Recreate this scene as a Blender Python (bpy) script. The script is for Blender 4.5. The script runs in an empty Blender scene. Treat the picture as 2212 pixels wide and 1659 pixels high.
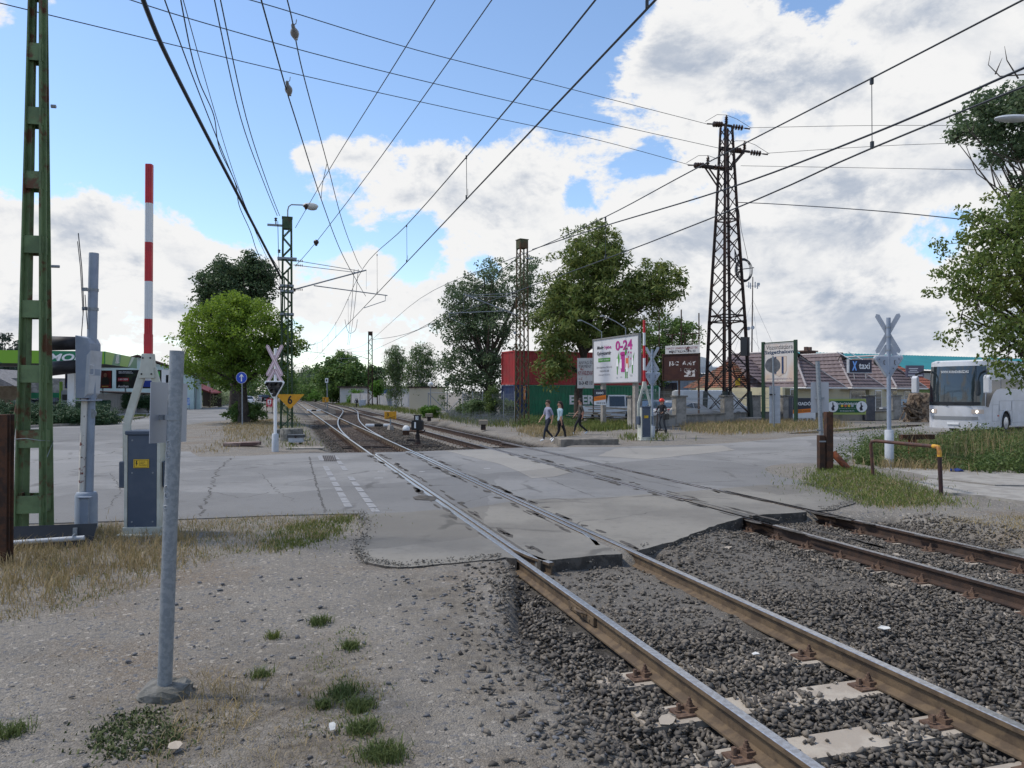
import bpy, bmesh, math, random
import numpy as np
from mathutils import Vector, Matrix
sc = bpy.context.scene
COL = sc.collection
R = math.radians
# ------------------------------------------------------------------ camera
F, CX, CY, H = 1599.4, 1106.0, 829.5, 2.0
PIT = math.atan((848.5 - CY) / F)
cam = bpy.data.cameras.new("camera"); camo = bpy.data.objects.new("camera", cam); COL.objects.link(camo)
camo.location = (0, 0, H); camo.rotation_euler = (R(90) + PIT, 0, 0)
cam.sensor_width = 36; cam.lens = 36 * F / 2212; cam.clip_end = 6000; cam.clip_start = 0.1
sc.camera = camo
sc.view_settings.view_transform = 'Standard'; sc.view_settings.look = 'None'
sc.view_settings.exposure = 0.3; sc.view_settings.gamma = 1.0
SUN_EL, SUN_AZ = R(56), R(-84)            # azimuth measured from +Y towards +X
# pixel (of a 2212 px wide view) -> world helpers, used to lay out the plan of the place
TT = (612.6 - CX) / F                     # direction of the railway: dX/dY
def ray(x, y):
    a, b = (x - CX) / F, (CY - y) / F; c, s = math.cos(PIT), math.sin(PIT)
    return Vector((a, c - b * s, s + b * c))
def G(x, y, z=0.0):
    r = ray(x, y); t = (z - H) / r.z
    return Vector((r.x * t, r.y * t, z))
def D(x, y, Y):
    r = ray(x, y); t = Y / r.y
    return Vector((r.x * t, Y, H + r.z * t))
def onS(x, y, s):                          # point above the line parallel to the rails at intercept s
    r = ray(x, y); Y = s / (r.x / r.y - TT)
    return D(x, y, Y)
# ------------------------------------------------------------------ world: physical sky + procedural clouds
w = bpy.data.worlds.new("World"); sc.world = w; w.use_nodes = True
nt = w.node_tree; N = nt.nodes; L = nt.links; N.clear()
def nd(t, **k):
    n = N.new(t)
    for a, b in k.items(): setattr(n, a, b)
    return n
def mth(op, a, b=None, c=None, clamp=False):
    n = nd('ShaderNodeMath', operation=op); n.use_clamp = clamp
    for i, v in enumerate((a, b, c)):
        if v is None: continue
        if isinstance(v, (int, float)): n.inputs[i].default_value = v
        else: L.new(v, n.inputs[i])
    return n.outputs[0]
def rng(v, a, b, c, d, smooth=True):
    n = nd('ShaderNodeMapRange'); n.interpolation_type = 'SMOOTHSTEP' if smooth else 'LINEAR'; n.clamp = True
    L.new(v, n.inputs[0])
    for i, q in enumerate((a, b, c, d)): n.inputs[i + 1].default_value = q
    return n.outputs[0]
out = nd('ShaderNodeOutputWorld')
sky = nd('ShaderNodeTexSky', sky_type='NISHITA'); sky.sun_disc = False
sky.sun_elevation = SUN_EL; sky.sun_rotation = SUN_AZ; sky.air_density = 1.0; sky.dust_density = 0.3; sky.ozone_density = 2.2
tc = nd('ShaderNodeTexCoord'); dirv = tc.outputs['Generated']
def noise(scale, detail, rough, off=(0, 0, 0), sy=1.0, dist=0.0):
    mp = nd('ShaderNodeMapping'); mp.inputs['Location'].default_value = off; mp.inputs['Scale'].default_value = (1, 1, sy)
    L.new(dirv, mp.inputs[0])
    n = nd('ShaderNodeTexNoise'); n.inputs['Scale'].default_value = scale; n.inputs['Detail'].default_value = detail
    n.inputs['Roughness'].default_value = rough; n.inputs['Distortion'].default_value = dist
    L.new(mp.outputs[0], n.inputs['Vector']); return n.outputs[0]
# where the big cloud masses and the blue gaps lie in the sky (direction, angular radius, weight)
BL = [(1120, 430, 250, .42), (1400, 330, 300, .45), (1700, 260, 380, .45), (2150, 230, 420, .45), (720, 375, 150, .55), (640, 335, 60, .3), (820, 400, 120, .35), (1480, 130, 190, .3),
      (1300, 620, 330, .36), (1800, 640, 380, .34), (130, 620, 270, .40), (450, 660, 270, .42), (760, 640, 200, .36), (300, -25, 190, .42),
      (2000, 60, 240, .3), (-400, 500, 500, .3), (2900, 300, 700, .35), (-200, 60, 260, .25), (900, 330, 150, .25), (2100, 620, 160, .2),(20, 500, 120, .2),
      (380, 240, 330, -.62), (880, 120, 290, -.52), (1590, 262, 75, -.50), (2010, 490, 150, -.60), (1250, 420, 60, -.3), (1640, 640, 70, -.25), (610, 470, 90, -.34), (1770, 30, 90, -.26), (890, 530, 110, -.40), (1050, 575, 60, -.3), (700, 500, 90, -.3), (2060, 700, 90, -.3), (60, 380, 120, -.3), (500, 475, 90, -.25), (560, 130, 200, -.2), (1330, 10, 130, -.35), (1180, 110, 110,-.25)]
acc = None
for x, y, r, wt in BL:
    d = ray(x, y).normalized()
    n = nd('ShaderNodeVectorMath', operation='DISTANCE'); L.new(dirv, n.inputs[0]); n.inputs[1].default_value = d
    v = rng(n.outputs['Value'], 0.0, r / F, wt, 0.0)
    acc = v if acc is None else mth('ADD', acc, v)
sx_ = nd('ShaderNodeSeparateXYZ'); L.new(dirv, sx_.inputs[0])
acc = mth('ADD', acc, rng(sx_.outputs['Z'], .32, .0, 0, .34))
acc = mth('MAXIMUM', mth('MINIMUM', acc, .46), -.6)
big = noise(4.2, 10, .60, (3.1, .4, 1.7), 1.7, .35)
fine = noise(12., 11, .66, (1.2, 5., .3), 1.5, .2)
dens = mth('ADD', mth('ADD', acc, mth('MULTIPLY', mth('SUBTRACT', big, .5), 2.0)), mth('MULTIPLY', mth('SUBTRACT', fine, .5), 1.0))
fac = rng(dens, .05, .22, 0, 1)
# the sun is high: the thick middle of a cloud reads grey, its thin edges white; a shifted sample lights the tops
bigs = noise(4.2, 10, .60, (3.1, .4, 1.7 + .07), 1.7, .35)
top = mth('SUBTRACT', big, bigs)
thick = rng(mth('ADD', dens, mth('MULTIPLY', top, 1.5)), .22, .80, 0, 1)
lump = noise(6.5, 7, .6, (7., 2., 4.), 2.2, .4)
thick = mth('MULTIPLY', thick, rng(lump, .36, .60, .30, 1.1))
thick = mth('ADD', thick, mth('MULTIPLY', rng(top, -.02, .10, 0, 1), -.25), clamp=True)
cr = nd('ShaderNodeMix', data_type='RGBA'); L.new(thick, cr.inputs[0])
cr.inputs[6].default_value = (1.0, 1.0, 1.0, 1); cr.inputs[7].default_value = (.46, .53, .65, 1)
b1 = nd('ShaderNodeBackground'); b1.inputs[1].default_value = .172
hs = nd('ShaderNodeHueSaturation'); hs.inputs['Saturation'].default_value = 1.02; hs.inputs['Value'].default_value = 1.0
L.new(sky.outputs[0], hs.inputs['Color']); L.new(hs.outputs[0], b1.inputs[0])
b2 = nd('ShaderNodeBackground'); L.new(cr.outputs[2], b2.inputs[0]); b2.inputs[1].default_value = .74
mx = nd('ShaderNodeMixShader'); L.new(fac, mx.inputs[0]); L.new(b1.outputs[0], mx.inputs[1]); L.new(b2.outputs[0], mx.inputs[2])
L.new(mx.outputs[0], out.inputs[0])
# ------------------------------------------------------------------ sun behind thin cloud
sl = bpy.data.lights.new("sun", 'SUN'); sl.energy = 2.5; sl.angle = R(7); sl.color = (1, .93, .82)
so = bpy.data.objects.new("sun", sl); COL.objects.link(so)
sd = Vector((math.sin(SUN_AZ) * math.cos(SUN_EL), math.cos(SUN_AZ) * math.cos(SUN_EL), math.sin(SUN_EL)))
so.rotation_euler = sd.to_track_quat('Z', 'Y').to_euler(); so.location = (0, 0, 60)
# ------------------------------------------------------------------ materials
MAT = {}
def M(name, col, rough=.75, metal=0.0, col2=None, sc_=5.0, lo=.42, hi=.58, bump=0.0, bsc=None, attr=None, var=.25, trans=0.0, spec=.4, col3=None, sc3=2., lo3=.55, hi3=.7, emit=0.0, grime=0.0):
    if name in MAT: return MAT[name]
    m = bpy.data.materials.new(name); m.use_nodes = True; MAT[name] = m
    t = m.node_tree; n = t.nodes; l = t.links; p = n['Principled BSDF']; o = n['Material Output']
    p.inputs['Roughness'].default_value = rough; p.inputs['Metallic'].default_value = metal
    p.inputs['Specular IOR Level'].default_value = spec
    c4 = lambda c: (c[0], c[1], c[2], 1)
    tcn = n.new('ShaderNodeTexCoord')
    def nz(s, d=7, r=.6):
        q = n.new('ShaderNodeTexNoise'); q.inputs['Scale'].default_value = s; q.inputs['Detail'].default_value = d; q.inputs['Roughness'].default_value = r
        l.new(tcn.outputs['Object'], q.inputs['Vector']); return q.outputs[0]
    def mr(v, a, b, c=0., d=1.):
        q = n.new('ShaderNodeMapRange'); q.interpolation_type = 'SMOOTHSTEP'; l.new(v, q.inputs[0])
        for i, k in enumerate((a, b, c, d)): q.inputs[i + 1].default_value = k
        return q.outputs[0]
    def mix(f, a, b, mode='MIX'):
        q = n.new('ShaderNodeMix'); q.data_type = 'RGBA'; q.blend_type = mode
        if isinstance(f, float): q.inputs[0].default_value = f
        else: l.new(f, q.inputs[0])
        for i, k in ((6, a), (7, b)):
            if isinstance(k, tuple): q.inputs[i].default_value = c4(k)
            else: l.new(k, q.inputs[i])
        return q.outputs[2]
    cur = tuple(col)
    if attr:                                # per-piece tint stored on the faces
        a = n.new('ShaderNodeAttribute'); a.attribute_name = attr
        cur = mix(a.outputs['Fac'], tuple(col), tuple(col2 if col2 else [c * (1 - var) for c in col]))
    elif col2:
        cur = mix(mr(nz(sc_), lo, hi), tuple(col), tuple(col2))
    if col3: cur = mix(mr(nz(sc3, 9, .65), lo3, hi3), cur, tuple(col3))
    if grime:
        cur = mix(mr(nz(1.7, 8, .65), .35, .75, 0., grime), cur, (.12, .10, .08))
    if isinstance(cur, tuple): p.inputs['Base Color'].default_value = c4(cur)
    else: l.new(cur, p.inputs['Base Color'])
    if emit:
        if isinstance(cur, tuple): p.inputs['Emission Color'].default_value = c4(cur)
        else: l.new(cur, p.inputs['Emission Color'])
        p.inputs['Emission Strength'].default_value = emit
    if bump:
        b = n.new('ShaderNodeBump'); b.inputs['Strength'].default_value = bump; b.inputs['Distance'].default_value = .02
        l.new(nz(bsc or sc_ * 4, 6, .65), b.inputs['Height']); l.new(b.outputs[0], p.inputs['Normal'])
    if trans:
        tr = n.new('ShaderNodeBsdfTranslucent'); ms = n.new('ShaderNodeMixShader'); ms.inputs[0].default_value = trans
        if isinstance(cur, tuple): tr.inputs[0].default_value = c4(cur)
        else: l.new(cur, tr.inputs[0])
        l.new(p.outputs[0], ms.inputs[1]); l.new(tr.outputs[0], ms.inputs[2]); l.new(ms.outputs[0], o.inputs['Surface'])
    return m
# ------------------------------------------------------------------ mesh helpers
class MB:
    def __init__(s): s.v = []; s.f = []; s.mi = []; s.cm = 0; s.xf = None
    def _add(s, vs, fs):
        b = len(s.v)
        s.v += [tuple(s.xf @ Vector(p)) if s.xf else tuple(p) for p in vs]
        s.f += [tuple(i + b for i in f) for f in fs]; s.mi += [s.cm] * len(fs); return s
    def mat(s, i): s.cm = i; return s
    def box(s, c, d, rz=0.0, rot=None):
        x, y, z = d[0] / 2, d[1] / 2, d[2] / 2
        m = rot if rot is not None else Matrix.Rotation(rz, 3, 'Z')
        vs = [Vector(c) + m @ Vector((a * x, b * y, e * z)) for a in (-1, 1) for b in (-1, 1) for e in (-1, 1)]
        return s._add(vs, [(0, 1, 3, 2), (4, 6, 7, 5), (0, 4, 5, 1), (2, 3, 7, 6), (0, 2, 6, 4), (1, 5, 7, 3)])
    def bar(s, a, b, w, h, up=(0, 0, 1)):
        a, b = Vector(a), Vector(b); d = b - a; ln = d.length
        if ln < 1e-6: return s
        z = d / ln; u = Vector(up)
        if abs(z.dot(u)) > .98: u = Vector((1, 0, 0)) if abs(z.x) < .9 else Vector((0, 1, 0))
        x = u.cross(z).normalized(); y = z.cross(x)
        return s.box((a + b) / 2, (w, h, ln), rot=Matrix((x, y, z)).transposed())
    def tube(s, pts, r, n=8, cap=True):
        pts = [Vector(p) for p in pts]; k = len(pts)
        rs = [r] * k if isinstance(r, (int, float)) else list(r)
        vs, fs = [], []; px = None
        for i, p in enumerate(pts):
            d = (pts[min(i + 1, k - 1)] - pts[max(i - 1, 0)])
            d = d.normalized() if d.length > 1e-9 else Vector((0, 0, 1))
            if px is None:
                u = Vector((0, 0, 1)) if abs(d.z) < .9 else Vector((1, 0, 0)); x = u.cross(d).normalized()
            else:
                x = px - d * px.dot(d); x = x.normalized() if x.length > 1e-6 else Vector((1, 0, 0)).cross(d).normalized()
            px = x; y = d.cross(x)
            for j in range(n):
                a = 2 * math.pi * j / n; vs.append(p + (x * math.cos(a) + y * math.sin(a)) * rs[i])
        for i in range(k - 1):
            for j in range(n):
                a, b = i * n + j, i * n + (j + 1) % n; fs.append((a, b, b + n, a + n))
        if cap: fs.append(tuple(range(n - 1, -1, -1))); fs.append(tuple((k - 1) * n + j for j in range(n)))
        return s._add(vs, fs)
    def cyl(s, a, b, r, r2=None, n=12): return s.tube([a, b], [r, r if r2 is None else r2], n)
    def lathe(s, prof, c=(0, 0, 0), n=16, axis='Z'):
        vs, fs = [], []; c = Vector(c)
        for r, z in prof:
            for j in range(n):
                a = 2 * math.pi * j / n; q = (r * math.cos(a), r * math.sin(a), z)
                if axis == 'Y': q = (q[0], q[2], q[1])
                elif axis == 'X': q = (q[2], q[0], q[1])
                vs.append(c + Vector(q))
        k = len(prof)
        for i in range(k - 1):
            for j in range(n):
                a, b = i * n + j, i * n + (j + 1) % n; fs.append((a, b, b + n, a + n))
        fs.append(tuple(range(n - 1, -1, -1))); fs.append(tuple((k - 1) * n + j for j in range(n)))
        return s._add(vs, fs)
    def prism(s, poly, vec):
        n = len(poly); vec = Vector(vec); vs = [Vector(p) for p in poly] + [Vector(p) + vec for p in poly]
        fs = [tuple(range(n - 1, -1, -1)), tuple(range(n, 2 * n))] + [(i, (i + 1) % n, n + (i + 1) % n, n + i) for i in range(n)]
        return s._add(vs, fs)
    def plate(s, poly, y0, y1): return s.prism([(x, y0, z) for x, z in poly], (0, y1 - y0, 0))
    def quad(s, *p): return s._add(list(p), [tuple(range(len(p)))])
    def sph(s, c, r, sc_=(1, 1, 1), n=12, m=8):
        vs, fs = [], []; c = Vector(c)
        for i in range(m + 1):
            t = math.pi * i / m
            for j in range(n):
                a = 2 * math.pi * j / n
                vs.append(c + Vector((r * sc_[0] * math.sin(t) * math.cos(a), r * sc_[1] * math.sin(t) * math.sin(a), r * sc_[2] * math.cos(t))))
        for i in range(m):
            for j in range(n):
                a, b = i * n + j, i * n + (j + 1) % n; fs.append((a, a + n, b + n, b))
        return s._add(vs, fs)
    def build(s, name, mat, parent=None, smooth=False, bevel=0.0, loc=None):
        me = bpy.data.meshes.new(name); me.from_pydata(s.v, [], s.f)
        mats = mat if isinstance(mat, (list, tuple)) else [mat]
        for m in mats: me.materials.append(m)
        if len(mats) > 1: me.polygons.foreach_set('material_index', s.mi)
        bm = bmesh.new(); bm.from_mesh(me); bmesh.ops.recalc_face_normals(bm, faces=bm.faces[:]); bm.to_mesh(me); bm.free()
        if smooth:
            me.polygons.foreach_set('use_smooth', [True] * len(me.polygons))
            try: me.set_sharp_from_angle(angle=R(42))
            except Exception: pass
        o = bpy.data.objects.new(name, me); COL.objects.link(o)
        if parent is not None: o.parent = parent
        if loc is not None: o.location = loc
        if bevel:
            b = o.modifiers.new('bevel', 'BEVEL'); b.width = bevel; b.segments = 2; b.limit_method = 'ANGLE'; b.angle_limit = R(40)
        return o
def npmesh(name, V, Fa, mat, parent=None, attr=None, smooth=False):
    V = np.asarray(V, dtype=np.float32); Fa = np.asarray(Fa, dtype=np.int32); k = Fa.shape[1]
    me = bpy.data.meshes.new(name); me.vertices.add(len(V)); me.vertices.foreach_set('co', V.ravel())
    me.loops.add(Fa.size); me.loops.foreach_set('vertex_index', Fa.ravel())
    me.polygons.add(len(Fa)); me.polygons.foreach_set('loop_start', np.arange(len(Fa), dtype=np.int32) * k)
    if smooth: me.polygons.foreach_set('use_smooth', np.ones(len(Fa), dtype=bool))
    if attr is not None:
        a = me.attributes.new('tint', 'FLOAT', 'FACE'); a.data.foreach_set('value', np.asarray(attr, dtype=np.float32))
    me.update(calc_edges=True); me.validate()
    me.materials.append(mat)
    o = bpy.data.objects.new(name, me); COL.objects.link(o)
    if parent is not None: o.parent = parent
    return o
def tag(o, label=None, cat=None, group=None, kind=None):
    if label: o['label'] = label
    if cat: o['category'] = cat
    if group: o['group'] = group
    if kind: o['kind'] = kind
    return o
def thing(name, label, cat, loc=(0, 0, 0), rz=0.0, group=None):
    o = bpy.data.objects.new(name, None); COL.objects.link(o); o.empty_display_size = .2
    o.location = loc; o.rotation_euler = (0, 0, rz); return tag(o, label, cat, group)
def copytree(root, loc, rz, label=None, group=None, scale=None):
    def cp(o, par):
        c = o.copy(); COL.objects.link(c); c.parent = par
        for ch in kids.get(o.name, []): cp(ch, c)
        return c
    kids = {}
    for o in COL.objects:
        if o.parent: kids.setdefault(o.parent.name, []).append(o)
    r = cp(root, None); r.location = loc; r.rotation_euler = (0, 0, rz)
    if scale: r.scale = scale
    if label: r['label'] = label
    if group: r['group'] = group
    return r
def text(s, mat, parent, loc, w=None, h=None, name='lettering', rz=0.0, shear=0.0, fat=0.0, back=False, align='C', label=None):
    """flat lettering standing in the parent's local XZ plane, read from -Y"""
    cu = bpy.data.curves.new('lettering', 'FONT'); cu.body = s; cu.size = 1; cu.shear = shear; cu.offset = fat; cu.resolution_u = 3
    cu.space_line = .9
    t = bpy.data.objects.new('lettering_curve', cu); COL.objects.link(t)
    bpy.context.view_layer.update()
    me = bpy.data.meshes.new_from_object(t.evaluated_get(bpy.context.evaluated_depsgraph_get()))
    bpy.data.objects.remove(t); bpy.data.curves.remove(cu)
    n = len(me.vertices); a = np.zeros(n * 3, dtype=np.float32); me.vertices.foreach_get('co', a); a = a.reshape(-1, 3)
    lo, hi = a.min(0), a.max(0); sz = hi - lo
    kx = w / sz[0] if w else None; kz = h / sz[1] if h else None
    kx = kx or kz; kz = kz or kx
    off = {'C': (lo[0] + hi[0]) / 2, 'L': lo[0], 'R': hi[0]}[align]
    b = np.zeros_like(a); b[:, 0] = (a[:, 0] - off) * kx; b[:, 2] = (a[:, 1] - (lo[1] + hi[1]) / 2) * kz
    me.vertices.foreach_set('co', b.ravel()); me.update()
    me.materials.clear(); me.materials.append(mat)
    o = bpy.data.objects.new(name, me); COL.objects.link(o); o.parent = parent; o.location = loc
    o.rotation_euler = (0, 0, rz)
    if label: o['label'] = label
    return o
def smoothstep(a, b, x):
    t = np.clip((x - a) / (b - a), 0, 1); return t * t * (3 - 2 * t)
# ------------------------------------------------------------------ shared materials
white = M('white_paint', (.74, .75, .76), .5, grime=.12)
plate_w = M('white_sheet', (.78, .78, .79), .45)
black = M('black_paint', (.012, .012, .013), .55)
blackrub = M('black_rubber', (.02, .02, .02), .8)
galv = M('galvanised_steel', (.20, .225, .25), .5, .3, (.26, .285, .31), 30, bump=.04)
greyp = M('blue_grey_paint', (.22, .27, .35), .55, 0, (.27, .32, .40), 3, grime=.25)
greyl = M('pale_grey_paint', (.40, .43, .47), .55, 0, (.46, .49, .53), 4, grime=.25)
cabin = M('cabinet_grey_blue', (.055, .075, .11), .55, 0, (.07, .09, .125), 3)
cream = M('cream_paint', (.52, .53, .47), .5, 0, (.46, .47, .41), 4, grime=.2)
red = M('signal_red', (.50, .02, .03), .42, 0, (.42, .02, .03), 3)
green_p = M('weathered_green_paint', (.125, .19, .085), .6, 0, (.085, .13, .06), 3., .4, .62, .18, 30, col3=(.10, .045, .02), sc3=3.2, lo3=.52, hi3=.62)
green_d = M('dull_green_paint', (.060, .10, .05), .65, 0, (.028, .06, .026), 3., col3=(.06, .03, .018), sc3=4, lo3=.55, hi3=.68)
rustgreen = M('rusty_green_steel', (.075, .075, .04), .75, 0, (.05, .065, .03), 2., col3=(.085, .04, .018), sc3=1.5, lo3=.42, hi3=.6, bump=.15, bsc=30)
rust = M('rusty_steel', (.075, .032, .016), .85, 0, (.035, .02, .014), 6., bump=.4, bsc=40)
rustd = M('dark_rust', (.030, .018, .013), .85, 0, (.055, .026, .014), 7., bump=.4, bsc=40)
darksteel = M('dark_steel', (.022, .016, .015), .7, 0, (.05, .024, .018), 2.5, .45, .65)
railrust = M('rail_side', (.135, .095, .058), .8, .0, (.085, .06, .04), 7, bump=.25, bsc=50)
railrustd = M('rail_side_dark', (.055, .032, .022), .8, .0, (.035, .022, .017), 7, bump=.25, bsc=50)
steel = M('polished_rail_top', (.50, .50, .51), .30, .85, (.38, .37, .37), 25)
steeld = M('worn_rail_top', (.34, .33, .32), .36, .75, (.22, .19, .17), 18)
concrete = M('concrete', (.33, .30, .265), .9, 0, (.26, .235, .205), 5, bump=.35, bsc=45)
concd = M('dark_concrete', (.18, .175, .16), .92, 0, (.10, .10, .09), 6, bump=.8, bsc=25)
sleeperc = M('sleeper_concrete', (.40, .355, .295), .9, 0, (.33, .285, .235), 4, bump=.25, bsc=60)
wood = M('old_wood', (.11, .075, .055), .85, 0, (.07, .05, .038), 12, bump=.4, bsc=40)
yellow = M('sign_yellow', (.62, .30, .01), .5, 0, (.55, .25, .01), 5)
yell2 = M('label_yellow', (.70, .45, .03), .5)
blue = M('sign_blue', (.012, .06, .42), .45)
wirem = M('wire_dark', (.018, .024, .034), .6)
wirec = M('wire_bronze', (.05, .055, .06), .5, .4)
porc = M('porcelain_brown', (.035, .02, .014), .25)
porcg = M('porcelain_grey', (.20, .20, .20), .35)
glass = M('dark_glass', (.012, .018, .024), .06, 0, spec=.8)
glassb = M('blue_glass', (.05, .075, .095), .08, 0, spec=.8)
tyre = M('tyre', (.015, .015, .016), .85)
chrome = M('wheel_rim', (.5, .5, .52), .35, .7)
def mesh_wire():
    m = bpy.data.materials.new('wire_mesh'); m.use_nodes = True; t = m.node_tree; n = t.nodes; l = t.links
    p = n['Principled BSDF']; p.inputs['Base Color'].default_value = (.25, .27, .28, 1); p.inputs['Roughness'].default_value = .5
    return m
# ------------------------------------------------------------------ ground sheet
def base_z(X, Y):
    X = np.asarray(X, float); Y = np.asarray(Y, float); s = X - TT * Y
    z = -.022 - .06 * smoothstep(8.4, 5.2, Y)
    z = z + .10 * np.exp(-((X - 8.6) / 1.6) ** 2 - ((Y - 18.2) / 2.2) ** 2)
    z = z + .10 * smoothstep(24.5, 28, Y) * smoothstep(0, -1.5, s) * smoothstep(-7., -3., s) * smoothstep(60, 40, Y)
    yn = np.interp(s, [4.5, 7.4], [9.35, 12.5]); yf = 24.7 + (s - 2.86) * .39
    yl = np.interp(s, [2.0, 2.75, 2.9], [6.6, 8.7, 60.])
    near = smoothstep(.12, -.12, Y - np.minimum(yn, yl)) * smoothstep(1.75, 2.25, s) * smoothstep(10.6, 10.0, s)
    far = smoothstep(-.2, .2, Y - yf) * smoothstep(1.2, 1.9, s) * smoothstep(11.2, 10.3, s)
    b = np.maximum(near, far)
    dirt = smoothstep(6.4, 7.2, Y) * smoothstep(2.7, 3.0, s) * smoothstep(4.6, 4.35, s) * near + smoothstep(7.6, 8.6, Y) * smoothstep(4.6, 4.9, s) * smoothstep(7.1, 6.5, s) * near * .9
    ramp = smoothstep(-1.5, -.1, Y - yn) * smoothstep(4.65, 5.0, s) * smoothstep(7.15, 6.8, s) * near
    return z * (1 - b) + (-.225 + .07 * dirt + .10 * ramp) * b, smoothstep(.55, .95, b) * (1 - .6 * dirt)
def gz(X, Y): return float(base_z(X, Y)[0])
def lin(a, b, d): return list(np.arange(a, b, d))
xs = [-3000, -1500, -700, -350, -200] + lin(-130, -40, 6) + lin(-40, -14, 1.2) + lin(-14, 16, .16) + lin(16, 40, 1.0) + lin(40, 130, 6) + [150, 220, 400, 800, 1500, 3000]
ys = [-60, -20, -5, 0, 1.5] + lin(2.5, 14, .13) + lin(14, 48, .4) + lin(48, 140, 3) + lin(140, 400, 20) + [500, 800, 1500, 3500]
XX, YY = np.meshgrid(np.array(xs), np.array(ys)); Z, BB = base_z(XX, YY)
rs = np.random.RandomState(5)
Z = Z + (rs.rand(*Z.shape) - .5) * .022 * smoothstep(10.5, 9.0, YY)
nx, ny = len(xs), len(ys)
idx = np.arange(nx * ny).reshape(ny, nx)
Fq = np.stack([idx[:-1, :-1], idx[:-1, 1:], idx[1:, 1:], idx[1:, :-1]], -1).reshape(-1, 4)
def ground_mat():
    m = bpy.data.materials.new('gravelly_ground'); m.use_nodes = True; t = m.node_tree; n = t.nodes; l = t.links; p = n['Principled BSDF']
    p.inputs['Roughness'].default_value = .95; p.inputs['Specular IOR Level'].default_value = .15
    tcn = n.new('ShaderNodeTexCoord')
    def nz(s, d=8, r=.6, dist=0.):
        q = n.new('ShaderNodeTexNoise'); q.inputs['Scale'].default_value = s; q.inputs['Detail'].default_value = d; q.inputs['Roughness'].default_value = r; q.inputs['Distortion'].default_value = dist
        l.new(tcn.outputs['Object'], q.inputs['Vector']); return q.outputs[0]
    def mr(v, a, b, c=0., d=1.):
        q = n.new('ShaderNodeMapRange'); q.interpolation_type = 'SMOOTHSTEP'; l.new(v, q.inputs[0])
        for i, k in enumerate((a, b, c, d)): q.inputs[i + 1].default_value = k
        return q.outputs[0]
    def mix(f, a, b, mode='MIX'):
        q = n.new('ShaderNodeMix'); q.data_type = 'RGBA'; q.blend_type = mode
        if isinstance(f, float): q.inputs[0].default_value = f
        else: l.new(f, q.inputs[0])
        for i, k in ((6, a), (7, b)):
            if isinstance(k, tuple): q.inputs[i].default_value = (*k, 1)
            else: l.new(k, q.inputs[i])
        return q.outputs[2]
    vo = n.new('ShaderNodeTexVoronoi'); vo.inputs['Scale'].default_value = 75; l.new(tcn.outputs['Object'], vo.inputs['Vector'])
    vo2 = n.new('ShaderNodeTexVoronoi'); vo2.inputs['Scale'].default_value = 36; l.new(tcn.outputs['Object'], vo2.inputs['Vector'])
    sep = n.new('ShaderNodeSeparateColor'); l.new(vo.outputs['Color'], sep.inputs[0])
    sep2 = n.new('ShaderNodeSeparateColor'); l.new(vo2.outputs['Color'], sep2.inputs[0])
    c = mix(mr(nz(1.1), .35, .65), (.225, .205, .175), (.175, .16, .138))
    c = mix(mr(nz(.45, 6), .50, .66), c, (.18, .145, .108))             # browner bare earth
    c = mix(mr(sep.outputs[0], .0, 1., .0, .55), c, mix(mr(sep.outputs[1], .3, .7), (.33, .30, .265), (.12, .12, .125)))
    c = mix(mr(sep2.outputs[0], .91, .95), c, (.13, .132, .14))         # slate chips
    c = mix(mr(sep2.outputs[1], .965, .98), c, (.34, .31, .27))
    so_ = n.new('ShaderNodeAttribute'); so_.attribute_name = 'soil'; mu = n.new('ShaderNodeMath'); mu.operation = 'MULTIPLY'; l.new(so_.outputs['Fac'], mu.inputs[0]); l.new(mr(nz(2.6, 8, .65), .36, .58), mu.inputs[1])
    c = mix(mu.outputs[0], c, mix(mr(nz(14, 6, .7), .4, .65), (.115, .10, .082), (.20, .175, .14)))
    at = n.new('ShaderNodeAttribute'); at.attribute_name = 'ballast'
    c = mix(at.outputs['Fac'], c, mix(sep2.outputs[2], (.040, .037, .034), (.085, .078, .07)))
    l.new(c, p.inputs['Base Color'])
    b = n.new('ShaderNodeBump'); b.inputs['Strength'].default_value = .75; b.inputs['Distance'].default_value = .012
    l.new(vo.outputs['Distance'], b.inputs['Height']); b.invert = True
    b2 = n.new('ShaderNodeBump'); b2.inputs['Strength'].default_value = .6; b2.inputs['Distance'].default_value = .03
    l.new(nz(9, 9, .7), b2.inputs['Height']); l.new(b.outputs[0], b2.inputs['Normal']); l.new(b2.outputs[0], p.inputs['Normal'])
    return m
gmat = ground_mat()
gr = npmesh('ground', np.stack([XX, YY, Z], -1).reshape(-1, 3), Fq, gmat, smooth=True)
sS = XX - TT * YY; soil = np.maximum(np.exp(-((sS - .15) / .62) ** 2) * smoothstep(6.6, 5.2, YY), np.exp(-((sS + .7) / .5) ** 2 - ((YY - 4.7) / .7) ** 2)); soil = np.maximum(soil, .8 * smoothstep(-2.2, -2.8, sS) * smoothstep(8.2, 9.2, YY) * smoothstep(12.5, 11.5, YY)); soil = np.maximum(soil, .8 * np.exp(-((sS - 1.55) / .45) ** 2) * smoothstep(9, 7.5, YY))
a = gr.data.attributes.new('soil', 'FLOAT', 'POINT'); a.data.foreach_set('value', soil.ravel().astype(np.float32))
a = gr.data.attributes.new('ballast', 'FLOAT', 'POINT'); a.data.foreach_set('value', BB.ravel().astype(np.float32))
tag(gr, 'grey brown gravelly ground on both sides of the railway', 'ground', kind='structure')
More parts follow.
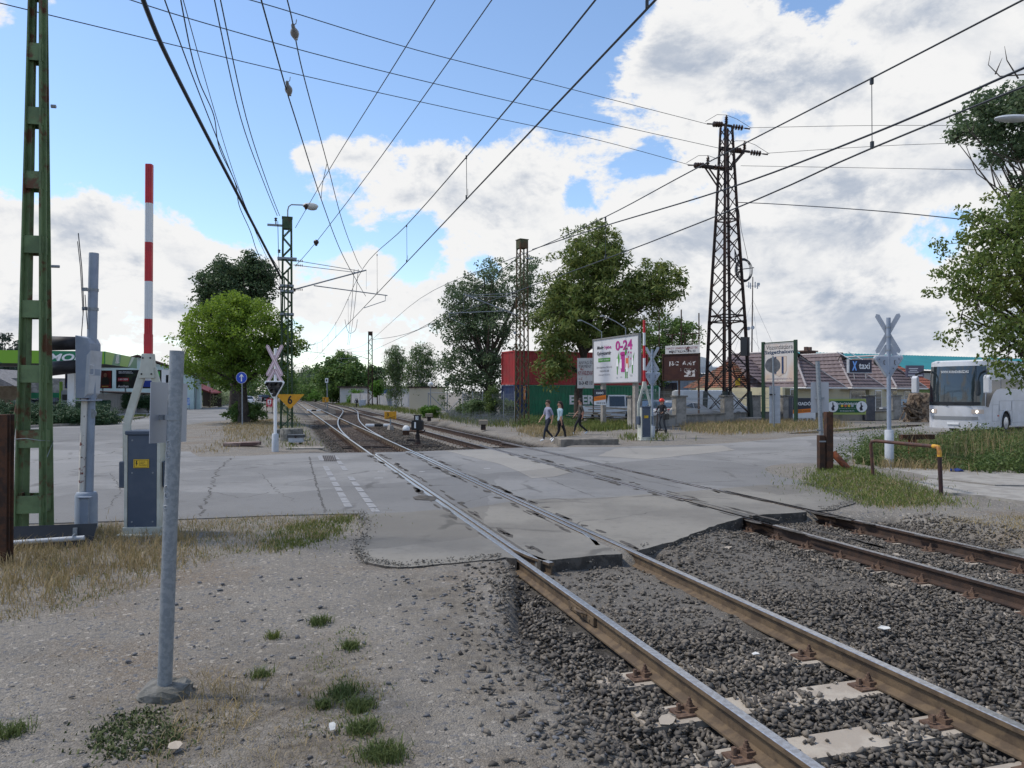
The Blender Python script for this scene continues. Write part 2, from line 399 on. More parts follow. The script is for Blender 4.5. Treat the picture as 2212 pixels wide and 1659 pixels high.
# ------------------------------------------------------------------ road
def asphalt(name, c1, c2, crack=.5):
    m = bpy.data.materials.new(name); m.use_nodes = True; t = m.node_tree; n = t.nodes; l = t.links; p = n['Principled BSDF']
    p.inputs['Roughness'].default_value = .85; p.inputs['Specular IOR Level'].default_value = .25
    tcn = n.new('ShaderNodeTexCoord')
    def nz(s, d=8, r=.6, vec=None):
        q = n.new('ShaderNodeTexNoise'); q.inputs['Scale'].default_value = s; q.inputs['Detail'].default_value = d; q.inputs['Roughness'].default_value = r
        l.new(vec or tcn.outputs['Object'], q.inputs['Vector']); return q
    def mr(v, a, b, c=0., d=1.):
        q = n.new('ShaderNodeMapRange'); q.interpolation_type = 'SMOOTHSTEP'; l.new(v, q.inputs[0])
        for i, k in enumerate((a, b, c, d)): q.inputs[i + 1].default_value = k
        return q.outputs[0]
    def mix(f, a, b):
        q = n.new('ShaderNodeMix'); q.data_type = 'RGBA'; l.new(f, q.inputs[0])
        for i, k in ((6, a), (7, b)):
            if isinstance(k, tuple): q.inputs[i].default_value = (*k, 1)
            else: l.new(k, q.inputs[i])
        return q.outputs[2]
    def mpv():
        w0 = nz(1.1, 4); q = n.new('ShaderNodeMix'); q.data_type = 'VECTOR'; q.inputs[0].default_value = .25; l.new(tcn.outputs['Object'], q.inputs[4]); l.new(w0.outputs['Color'], q.inputs[5]); return q.outputs[1]
    c = mix(mr(nz(.35, 5).outputs[0], .4, .6), c1, c2)
    c = mix(mr(nz(2.2, 9, .7).outputs[0], .52, .75, 0, .45), c, tuple(v * .72 for v in c2))
    vp = n.new('ShaderNodeTexVoronoi'); vp.inputs['Scale'].default_value = .22; l.new(mpv(), vp.inputs['Vector']); sp_ = n.new('ShaderNodeSeparateColor'); l.new(vp.outputs['Color'], sp_.inputs[0])
    c = mix(mr(sp_.outputs[0], .35, .75, 0, .55), c, tuple(v * .78 for v in c2)); c = mix(mr(sp_.outputs[1], .72, .80, 0, .5), c, tuple(min(1, v * 1.18) for v in c1))
    c = mix(mr(nz(7, 8, .72).outputs[0], .5, .7, 0, .35), c, tuple(v * .7 for v in c2))
    c = mix(mr(nz(120, 3, .7).outputs[0], .55, .72, 0, .6), c, tuple(min(1, v * 1.5) for v in c1))
    c = mix(mr(nz(85, 3, .7).outputs[0], .60, .74, 0, .6), c, tuple(v * .55 for v in c1))
    wv = nz(1.4, 6, .65); mp = n.new('ShaderNodeMix'); mp.data_type = 'VECTOR'; mp.inputs[0].default_value = .28
    l.new(tcn.outputs['Object'], mp.inputs[4]); l.new(wv.outputs['Color'], mp.inputs[5])
    vo = n.new('ShaderNodeTexVoronoi'); vo.feature = 'DISTANCE_TO_EDGE'; vo.inputs['Scale'].default_value = .5; l.new(mp.outputs[1], vo.inputs['Vector'])
    ck = mr(vo.outputs['Distance'], .008, .026, 1, 0)
    ck2 = n.new('ShaderNodeMath'); ck2.operation = 'MULTIPLY'; l.new(ck, ck2.inputs[0]); l.new(mr(nz(.6, 4).outputs[0], .48, .6, 0, crack), ck2.inputs[1])
    c = mix(ck2.outputs[0], c, (.05, .048, .045))
    l.new(c, p.inputs['Base Color'])
    b = n.new('ShaderNodeBump'); b.inputs['Strength'].default_value = .5; b.inputs['Distance'].default_value = .008
    l.new(nz(150, 4, .7).outputs[0], b.inputs['Height']); l.new(b.outputs[0], p.inputs['Normal'])
    return m
asph = asphalt('asphalt', (.225, .222, .218), (.172, .170, .168))
asphw = asphalt('asphalt_sandy', (.225, .212, .188), (.168, .158, .142), .5)
grime_line = M('broken_asphalt_dark', (.055, .05, .045), .95, 0, (.10, .09, .08), 9, bump=.8, bsc=60)
asphb = asphalt('asphalt_patch', (.275, .262, .24), (.245, .233, .214), .15)
def clip(poly, n, c):                       # keep n.p <= c
    o = []
    for i in range(len(poly)):
        p, q = poly[i], poly[(i + 1) % len(poly)]; a = n[0] * p[0] + n[1] * p[1] - c; b = n[0] * q[0] + n[1] * q[1] - c
        if a <= 0: o.append(p)
        if (a < 0 < b) or (b < 0 < a):
            t = a / (a - b); o.append((p[0] + (q[0] - p[0]) * t, p[1] + (q[1] - p[1]) * t))
    return o
def px(pts, z=0): return [tuple(G(x, y, z))[:2] for x, y in pts]
def jag(poly, step, amp, seed=1):
    r = random.Random(seed); o = []
    for i in range(len(poly)):
        p, q = poly[i], poly[(i + 1) % len(poly)]; d = math.dist(p, q); k = max(1, min(60, int(d / step)))
        for j in range(k):
            t = j / k; am = amp if d < 40 else 0
            o.append((p[0] + (q[0] - p[0]) * t + r.uniform(-am, am), p[1] + (q[1] - p[1]) * t + r.uniform(-am, am)))
    return o
S_A, S_B, S_C, S_D = 2.87, 4.43, 7.45, 9.01
near_edge = px([(-900, 1150), (-300, 1140), (130, 1128), (400, 1120), (600, 1112), (775, 1108)])
apron_edge = px([(775, 1108), (798, 1140), (772, 1185), (790, 1210), (860, 1222), (980, 1212), (1095, 1200), (1160, 1207), (1335, 1192), (1400, 1180), (1450, 1168), (1500, 1148),
                 (1560, 1126), (1615, 1112), (1735, 1104), (1800, 1098), (1840, 1084), (1830, 1068), (1770, 1052), (1735, 1044)])
right_low = px([(1730, 1034), (1765, 1010), (1850, 985), (1950, 972), (2212, 966), (2700, 958), (3800, 950)])
right_up = px([(3800, 885), (2500, 897), (2212, 906), (2000, 920), (1834, 934), (1572, 957), (1430, 962), (1330, 965), (1140, 966), (1000, 971), (900, 975), (800, 977), (660, 978), (540, 984), (430, 986), (398, 968), (403, 949), (435, 929), (480, 911), (545, 885), (575, 868.5), (590, 860.0), (598, 855.2)])
left_up = px([(570, 855.2), (556, 860), (530, 866), (458, 880), (396, 886), (308, 903), (204, 917), (21, 926), (-300, 926), (-900, 930)])
kerbline = [G(308, 903), G(204, 917), G(21, 926), G(-300, 926)]
road = near_edge + apron_edge[1:] + right_low + right_up + left_up
road = jag(road, .35, .02)
def slab(mb, poly, z0, z1):
    if len(poly) < 3: return
    mb.prism([(p[0], p[1], z0) for p in poly], (0, 0, z1 - z0))
sn = (1.0, -TT)
def band(poly, a, b): return clip(clip(poly, (-sn[0], -sn[1]), -a), sn, b)
rail_gap = .042
mb = MB()
strips = [(-4000, S_A - .045), (S_A + .20, S_B - .20), (S_B + .045, S_C - .045), (S_C + .20, S_D - .20), (S_D + .045, 4000)]
for a_, b_ in strips: slab(mb, band(road, a_, b_), -.19, -.006)
ro = mb.build('road', asph); tag(ro, 'cracked grey asphalt road crossing the rails and turning along them', 'road', kind='structure')
# sandy worn apron on the near side of the crossing and two lighter repair patches
ap = px([(790, 1112), (930, 1102), (1010, 1098), (1120, 1080), (1300, 1075), (1500, 1060), (1640, 1048), (1735, 1046)][::-1])
apo = jag(px([(790, 1140), (766, 1187), (786, 1213), (860, 1226), (980, 1216), (1095, 1204), (1160, 1211), (1335, 1196), (1400, 1184), (1452, 1171), (1502, 1151), (1562, 1129), (1617, 1114), (1737, 1106), (1804, 1100), (1846, 1085), (1836, 1065), (1772, 1049), (1738, 1042)]) + ap, .16, .03, 4)
mb = MB()
for a_, b_ in strips: slab(mb, band(apo, a_ + .002, b_ - .002), -.20, .0)
mb.mi = [0 if len(f) > 4 else 1 for f in mb.f]
tag(mb.build('crossing_apron', [asphw, grime_line]), 'sandy worn asphalt apron at the near side of the crossing', 'road', kind='structure')
mb = MB()
slab(mb, band(jag(px([(960, 973), (1100, 970), (1215, 1002), (1260, 1014), (1195, 1030), (1150, 1033), (1090, 1005)]), .5, .03, 7), S_B + .1, S_C - .1), -.004, -.001)
tag(mb.build('asphalt_patch', asphb), 'pale beige asphalt repair patch between the two tracks', 'road patch', kind='structure')
mb = MB()
slab(mb, jag(px([(1330, 969), (1560, 962), (1590, 972), (1400, 992), (1290, 985)]), .5, .05, 8), -.004, -.001)
tag(mb.build('asphalt_patch', asphb), 'pale sandy strip of road beside the far barrier', 'road patch', kind='structure')
# worn gutter-channel stones crossing the lane (two pale lines)
pale = M('pale_channel_stone', (.275, .278, .285), .85, 0, (.215, .215, .22), 8)
ch = thing('drain_channel', 'two pale broken stone lines with a steel grate set in the road', 'drain channel', G(745, 1048))
def rel(o, p): return Vector(p) - Vector(o.location)
rr = random.Random(2)
for (xa, xb, xw) in ((685, 752, 0), (718, 806, 1)):
    for i in range(11):
        t0, t1 = i / 11, (i + rr.uniform(.55, .97)) / 11
        if rr.random() < .1: continue
        ya, yb = 984 + 125 * t0, 984 + 125 * t1
        wd = 7 + 6 * t0
        q = [rel(ch, G(xa + (xb - xa) * t0, ya)), rel(ch, G(xa + (xb - xa) * t0 + wd * 1.3, ya)), rel(ch, G(xa + (xb - xa) * t1 + wd * 1.5, yb)), rel(ch, G(xa + (xb - xa) * t1, yb))]
        mb = MB(); mb.prism([(p.x, p.y, -.004) for p in q], (0, 0, .005)); mb.build('channel_stone', pale, ch)
mb = MB()
for i in range(7):
    xa = 697 + i * 4; mb.prism([rel(ch, G(xa, 984, .002)), rel(ch, G(xa + 2.2, 984, .002)), rel(ch, G(xa + 6.2, 996, .002)), rel(ch, G(xa + 4, 996, .002))], (0, 0, .006))
mb.build('grate', darksteel, ch)
# broken asphalt beside the rails
rs2 = random.Random(9); mb = MB()
for s_, sd_ in ((S_A, -1), (S_A + .21, 1), (S_B - .21, -1), (S_B, 1), (S_C, -1), (S_C + .21, 1), (S_D, -1)):
    for _ in range(34):
        Y = rs2.uniform(9.4, 24.4); off = sd_ * rs2.uniform(.05, .17); ln = rs2.uniform(.15, .9); wd = rs2.uniform(.03, .17)
        X0 = s_ + TT * Y + off; n_ = 7; pl = []
        for k in range(n_):
            an = 2 * math.pi * k / n_; q = rs2.uniform(.5, 1.1)
            lx, ly = math.cos(an) * wd * .5 * q, math.sin(an) * ln * .5 * q
            pl.append((X0 + lx + TT * ly, Y + ly, -.003))
        mb.prism(pl, (0, 0, .0055))
tag(mb.build('broken_asphalt', grime_line), 'dark crumbled asphalt along the rails in the crossing', 'broken asphalt', kind='stuff')
ck_ = MB(); r6 = random.Random(31)
def crack(pts, w_, amp):
    P = [G(*p) for p in pts]; o = []
    for i in range(len(P) - 1):
        n_ = max(3, int((P[i + 1] - P[i]).length / .16))
        for k in range(n_): o.append(P[i].lerp(P[i + 1], k / n_) + Vector((r6.gauss(0, amp), r6.gauss(0, amp), 0)))
    for a, b in zip(o[:-1], o[1:]):
        d = (b - a).normalized(); q = Vector((d.y, -d.x, 0)) * w_ * r6.uniform(.25, 1.1)
        z0 = -.0052 if not (a.y < 12.6 and 2.4 < a.x - TT * a.y < 8) else .0008
        ck_._add([(a - q).to_tuple()[:2] + (z0,), (a + q).to_tuple()[:2] + (z0,), (b + q).to_tuple()[:2] + (z0,), (b - q).to_tuple()[:2] + (z0,)], [(0, 1, 2, 3)])
for pts, w_, am in (([(432, 1114), (452, 1060), (470, 1015), (500, 988)], .03, .035), ([(452, 1060), (520, 1075), (600, 1060)], .014, .03), ([(560, 1020), (600, 1060), (640, 1085)], .012, .03), ([(668, 986), (685, 1050), (704, 1110)], .03, .012), ([(470, 1015), (560, 1012), (668, 1020)], .012, .03), ([(150, 1040), (300, 1030), (432, 1040)], .014, .03),
        ([(704, 1052), (790, 1050), (890, 1048)], .014, .02), ([(980, 1090), (1100, 1060), (1180, 1048)], .012, .03), ([(1000, 975), (1110, 1010), (1200, 1040), (1290, 1075)], .02, .012), ([(1180, 975), (1280, 1004), (1380, 1034), (1480, 1056)], .02, .012), ([(1420, 1000), (1560, 1010), (1700, 1015)], .016, .03), ([(1560, 990), (1700, 975), (1830, 962)], .014, .03), ([(1240, 1130), (1330, 1120), (1440, 1100)], .012, .03), ([(820, 1150), (900, 1140), (1000, 1150)], .008, .025), ([(420, 960), (380, 935), (300, 925)], .03, .05), ([(60, 1000), (200, 985), (330, 960), (430, 940)], .03, .06), ([(230, 1100), (260, 1060), (240, 1020)], .014, .03)):
    crack(pts, w_, am)
tag(ck_.build('road_cracks', M('crack_tar', (.06, .057, .053), .9, 0, (.10, .095, .09), 6)), 'dark cracks and tarred seams wandering over the asphalt', 'road cracks', kind='stuff')
mk = MB()
for x, y, w_ in ((815, 1018, 16), (808, 1033, 18), (1045, 1012, 14), (905, 1019, 12), (240, 1003, 26), (160, 985, 20)): p0, p1 = G(x, y), G(x + w_, y - .4); mk._add([(p0.x, p0.y, -.005), (p1.x, p1.y, -.005), (p1.x, p1.y + .12, -.005), (p0.x, p0.y + .13, -.005)], [(0, 1, 2, 3)])
tag(mk.build('road_paint', M('worn_road_paint', (.40, .40, .40), .8, 0, (.24, .24, .24), 9)), 'worn scraps of white road paint on the crossing', 'road marking', kind='stuff')
hole = px([(893, 1074), (905, 1070), (930, 1071), (946, 1076), (938, 1081), (915, 1080), (898, 1079)])
mb = MB(); slab(mb, jag(hole, .1, .02), .001, .004); tag(mb.build('pothole', grime_line), 'dark pothole beside the left rail of the near track', 'pothole', kind='structure')
# forecourt, kerbs, pavement
fore = M('forecourt_concrete', (.34, .335, .32), .9, 0, (.29, .285, .275), 1.5, bump=.1, bsc=30)
mb = MB(); slab(mb, px([(-300, 905), (60, 905), (285, 899), (392, 886.5), (395, 879), (250, 872), (-300, 872)]), -.02, .0); tag(mb.build('forecourt', fore), 'pale concrete forecourt of the filling station', 'forecourt', kind='structure')
mb = MB()
for i in range(3):
    p, q = kerbline[i], kerbline[i + 1]; mb.bar(p + Vector((0, .1, .05)), q + Vector((0, .1, .05)), .2, .18)
mb.bar(G(396, 885) + Vector((0, 0, .05)), G(470, 877) + Vector((0, 0, .05)), .2, .16)
tag(mb.build('kerb', concrete), 'low grey concrete kerb around the juniper bed', 'kerb', kind='structure')
pav = M('pavement_concrete', (.30, .285, .26), .9, 0, (.24, .225, .205), 3, bump=.3, bsc=40)
pv = [px([(1905, 1012), (2060, 1016), (2300, 1022), (2300, 1052), (2150, 1050), (2030, 1036), (1940, 1028)]), px([(1938, 1031), (2028, 1039), (2150, 1053), (2300, 1056), (2300, 1088), (2212, 1086), (2130, 1074), (2040, 1066), (1985, 1047)])]
mb = MB()
for q in pv: slab(mb, jag(q, .4, .015), -.1, .03)
tag(mb.build('pavement', pav), 'cracked concrete pavement slabs beside the rusty pipe railing', 'pavement', kind='structure')
mb = MB(); q = px([(2170, 1172), (2300, 1168), (2300, 1190), (2212, 1188)]); slab(mb, q, -.2, -.085); tag(mb.build('concrete_slab', concd), 'grey concrete slab at the right edge beside the far rail', 'concrete slab', kind='structure')
puddle = M('puddle_water', (.02, .022, .025), .04, spec=.7)
for pts, lb in (([(428, 934), (440, 929), (462, 929), (480, 935), (462, 938), (440, 938)], 'small dark puddle at the road corner by the dead verge'), ([(1700, 936), (1780, 929), (1900, 921), (1990, 917), (1990, 920), (1880, 926), (1760, 935)], 'long wet streak along the far kerbside gravel')):
    mb = MB(); slab(mb, jag(px(pts), .4, .05, 3), -.004, .002); tag(mb.build('puddle', puddle), lb, 'puddle', kind='structure')
# ------------------------------------------------------------------ railway
PHI = math.atan(-TT); CP, SP = math.cos(PHI), math.sin(PHI)
def trk(sc_, t, x=0.0, z=0.0):              # track coordinates -> world
    return Vector((sc_ + x * CP - t * SP, x * SP + t * CP, z))
S1, S2 = 3.65, 8.23
PROF = [(-.036, -.004), (-.030, 0), (.030, 0), (.036, -.004), (.036, -.036), (.010, -.046), (.008, -.135), (.075, -.158), (.075, -.172), (-.075, -.172), (-.075, -.158), (-.008, -.135), (-.010, -.046), (-.036, -.036)]
def rail(name, path, parent, mats, dz=0.0):
    vs, fs, mi = [], [], []; n = len(PROF); k = len(path)
    for i, p in enumerate(path):
        a, b = Vector(path[max(i - 1, 0)]), Vector(path[min(i + 1, k - 1)]); d = (b - a); d.z = 0; d.normalize(); q = Vector((d.y, -d.x, 0))
        for u, z in PROF: vs.append((p[0] + q.x * u, p[1] + q.y * u, p[2] + z + dz))
    for i in range(k - 1):
        for j in range(n):
            fs.append((i * n + j, i * n + (j + 1) % n, (i + 1) * n + (j + 1) % n, (i + 1) * n + j)); mi.append(0 if j in (0, 1, 2) else 1)
    fs.append(tuple(range(n))); mi.append(1); fs.append(tuple(range((k - 1) * n, k * n))); mi.append(1)
    m = MB(); m.v = vs; m.f = fs; m.mi = mi
    return m.build(name, mats, parent)
def track(sc_, label, mats, t0, tn, tf, flare):
    root = thing('railway_track', label, 'railway track', trk(sc_, 0, 0, 0), PHI)
    for sd in (-1, 1):
        rail('rail', [(sd * .75, t, 0) for t in [-8, 0, 3, 6, tn[sd], 12, 18, 26, 40, 80, 160, 500]], root, mats)
        xg = sd * (.75 - .118)
        fl = [(xg - sd * .17, tn[sd] - .25, 0), (xg - sd * .05, tn[sd] + .25, 0), (xg, tn[sd] + .6, 0)]
        fe = [(xg, tf[sd] - .5, 0), (xg - sd * .03, tf[sd] - .1, 0), (xg - sd * .1, tf[sd] + .12, 0)]
        rail('guard_rail', fl + [(xg, t, 0) for t in np.linspace(tn[sd] + 2, tf[sd] - 2, 6)] + fe, root, mats)
    m = MB(); m.box((0, 0, -.278), (2.42, .27, .195)); sl_me = m.build('sleeper', sleeperc, None, bevel=0)
    me_c = sl_me.data; bpy.data.objects.remove(sl_me)
    m = MB(); m.box((0, 0, -.278), (2.5, .25, .195)); q = m.build('sleeper', wood, None); me_w = q.data; bpy.data.objects.remove(q)
    m = MB()                                # fastening: base plate, coach screw, clamp and clamp bolt
    m.box((.03, 0, -.174), (.19, .15, .016)); m.lathe([(.025, -.166), (.025, -.155), (.015, -.153), (.015, -.125)], (.085, .0, 0), 8)
    m.box((.085, 0, -.118), (.024, .024, .02)); m.box((-.005, 0, -.15), (.06, .085, .032)); m.box((.045, -.045, -.156), (.03, .03, .03))
    m.lathe([(.028, -.134), (.028, -.12), (.020, -.12), (.020, -.098), (.012, -.098), (.012, -.078)], (.0, .0, 0), 6)
    q = m.build('rail_fastening', M('fastening_rust', (.15, .095, .065), .85, 0, (.09, .055, .04), 20, bump=.3, bsc=60), None); me_f = q.data; bpy.data.objects.remove(q)
    far = MB(); cnt = 0; farf = MB()
    ts = [t for t in np.arange(t0, 6.7 if sc_ == S1 else 12.6, .65)] + [t for t in np.arange(25.6, 190, .65)]
    for t in ts:
        if 13 < t < tf[1]: continue
        timber = sc_ == S1 and 27 < t < 62 or sc_ == S2 and 72 < t < 108
        if cnt < 100:
            o = bpy.data.objects.new('sleeper', me_w if timber else me_c); COL.objects.link(o); o.parent = root; o.location = (0, t, 0); cnt += 1
            if timber: o['label'] = 'dark timber sleeper'
            if t < 46:
                for xr in (-.75, .75):
                    for sd in (-1, 1):
                        f = bpy.data.objects.new('rail_fastening', me_f); COL.objects.link(f); f.parent = o
                        f.location = (xr + sd * .085, 0, 0); f.rotation_euler = (0, 0, 0 if sd > 0 else math.pi)
        else: far.box((0, t, -.278), (2.42, .27, .195))
    o = far.build('sleeper', sleeperc, root); o['kind'] = 'stuff'
    return root
k1 = 1 / CP
t1 = track(S1, 'near railway track with shiny rails crossing the road towards the lamp mast', [steel, railrust], 2.97,
           {-1: 9.55, 1: 10.3}, {-1: 25.6, 1: 26.3}, 1)
t2 = track(S2, 'far railway track with dark rusty rails beside the rusty pipe railing', [steeld, railrustd], 5.3,
           {-1: 14.7, 1: 15.6}, {-1: 30.2, 1: 30.9}, 1)
# joint bars on the near-left rail
m = MB()
for t in (7.62,):
    m.box((-.75 - .026, t, -.085), (.03, .62, .075)); m.box((-.75 + .026, t, -.085), (.03, .62, .075))
    m.tube([(-.79, t - .16, -.055), (-.83, t - .13, -.045), (-.845, t - .05, -.05), (-.83, t + .03, -.06), (-.80, t + .1, -.07)], .014, 6)
    for q in (-.22, -.08, .08, .22): m.cyl((-.80, t + q, -.09), (-.76, t + q, -.09), .014, n=6)
m.build('joint_bar', railrust, t1, bevel=.003)
# crossover between the two tracks
cr_ = thing('crossover_track', 'curved crossover rails swinging from the near track to the far track', 'railway track', trk(S1, 0), PHI)
LX = (S2 - S1) * CP
def cxo(t):
    a = min(max((t - 29) / 80, 0), 1); return LX * (a * a * a * (a * (6 * a - 15) + 10)) * .55 + LX * (a * a * (3 - 2 * a)) * .45
for sd in (-1, 1):
    pts = []
    for t in np.linspace(30.5 if sd < 0 else 30.5, 108, 60):
        d = (cxo(t + .1) - cxo(t - .1)) / .2; nn = math.sqrt(1 + d * d)
        pts.append((cxo(t) + sd * .75 / nn, t - sd * .75 * d / nn, .003))
    rail('rail', pts[3:-3], cr_, [steel, railrustd])
m = MB()
for t in np.arange(40, 98, .62): m.box((cxo(t), t, -.281), (3.0, .24, .195), rz=-math.atan((cxo(t + .1) - cxo(t - .1)) / .2))
o = m.build('timber_sleeper', wood, cr_); o['kind'] = 'stuff'
m = MB()
for t in (30.5, 31.4): m.bar((-1.3, t, -.16), (2.6, t, -.16), .06, .03)
m.build('switch_rod', darksteel, cr_)
# ------------------------------------------------------------------ stones
def hull(seed, n=10, sq=(1, .8, .62)):
    r = random.Random(seed); bm = bmesh.new()
    for _ in range(n):
        v = Vector((r.gauss(0, 1), r.gauss(0, 1), r.gauss(0, 1))).normalized() * r.uniform(.8, 1.1)
        bm.verts.new((v.x * sq[0], v.y * sq[1], v.z * sq[2]))
    g = bmesh.ops.convex_hull(bm, input=bm.verts[:])
    bmesh.ops.delete(bm, geom=[v for v in bm.verts if not v.link_faces], context='VERTS')
    bmesh.ops.triangulate(bm, faces=bm.faces[:]); bm.verts.index_update()
    V = np.array([v.co[:] for v in bm.verts]); Fc = np.array([[v.index for v in f.verts] for f in bm.faces]); bm.free(); return V, Fc
PROTO = [hull(i, 8, (1.05, .78, .60)) for i in range(12)]; PROTOF = [hull(50 + i, 9, (1, .85, .4)) for i in range(6)]
def rotm(n, rs_, full=True):
    a = rs_.rand(n) * 2 * np.pi; b = (rs_.rand(n) - .5) * (1.5 if full else .5); c = (rs_.rand(n) - .5) * (1.5 if full else .5)
    ca, sa, cb, sb, cc, sc2 = np.cos(a), np.sin(a), np.cos(b), np.sin(b), np.cos(c), np.sin(c); z = np.zeros(n); o = np.ones(n)
    Rz = np.stack([ca, -sa, z, sa, ca, z, z, z, o], -1).reshape(n, 3, 3); Ry = np.stack([cb, z, sb, z, o, z, -sb, z, cb], -1).reshape(n, 3, 3)
    Rx = np.stack([o, z, z, z, cc, -sc2, z, sc2, cc], -1).reshape(n, 3, 3); return Rz @ Ry @ Rx
PROTOB = [hull(120 + i, 8, (1.08, .80, .48)) for i in range(12)]
def stones(name, P, S, mat, seed, protos=PROTO, full=True):
    rs_ = np.random.RandomState(seed); n = len(P); which = rs_.randint(0, len(protos), n); Rm = rotm(n, rs_, full)
    Vs, Fs, At, off = [], [], [], 0
    for k, (pv_, pf) in enumerate(protos):
        i = np.where(which == k)[0]
        if not len(i): continue
        V = np.einsum('nij,vj->nvi', Rm[i], pv_) * S[i][:, None, None] + P[i][:, None, :]
        nv = len(pv_); Vs.append(V.reshape(-1, 3)); Fs.append((pf[None] + (np.arange(len(i)) * nv)[:, None, None] + off).reshape(-1, 3))
        At.append(np.repeat(rs_.rand(len(i)), len(pf))); off += nv * len(i)
    return npmesh(name, np.concatenate(Vs), np.concatenate(Fs), mat, attr=np.concatenate(At))
bal = M('ballast_basalt', (.058, .052, .047), .88, 0, (.20, .175, .145), attr='tint', bump=.3, bsc=60)
ballf = M('ballast_brown', (.050, .042, .036), .9, 0, (.16, .135, .11), attr='tint')
rs_ = np.random.RandomState(11)
def ballast_pts(n, s0, s1, Y0, Y1):
    s = rs_.uniform(s0, s1, n); Y = rs_.uniform(Y0, Y1, n); return s, Y
s, Y = ballast_pts(118000, .9, 11.2, 3.0, 12.9); X = s + TT * Y
yn = np.interp(s, [4.5, 7.4], [9.3, 12.45]); keep = Y < yn - rs_.rand(len(s)) * .15
edge = np.interp(Y, [3, 4.5, 6, 8, 9], [1.55, 1.75, 1.95, 2.35, 2.75]) 
keep &= (s > edge + .22 - .85 * rs_.rand(len(s)) ** 5) & (s < 10.1 + .9 * rs_.rand(len(s)) ** 2.5)
far_x = ((s - S1) * CP, (s - S2) * CP); tt = Y / CP + (s - S1) * 0
z = rs_.uniform(-.218, -.165, len(s)); gz_ = base_z(X, Y); z = np.where(gz_[1] < .9, gz_[0] + .008, z); size = rs_.uniform(.015, .037, len(s)) * (1 + .3 * (rs_.rand(len(s)) > .93))
z += size * .25
for sc_, root_t0 in ((S1, 2.97), (S2, 5.3)):
    lx = (s - sc_) * CP; t = (Y - lx * SP) / CP
    near_rail = np.abs(np.abs(lx) - .75)
    keep &= near_rail > .085
    m_ = (near_rail < .16); z = np.where(m_, np.minimum(z, -.185), z)
    ph = ((t - root_t0 + .325) % .65) - .325
    on = (np.abs(lx) < 1.21) & (np.abs(ph) < .15) & (t > root_t0 - .3)
    sid = np.floor((t - root_t0 + .325) / .65).astype(int)
    cover = np.array([.10, .10, .15, .2, .5, .9, .95, .95, .95, .95, .95] if sc_ == S1 else [.4, .3, .45, .4, .45, .6, .7, .55, .7, .8, .9])[np.clip(sid, 0, 10)]
    cover = np.where(np.abs(lx) > .9, .93, cover)
    blob = np.sin(lx * 4 + sid * 2.1) > .45
    cover = np.where((sc_ == S1) & (sid < 5) & (np.abs(lx) < .62), np.where(blob, .7, .03), cover)
    keep &= ~(on & (rs_.rand(len(s)) > cover)); z = np.where(on, np.maximum(z, -.180 + size * .45), z)
    fast = np.abs(np.abs(lx) - .75) < .24
    keep &= ~(on & fast)
thin = (s > S_A) & (s < S_B) & (Y > 6.9); keep &= ~(thin & (rs_.rand(len(s)) > .16 + .25 * (Y < 7.4)))
thin = (s > 4.8) & (s < 6.9) & (Y > 8.2); keep &= ~(thin & (rs_.rand(len(s)) > .25))
z = np.where((s > S_A) & (s < S_B) & (Y > 6.9) | (s > 4.8) & (s < 6.9) & (Y > 8.2), base_z(X, Y)[0] + size * .3, z)
P = np.stack([X, Y, z], -1)[keep]
o = stones('ballast', P, size[keep] * 1.08, bal, 3, PROTOB); tag(o, 'dark crushed basalt ballast heaped around the near rails', 'ballast', kind='stuff')
s, Y = ballast_pts(34000, 1.4, 11.0, 24.9, 70); Y = 24.9 + (Y - 24.9) ** 1.0; X = s + TT * Y
keep = Y > 24.95 + (s - 2.86) * .39
for sc_ in (S1, S2):
    lx = (s - sc_) * CP; keep &= np.abs(np.abs(lx) - .75) > .08
z = rs_.uniform(-.23, -.19, len(s))
P = np.stack([X, Y, z], -1)[keep]; o = stones('ballast', P, rs_.uniform(.03, .06, keep.sum()), ballf, 4); tag(o, 'brownish crushed stone ballast beyond the crossing', 'ballast', kind='stuff')
# gravel on the near path
grav = M('path_gravel', (.30, .265, .225), .9, 0, (.075, .075, .08), attr='tint')
n = 15000; Y = 3.2 + rs_.rand(n) ** 1.6 * 7.5; X = rs_.uniform(-.78, .45, n) * Y; s = X - TT * Y
keep = (s < 2.6 + .3 * rs_.rand(n)) & ~((Y > 8.3) & (X > -1.8) & (s > 1.1))
keep &= ~((X < -2.2) & (Y > 7.4))
zz = base_z(X, Y)[0]; sz = rs_.uniform(.003, .009, n) + (rs_.rand(n) > .965) * rs_.uniform(.005, .02, n)
P = np.stack([X, Y, zz + sz * .3], -1)[keep]; o = stones('gravel', P, sz[keep], grav, 6, PROTOF, False); tag(o, 'fine grey and tan gravel strewn over the near footpath', 'gravel', kind='stuff')
ed = np.array(apron_edge); r5 = np.random.RandomState(77); n = 2600; i_ = r5.randint(0, len(ed) - 1, n); t_ = r5.rand(n)[:, None]
q = ed[i_] * (1 - t_) + ed[i_ + 1] * t_ + r5.randn(n, 2) * .06; sz = r5.uniform(.006, .022, n); sv = q[:, 0] - TT * q[:, 1]
ok_ = np.all([np.abs(sv - v) > .22 for v in (S_A, S_B, S_C, S_D)], 0)
P = np.stack([q[:, 0], q[:, 1], np.maximum(base_z(q[:, 0], q[:, 1])[0], -.10) + sz * .4 + .05 * r5.rand(n)], -1)[ok_]
o = stones('crumbled_edge', P, sz[ok_], M('crumbled_asphalt', (.10, .094, .085), .95, 0, (.21, .195, .17), attr='tint'), 9); tag(o, 'crumbled asphalt bits along the broken near edge of the crossing', 'broken asphalt', kind='stuff')
slate = M('slate_chip', (.085, .088, .098), .8, 0, (.16, .16, .165), attr='tint')
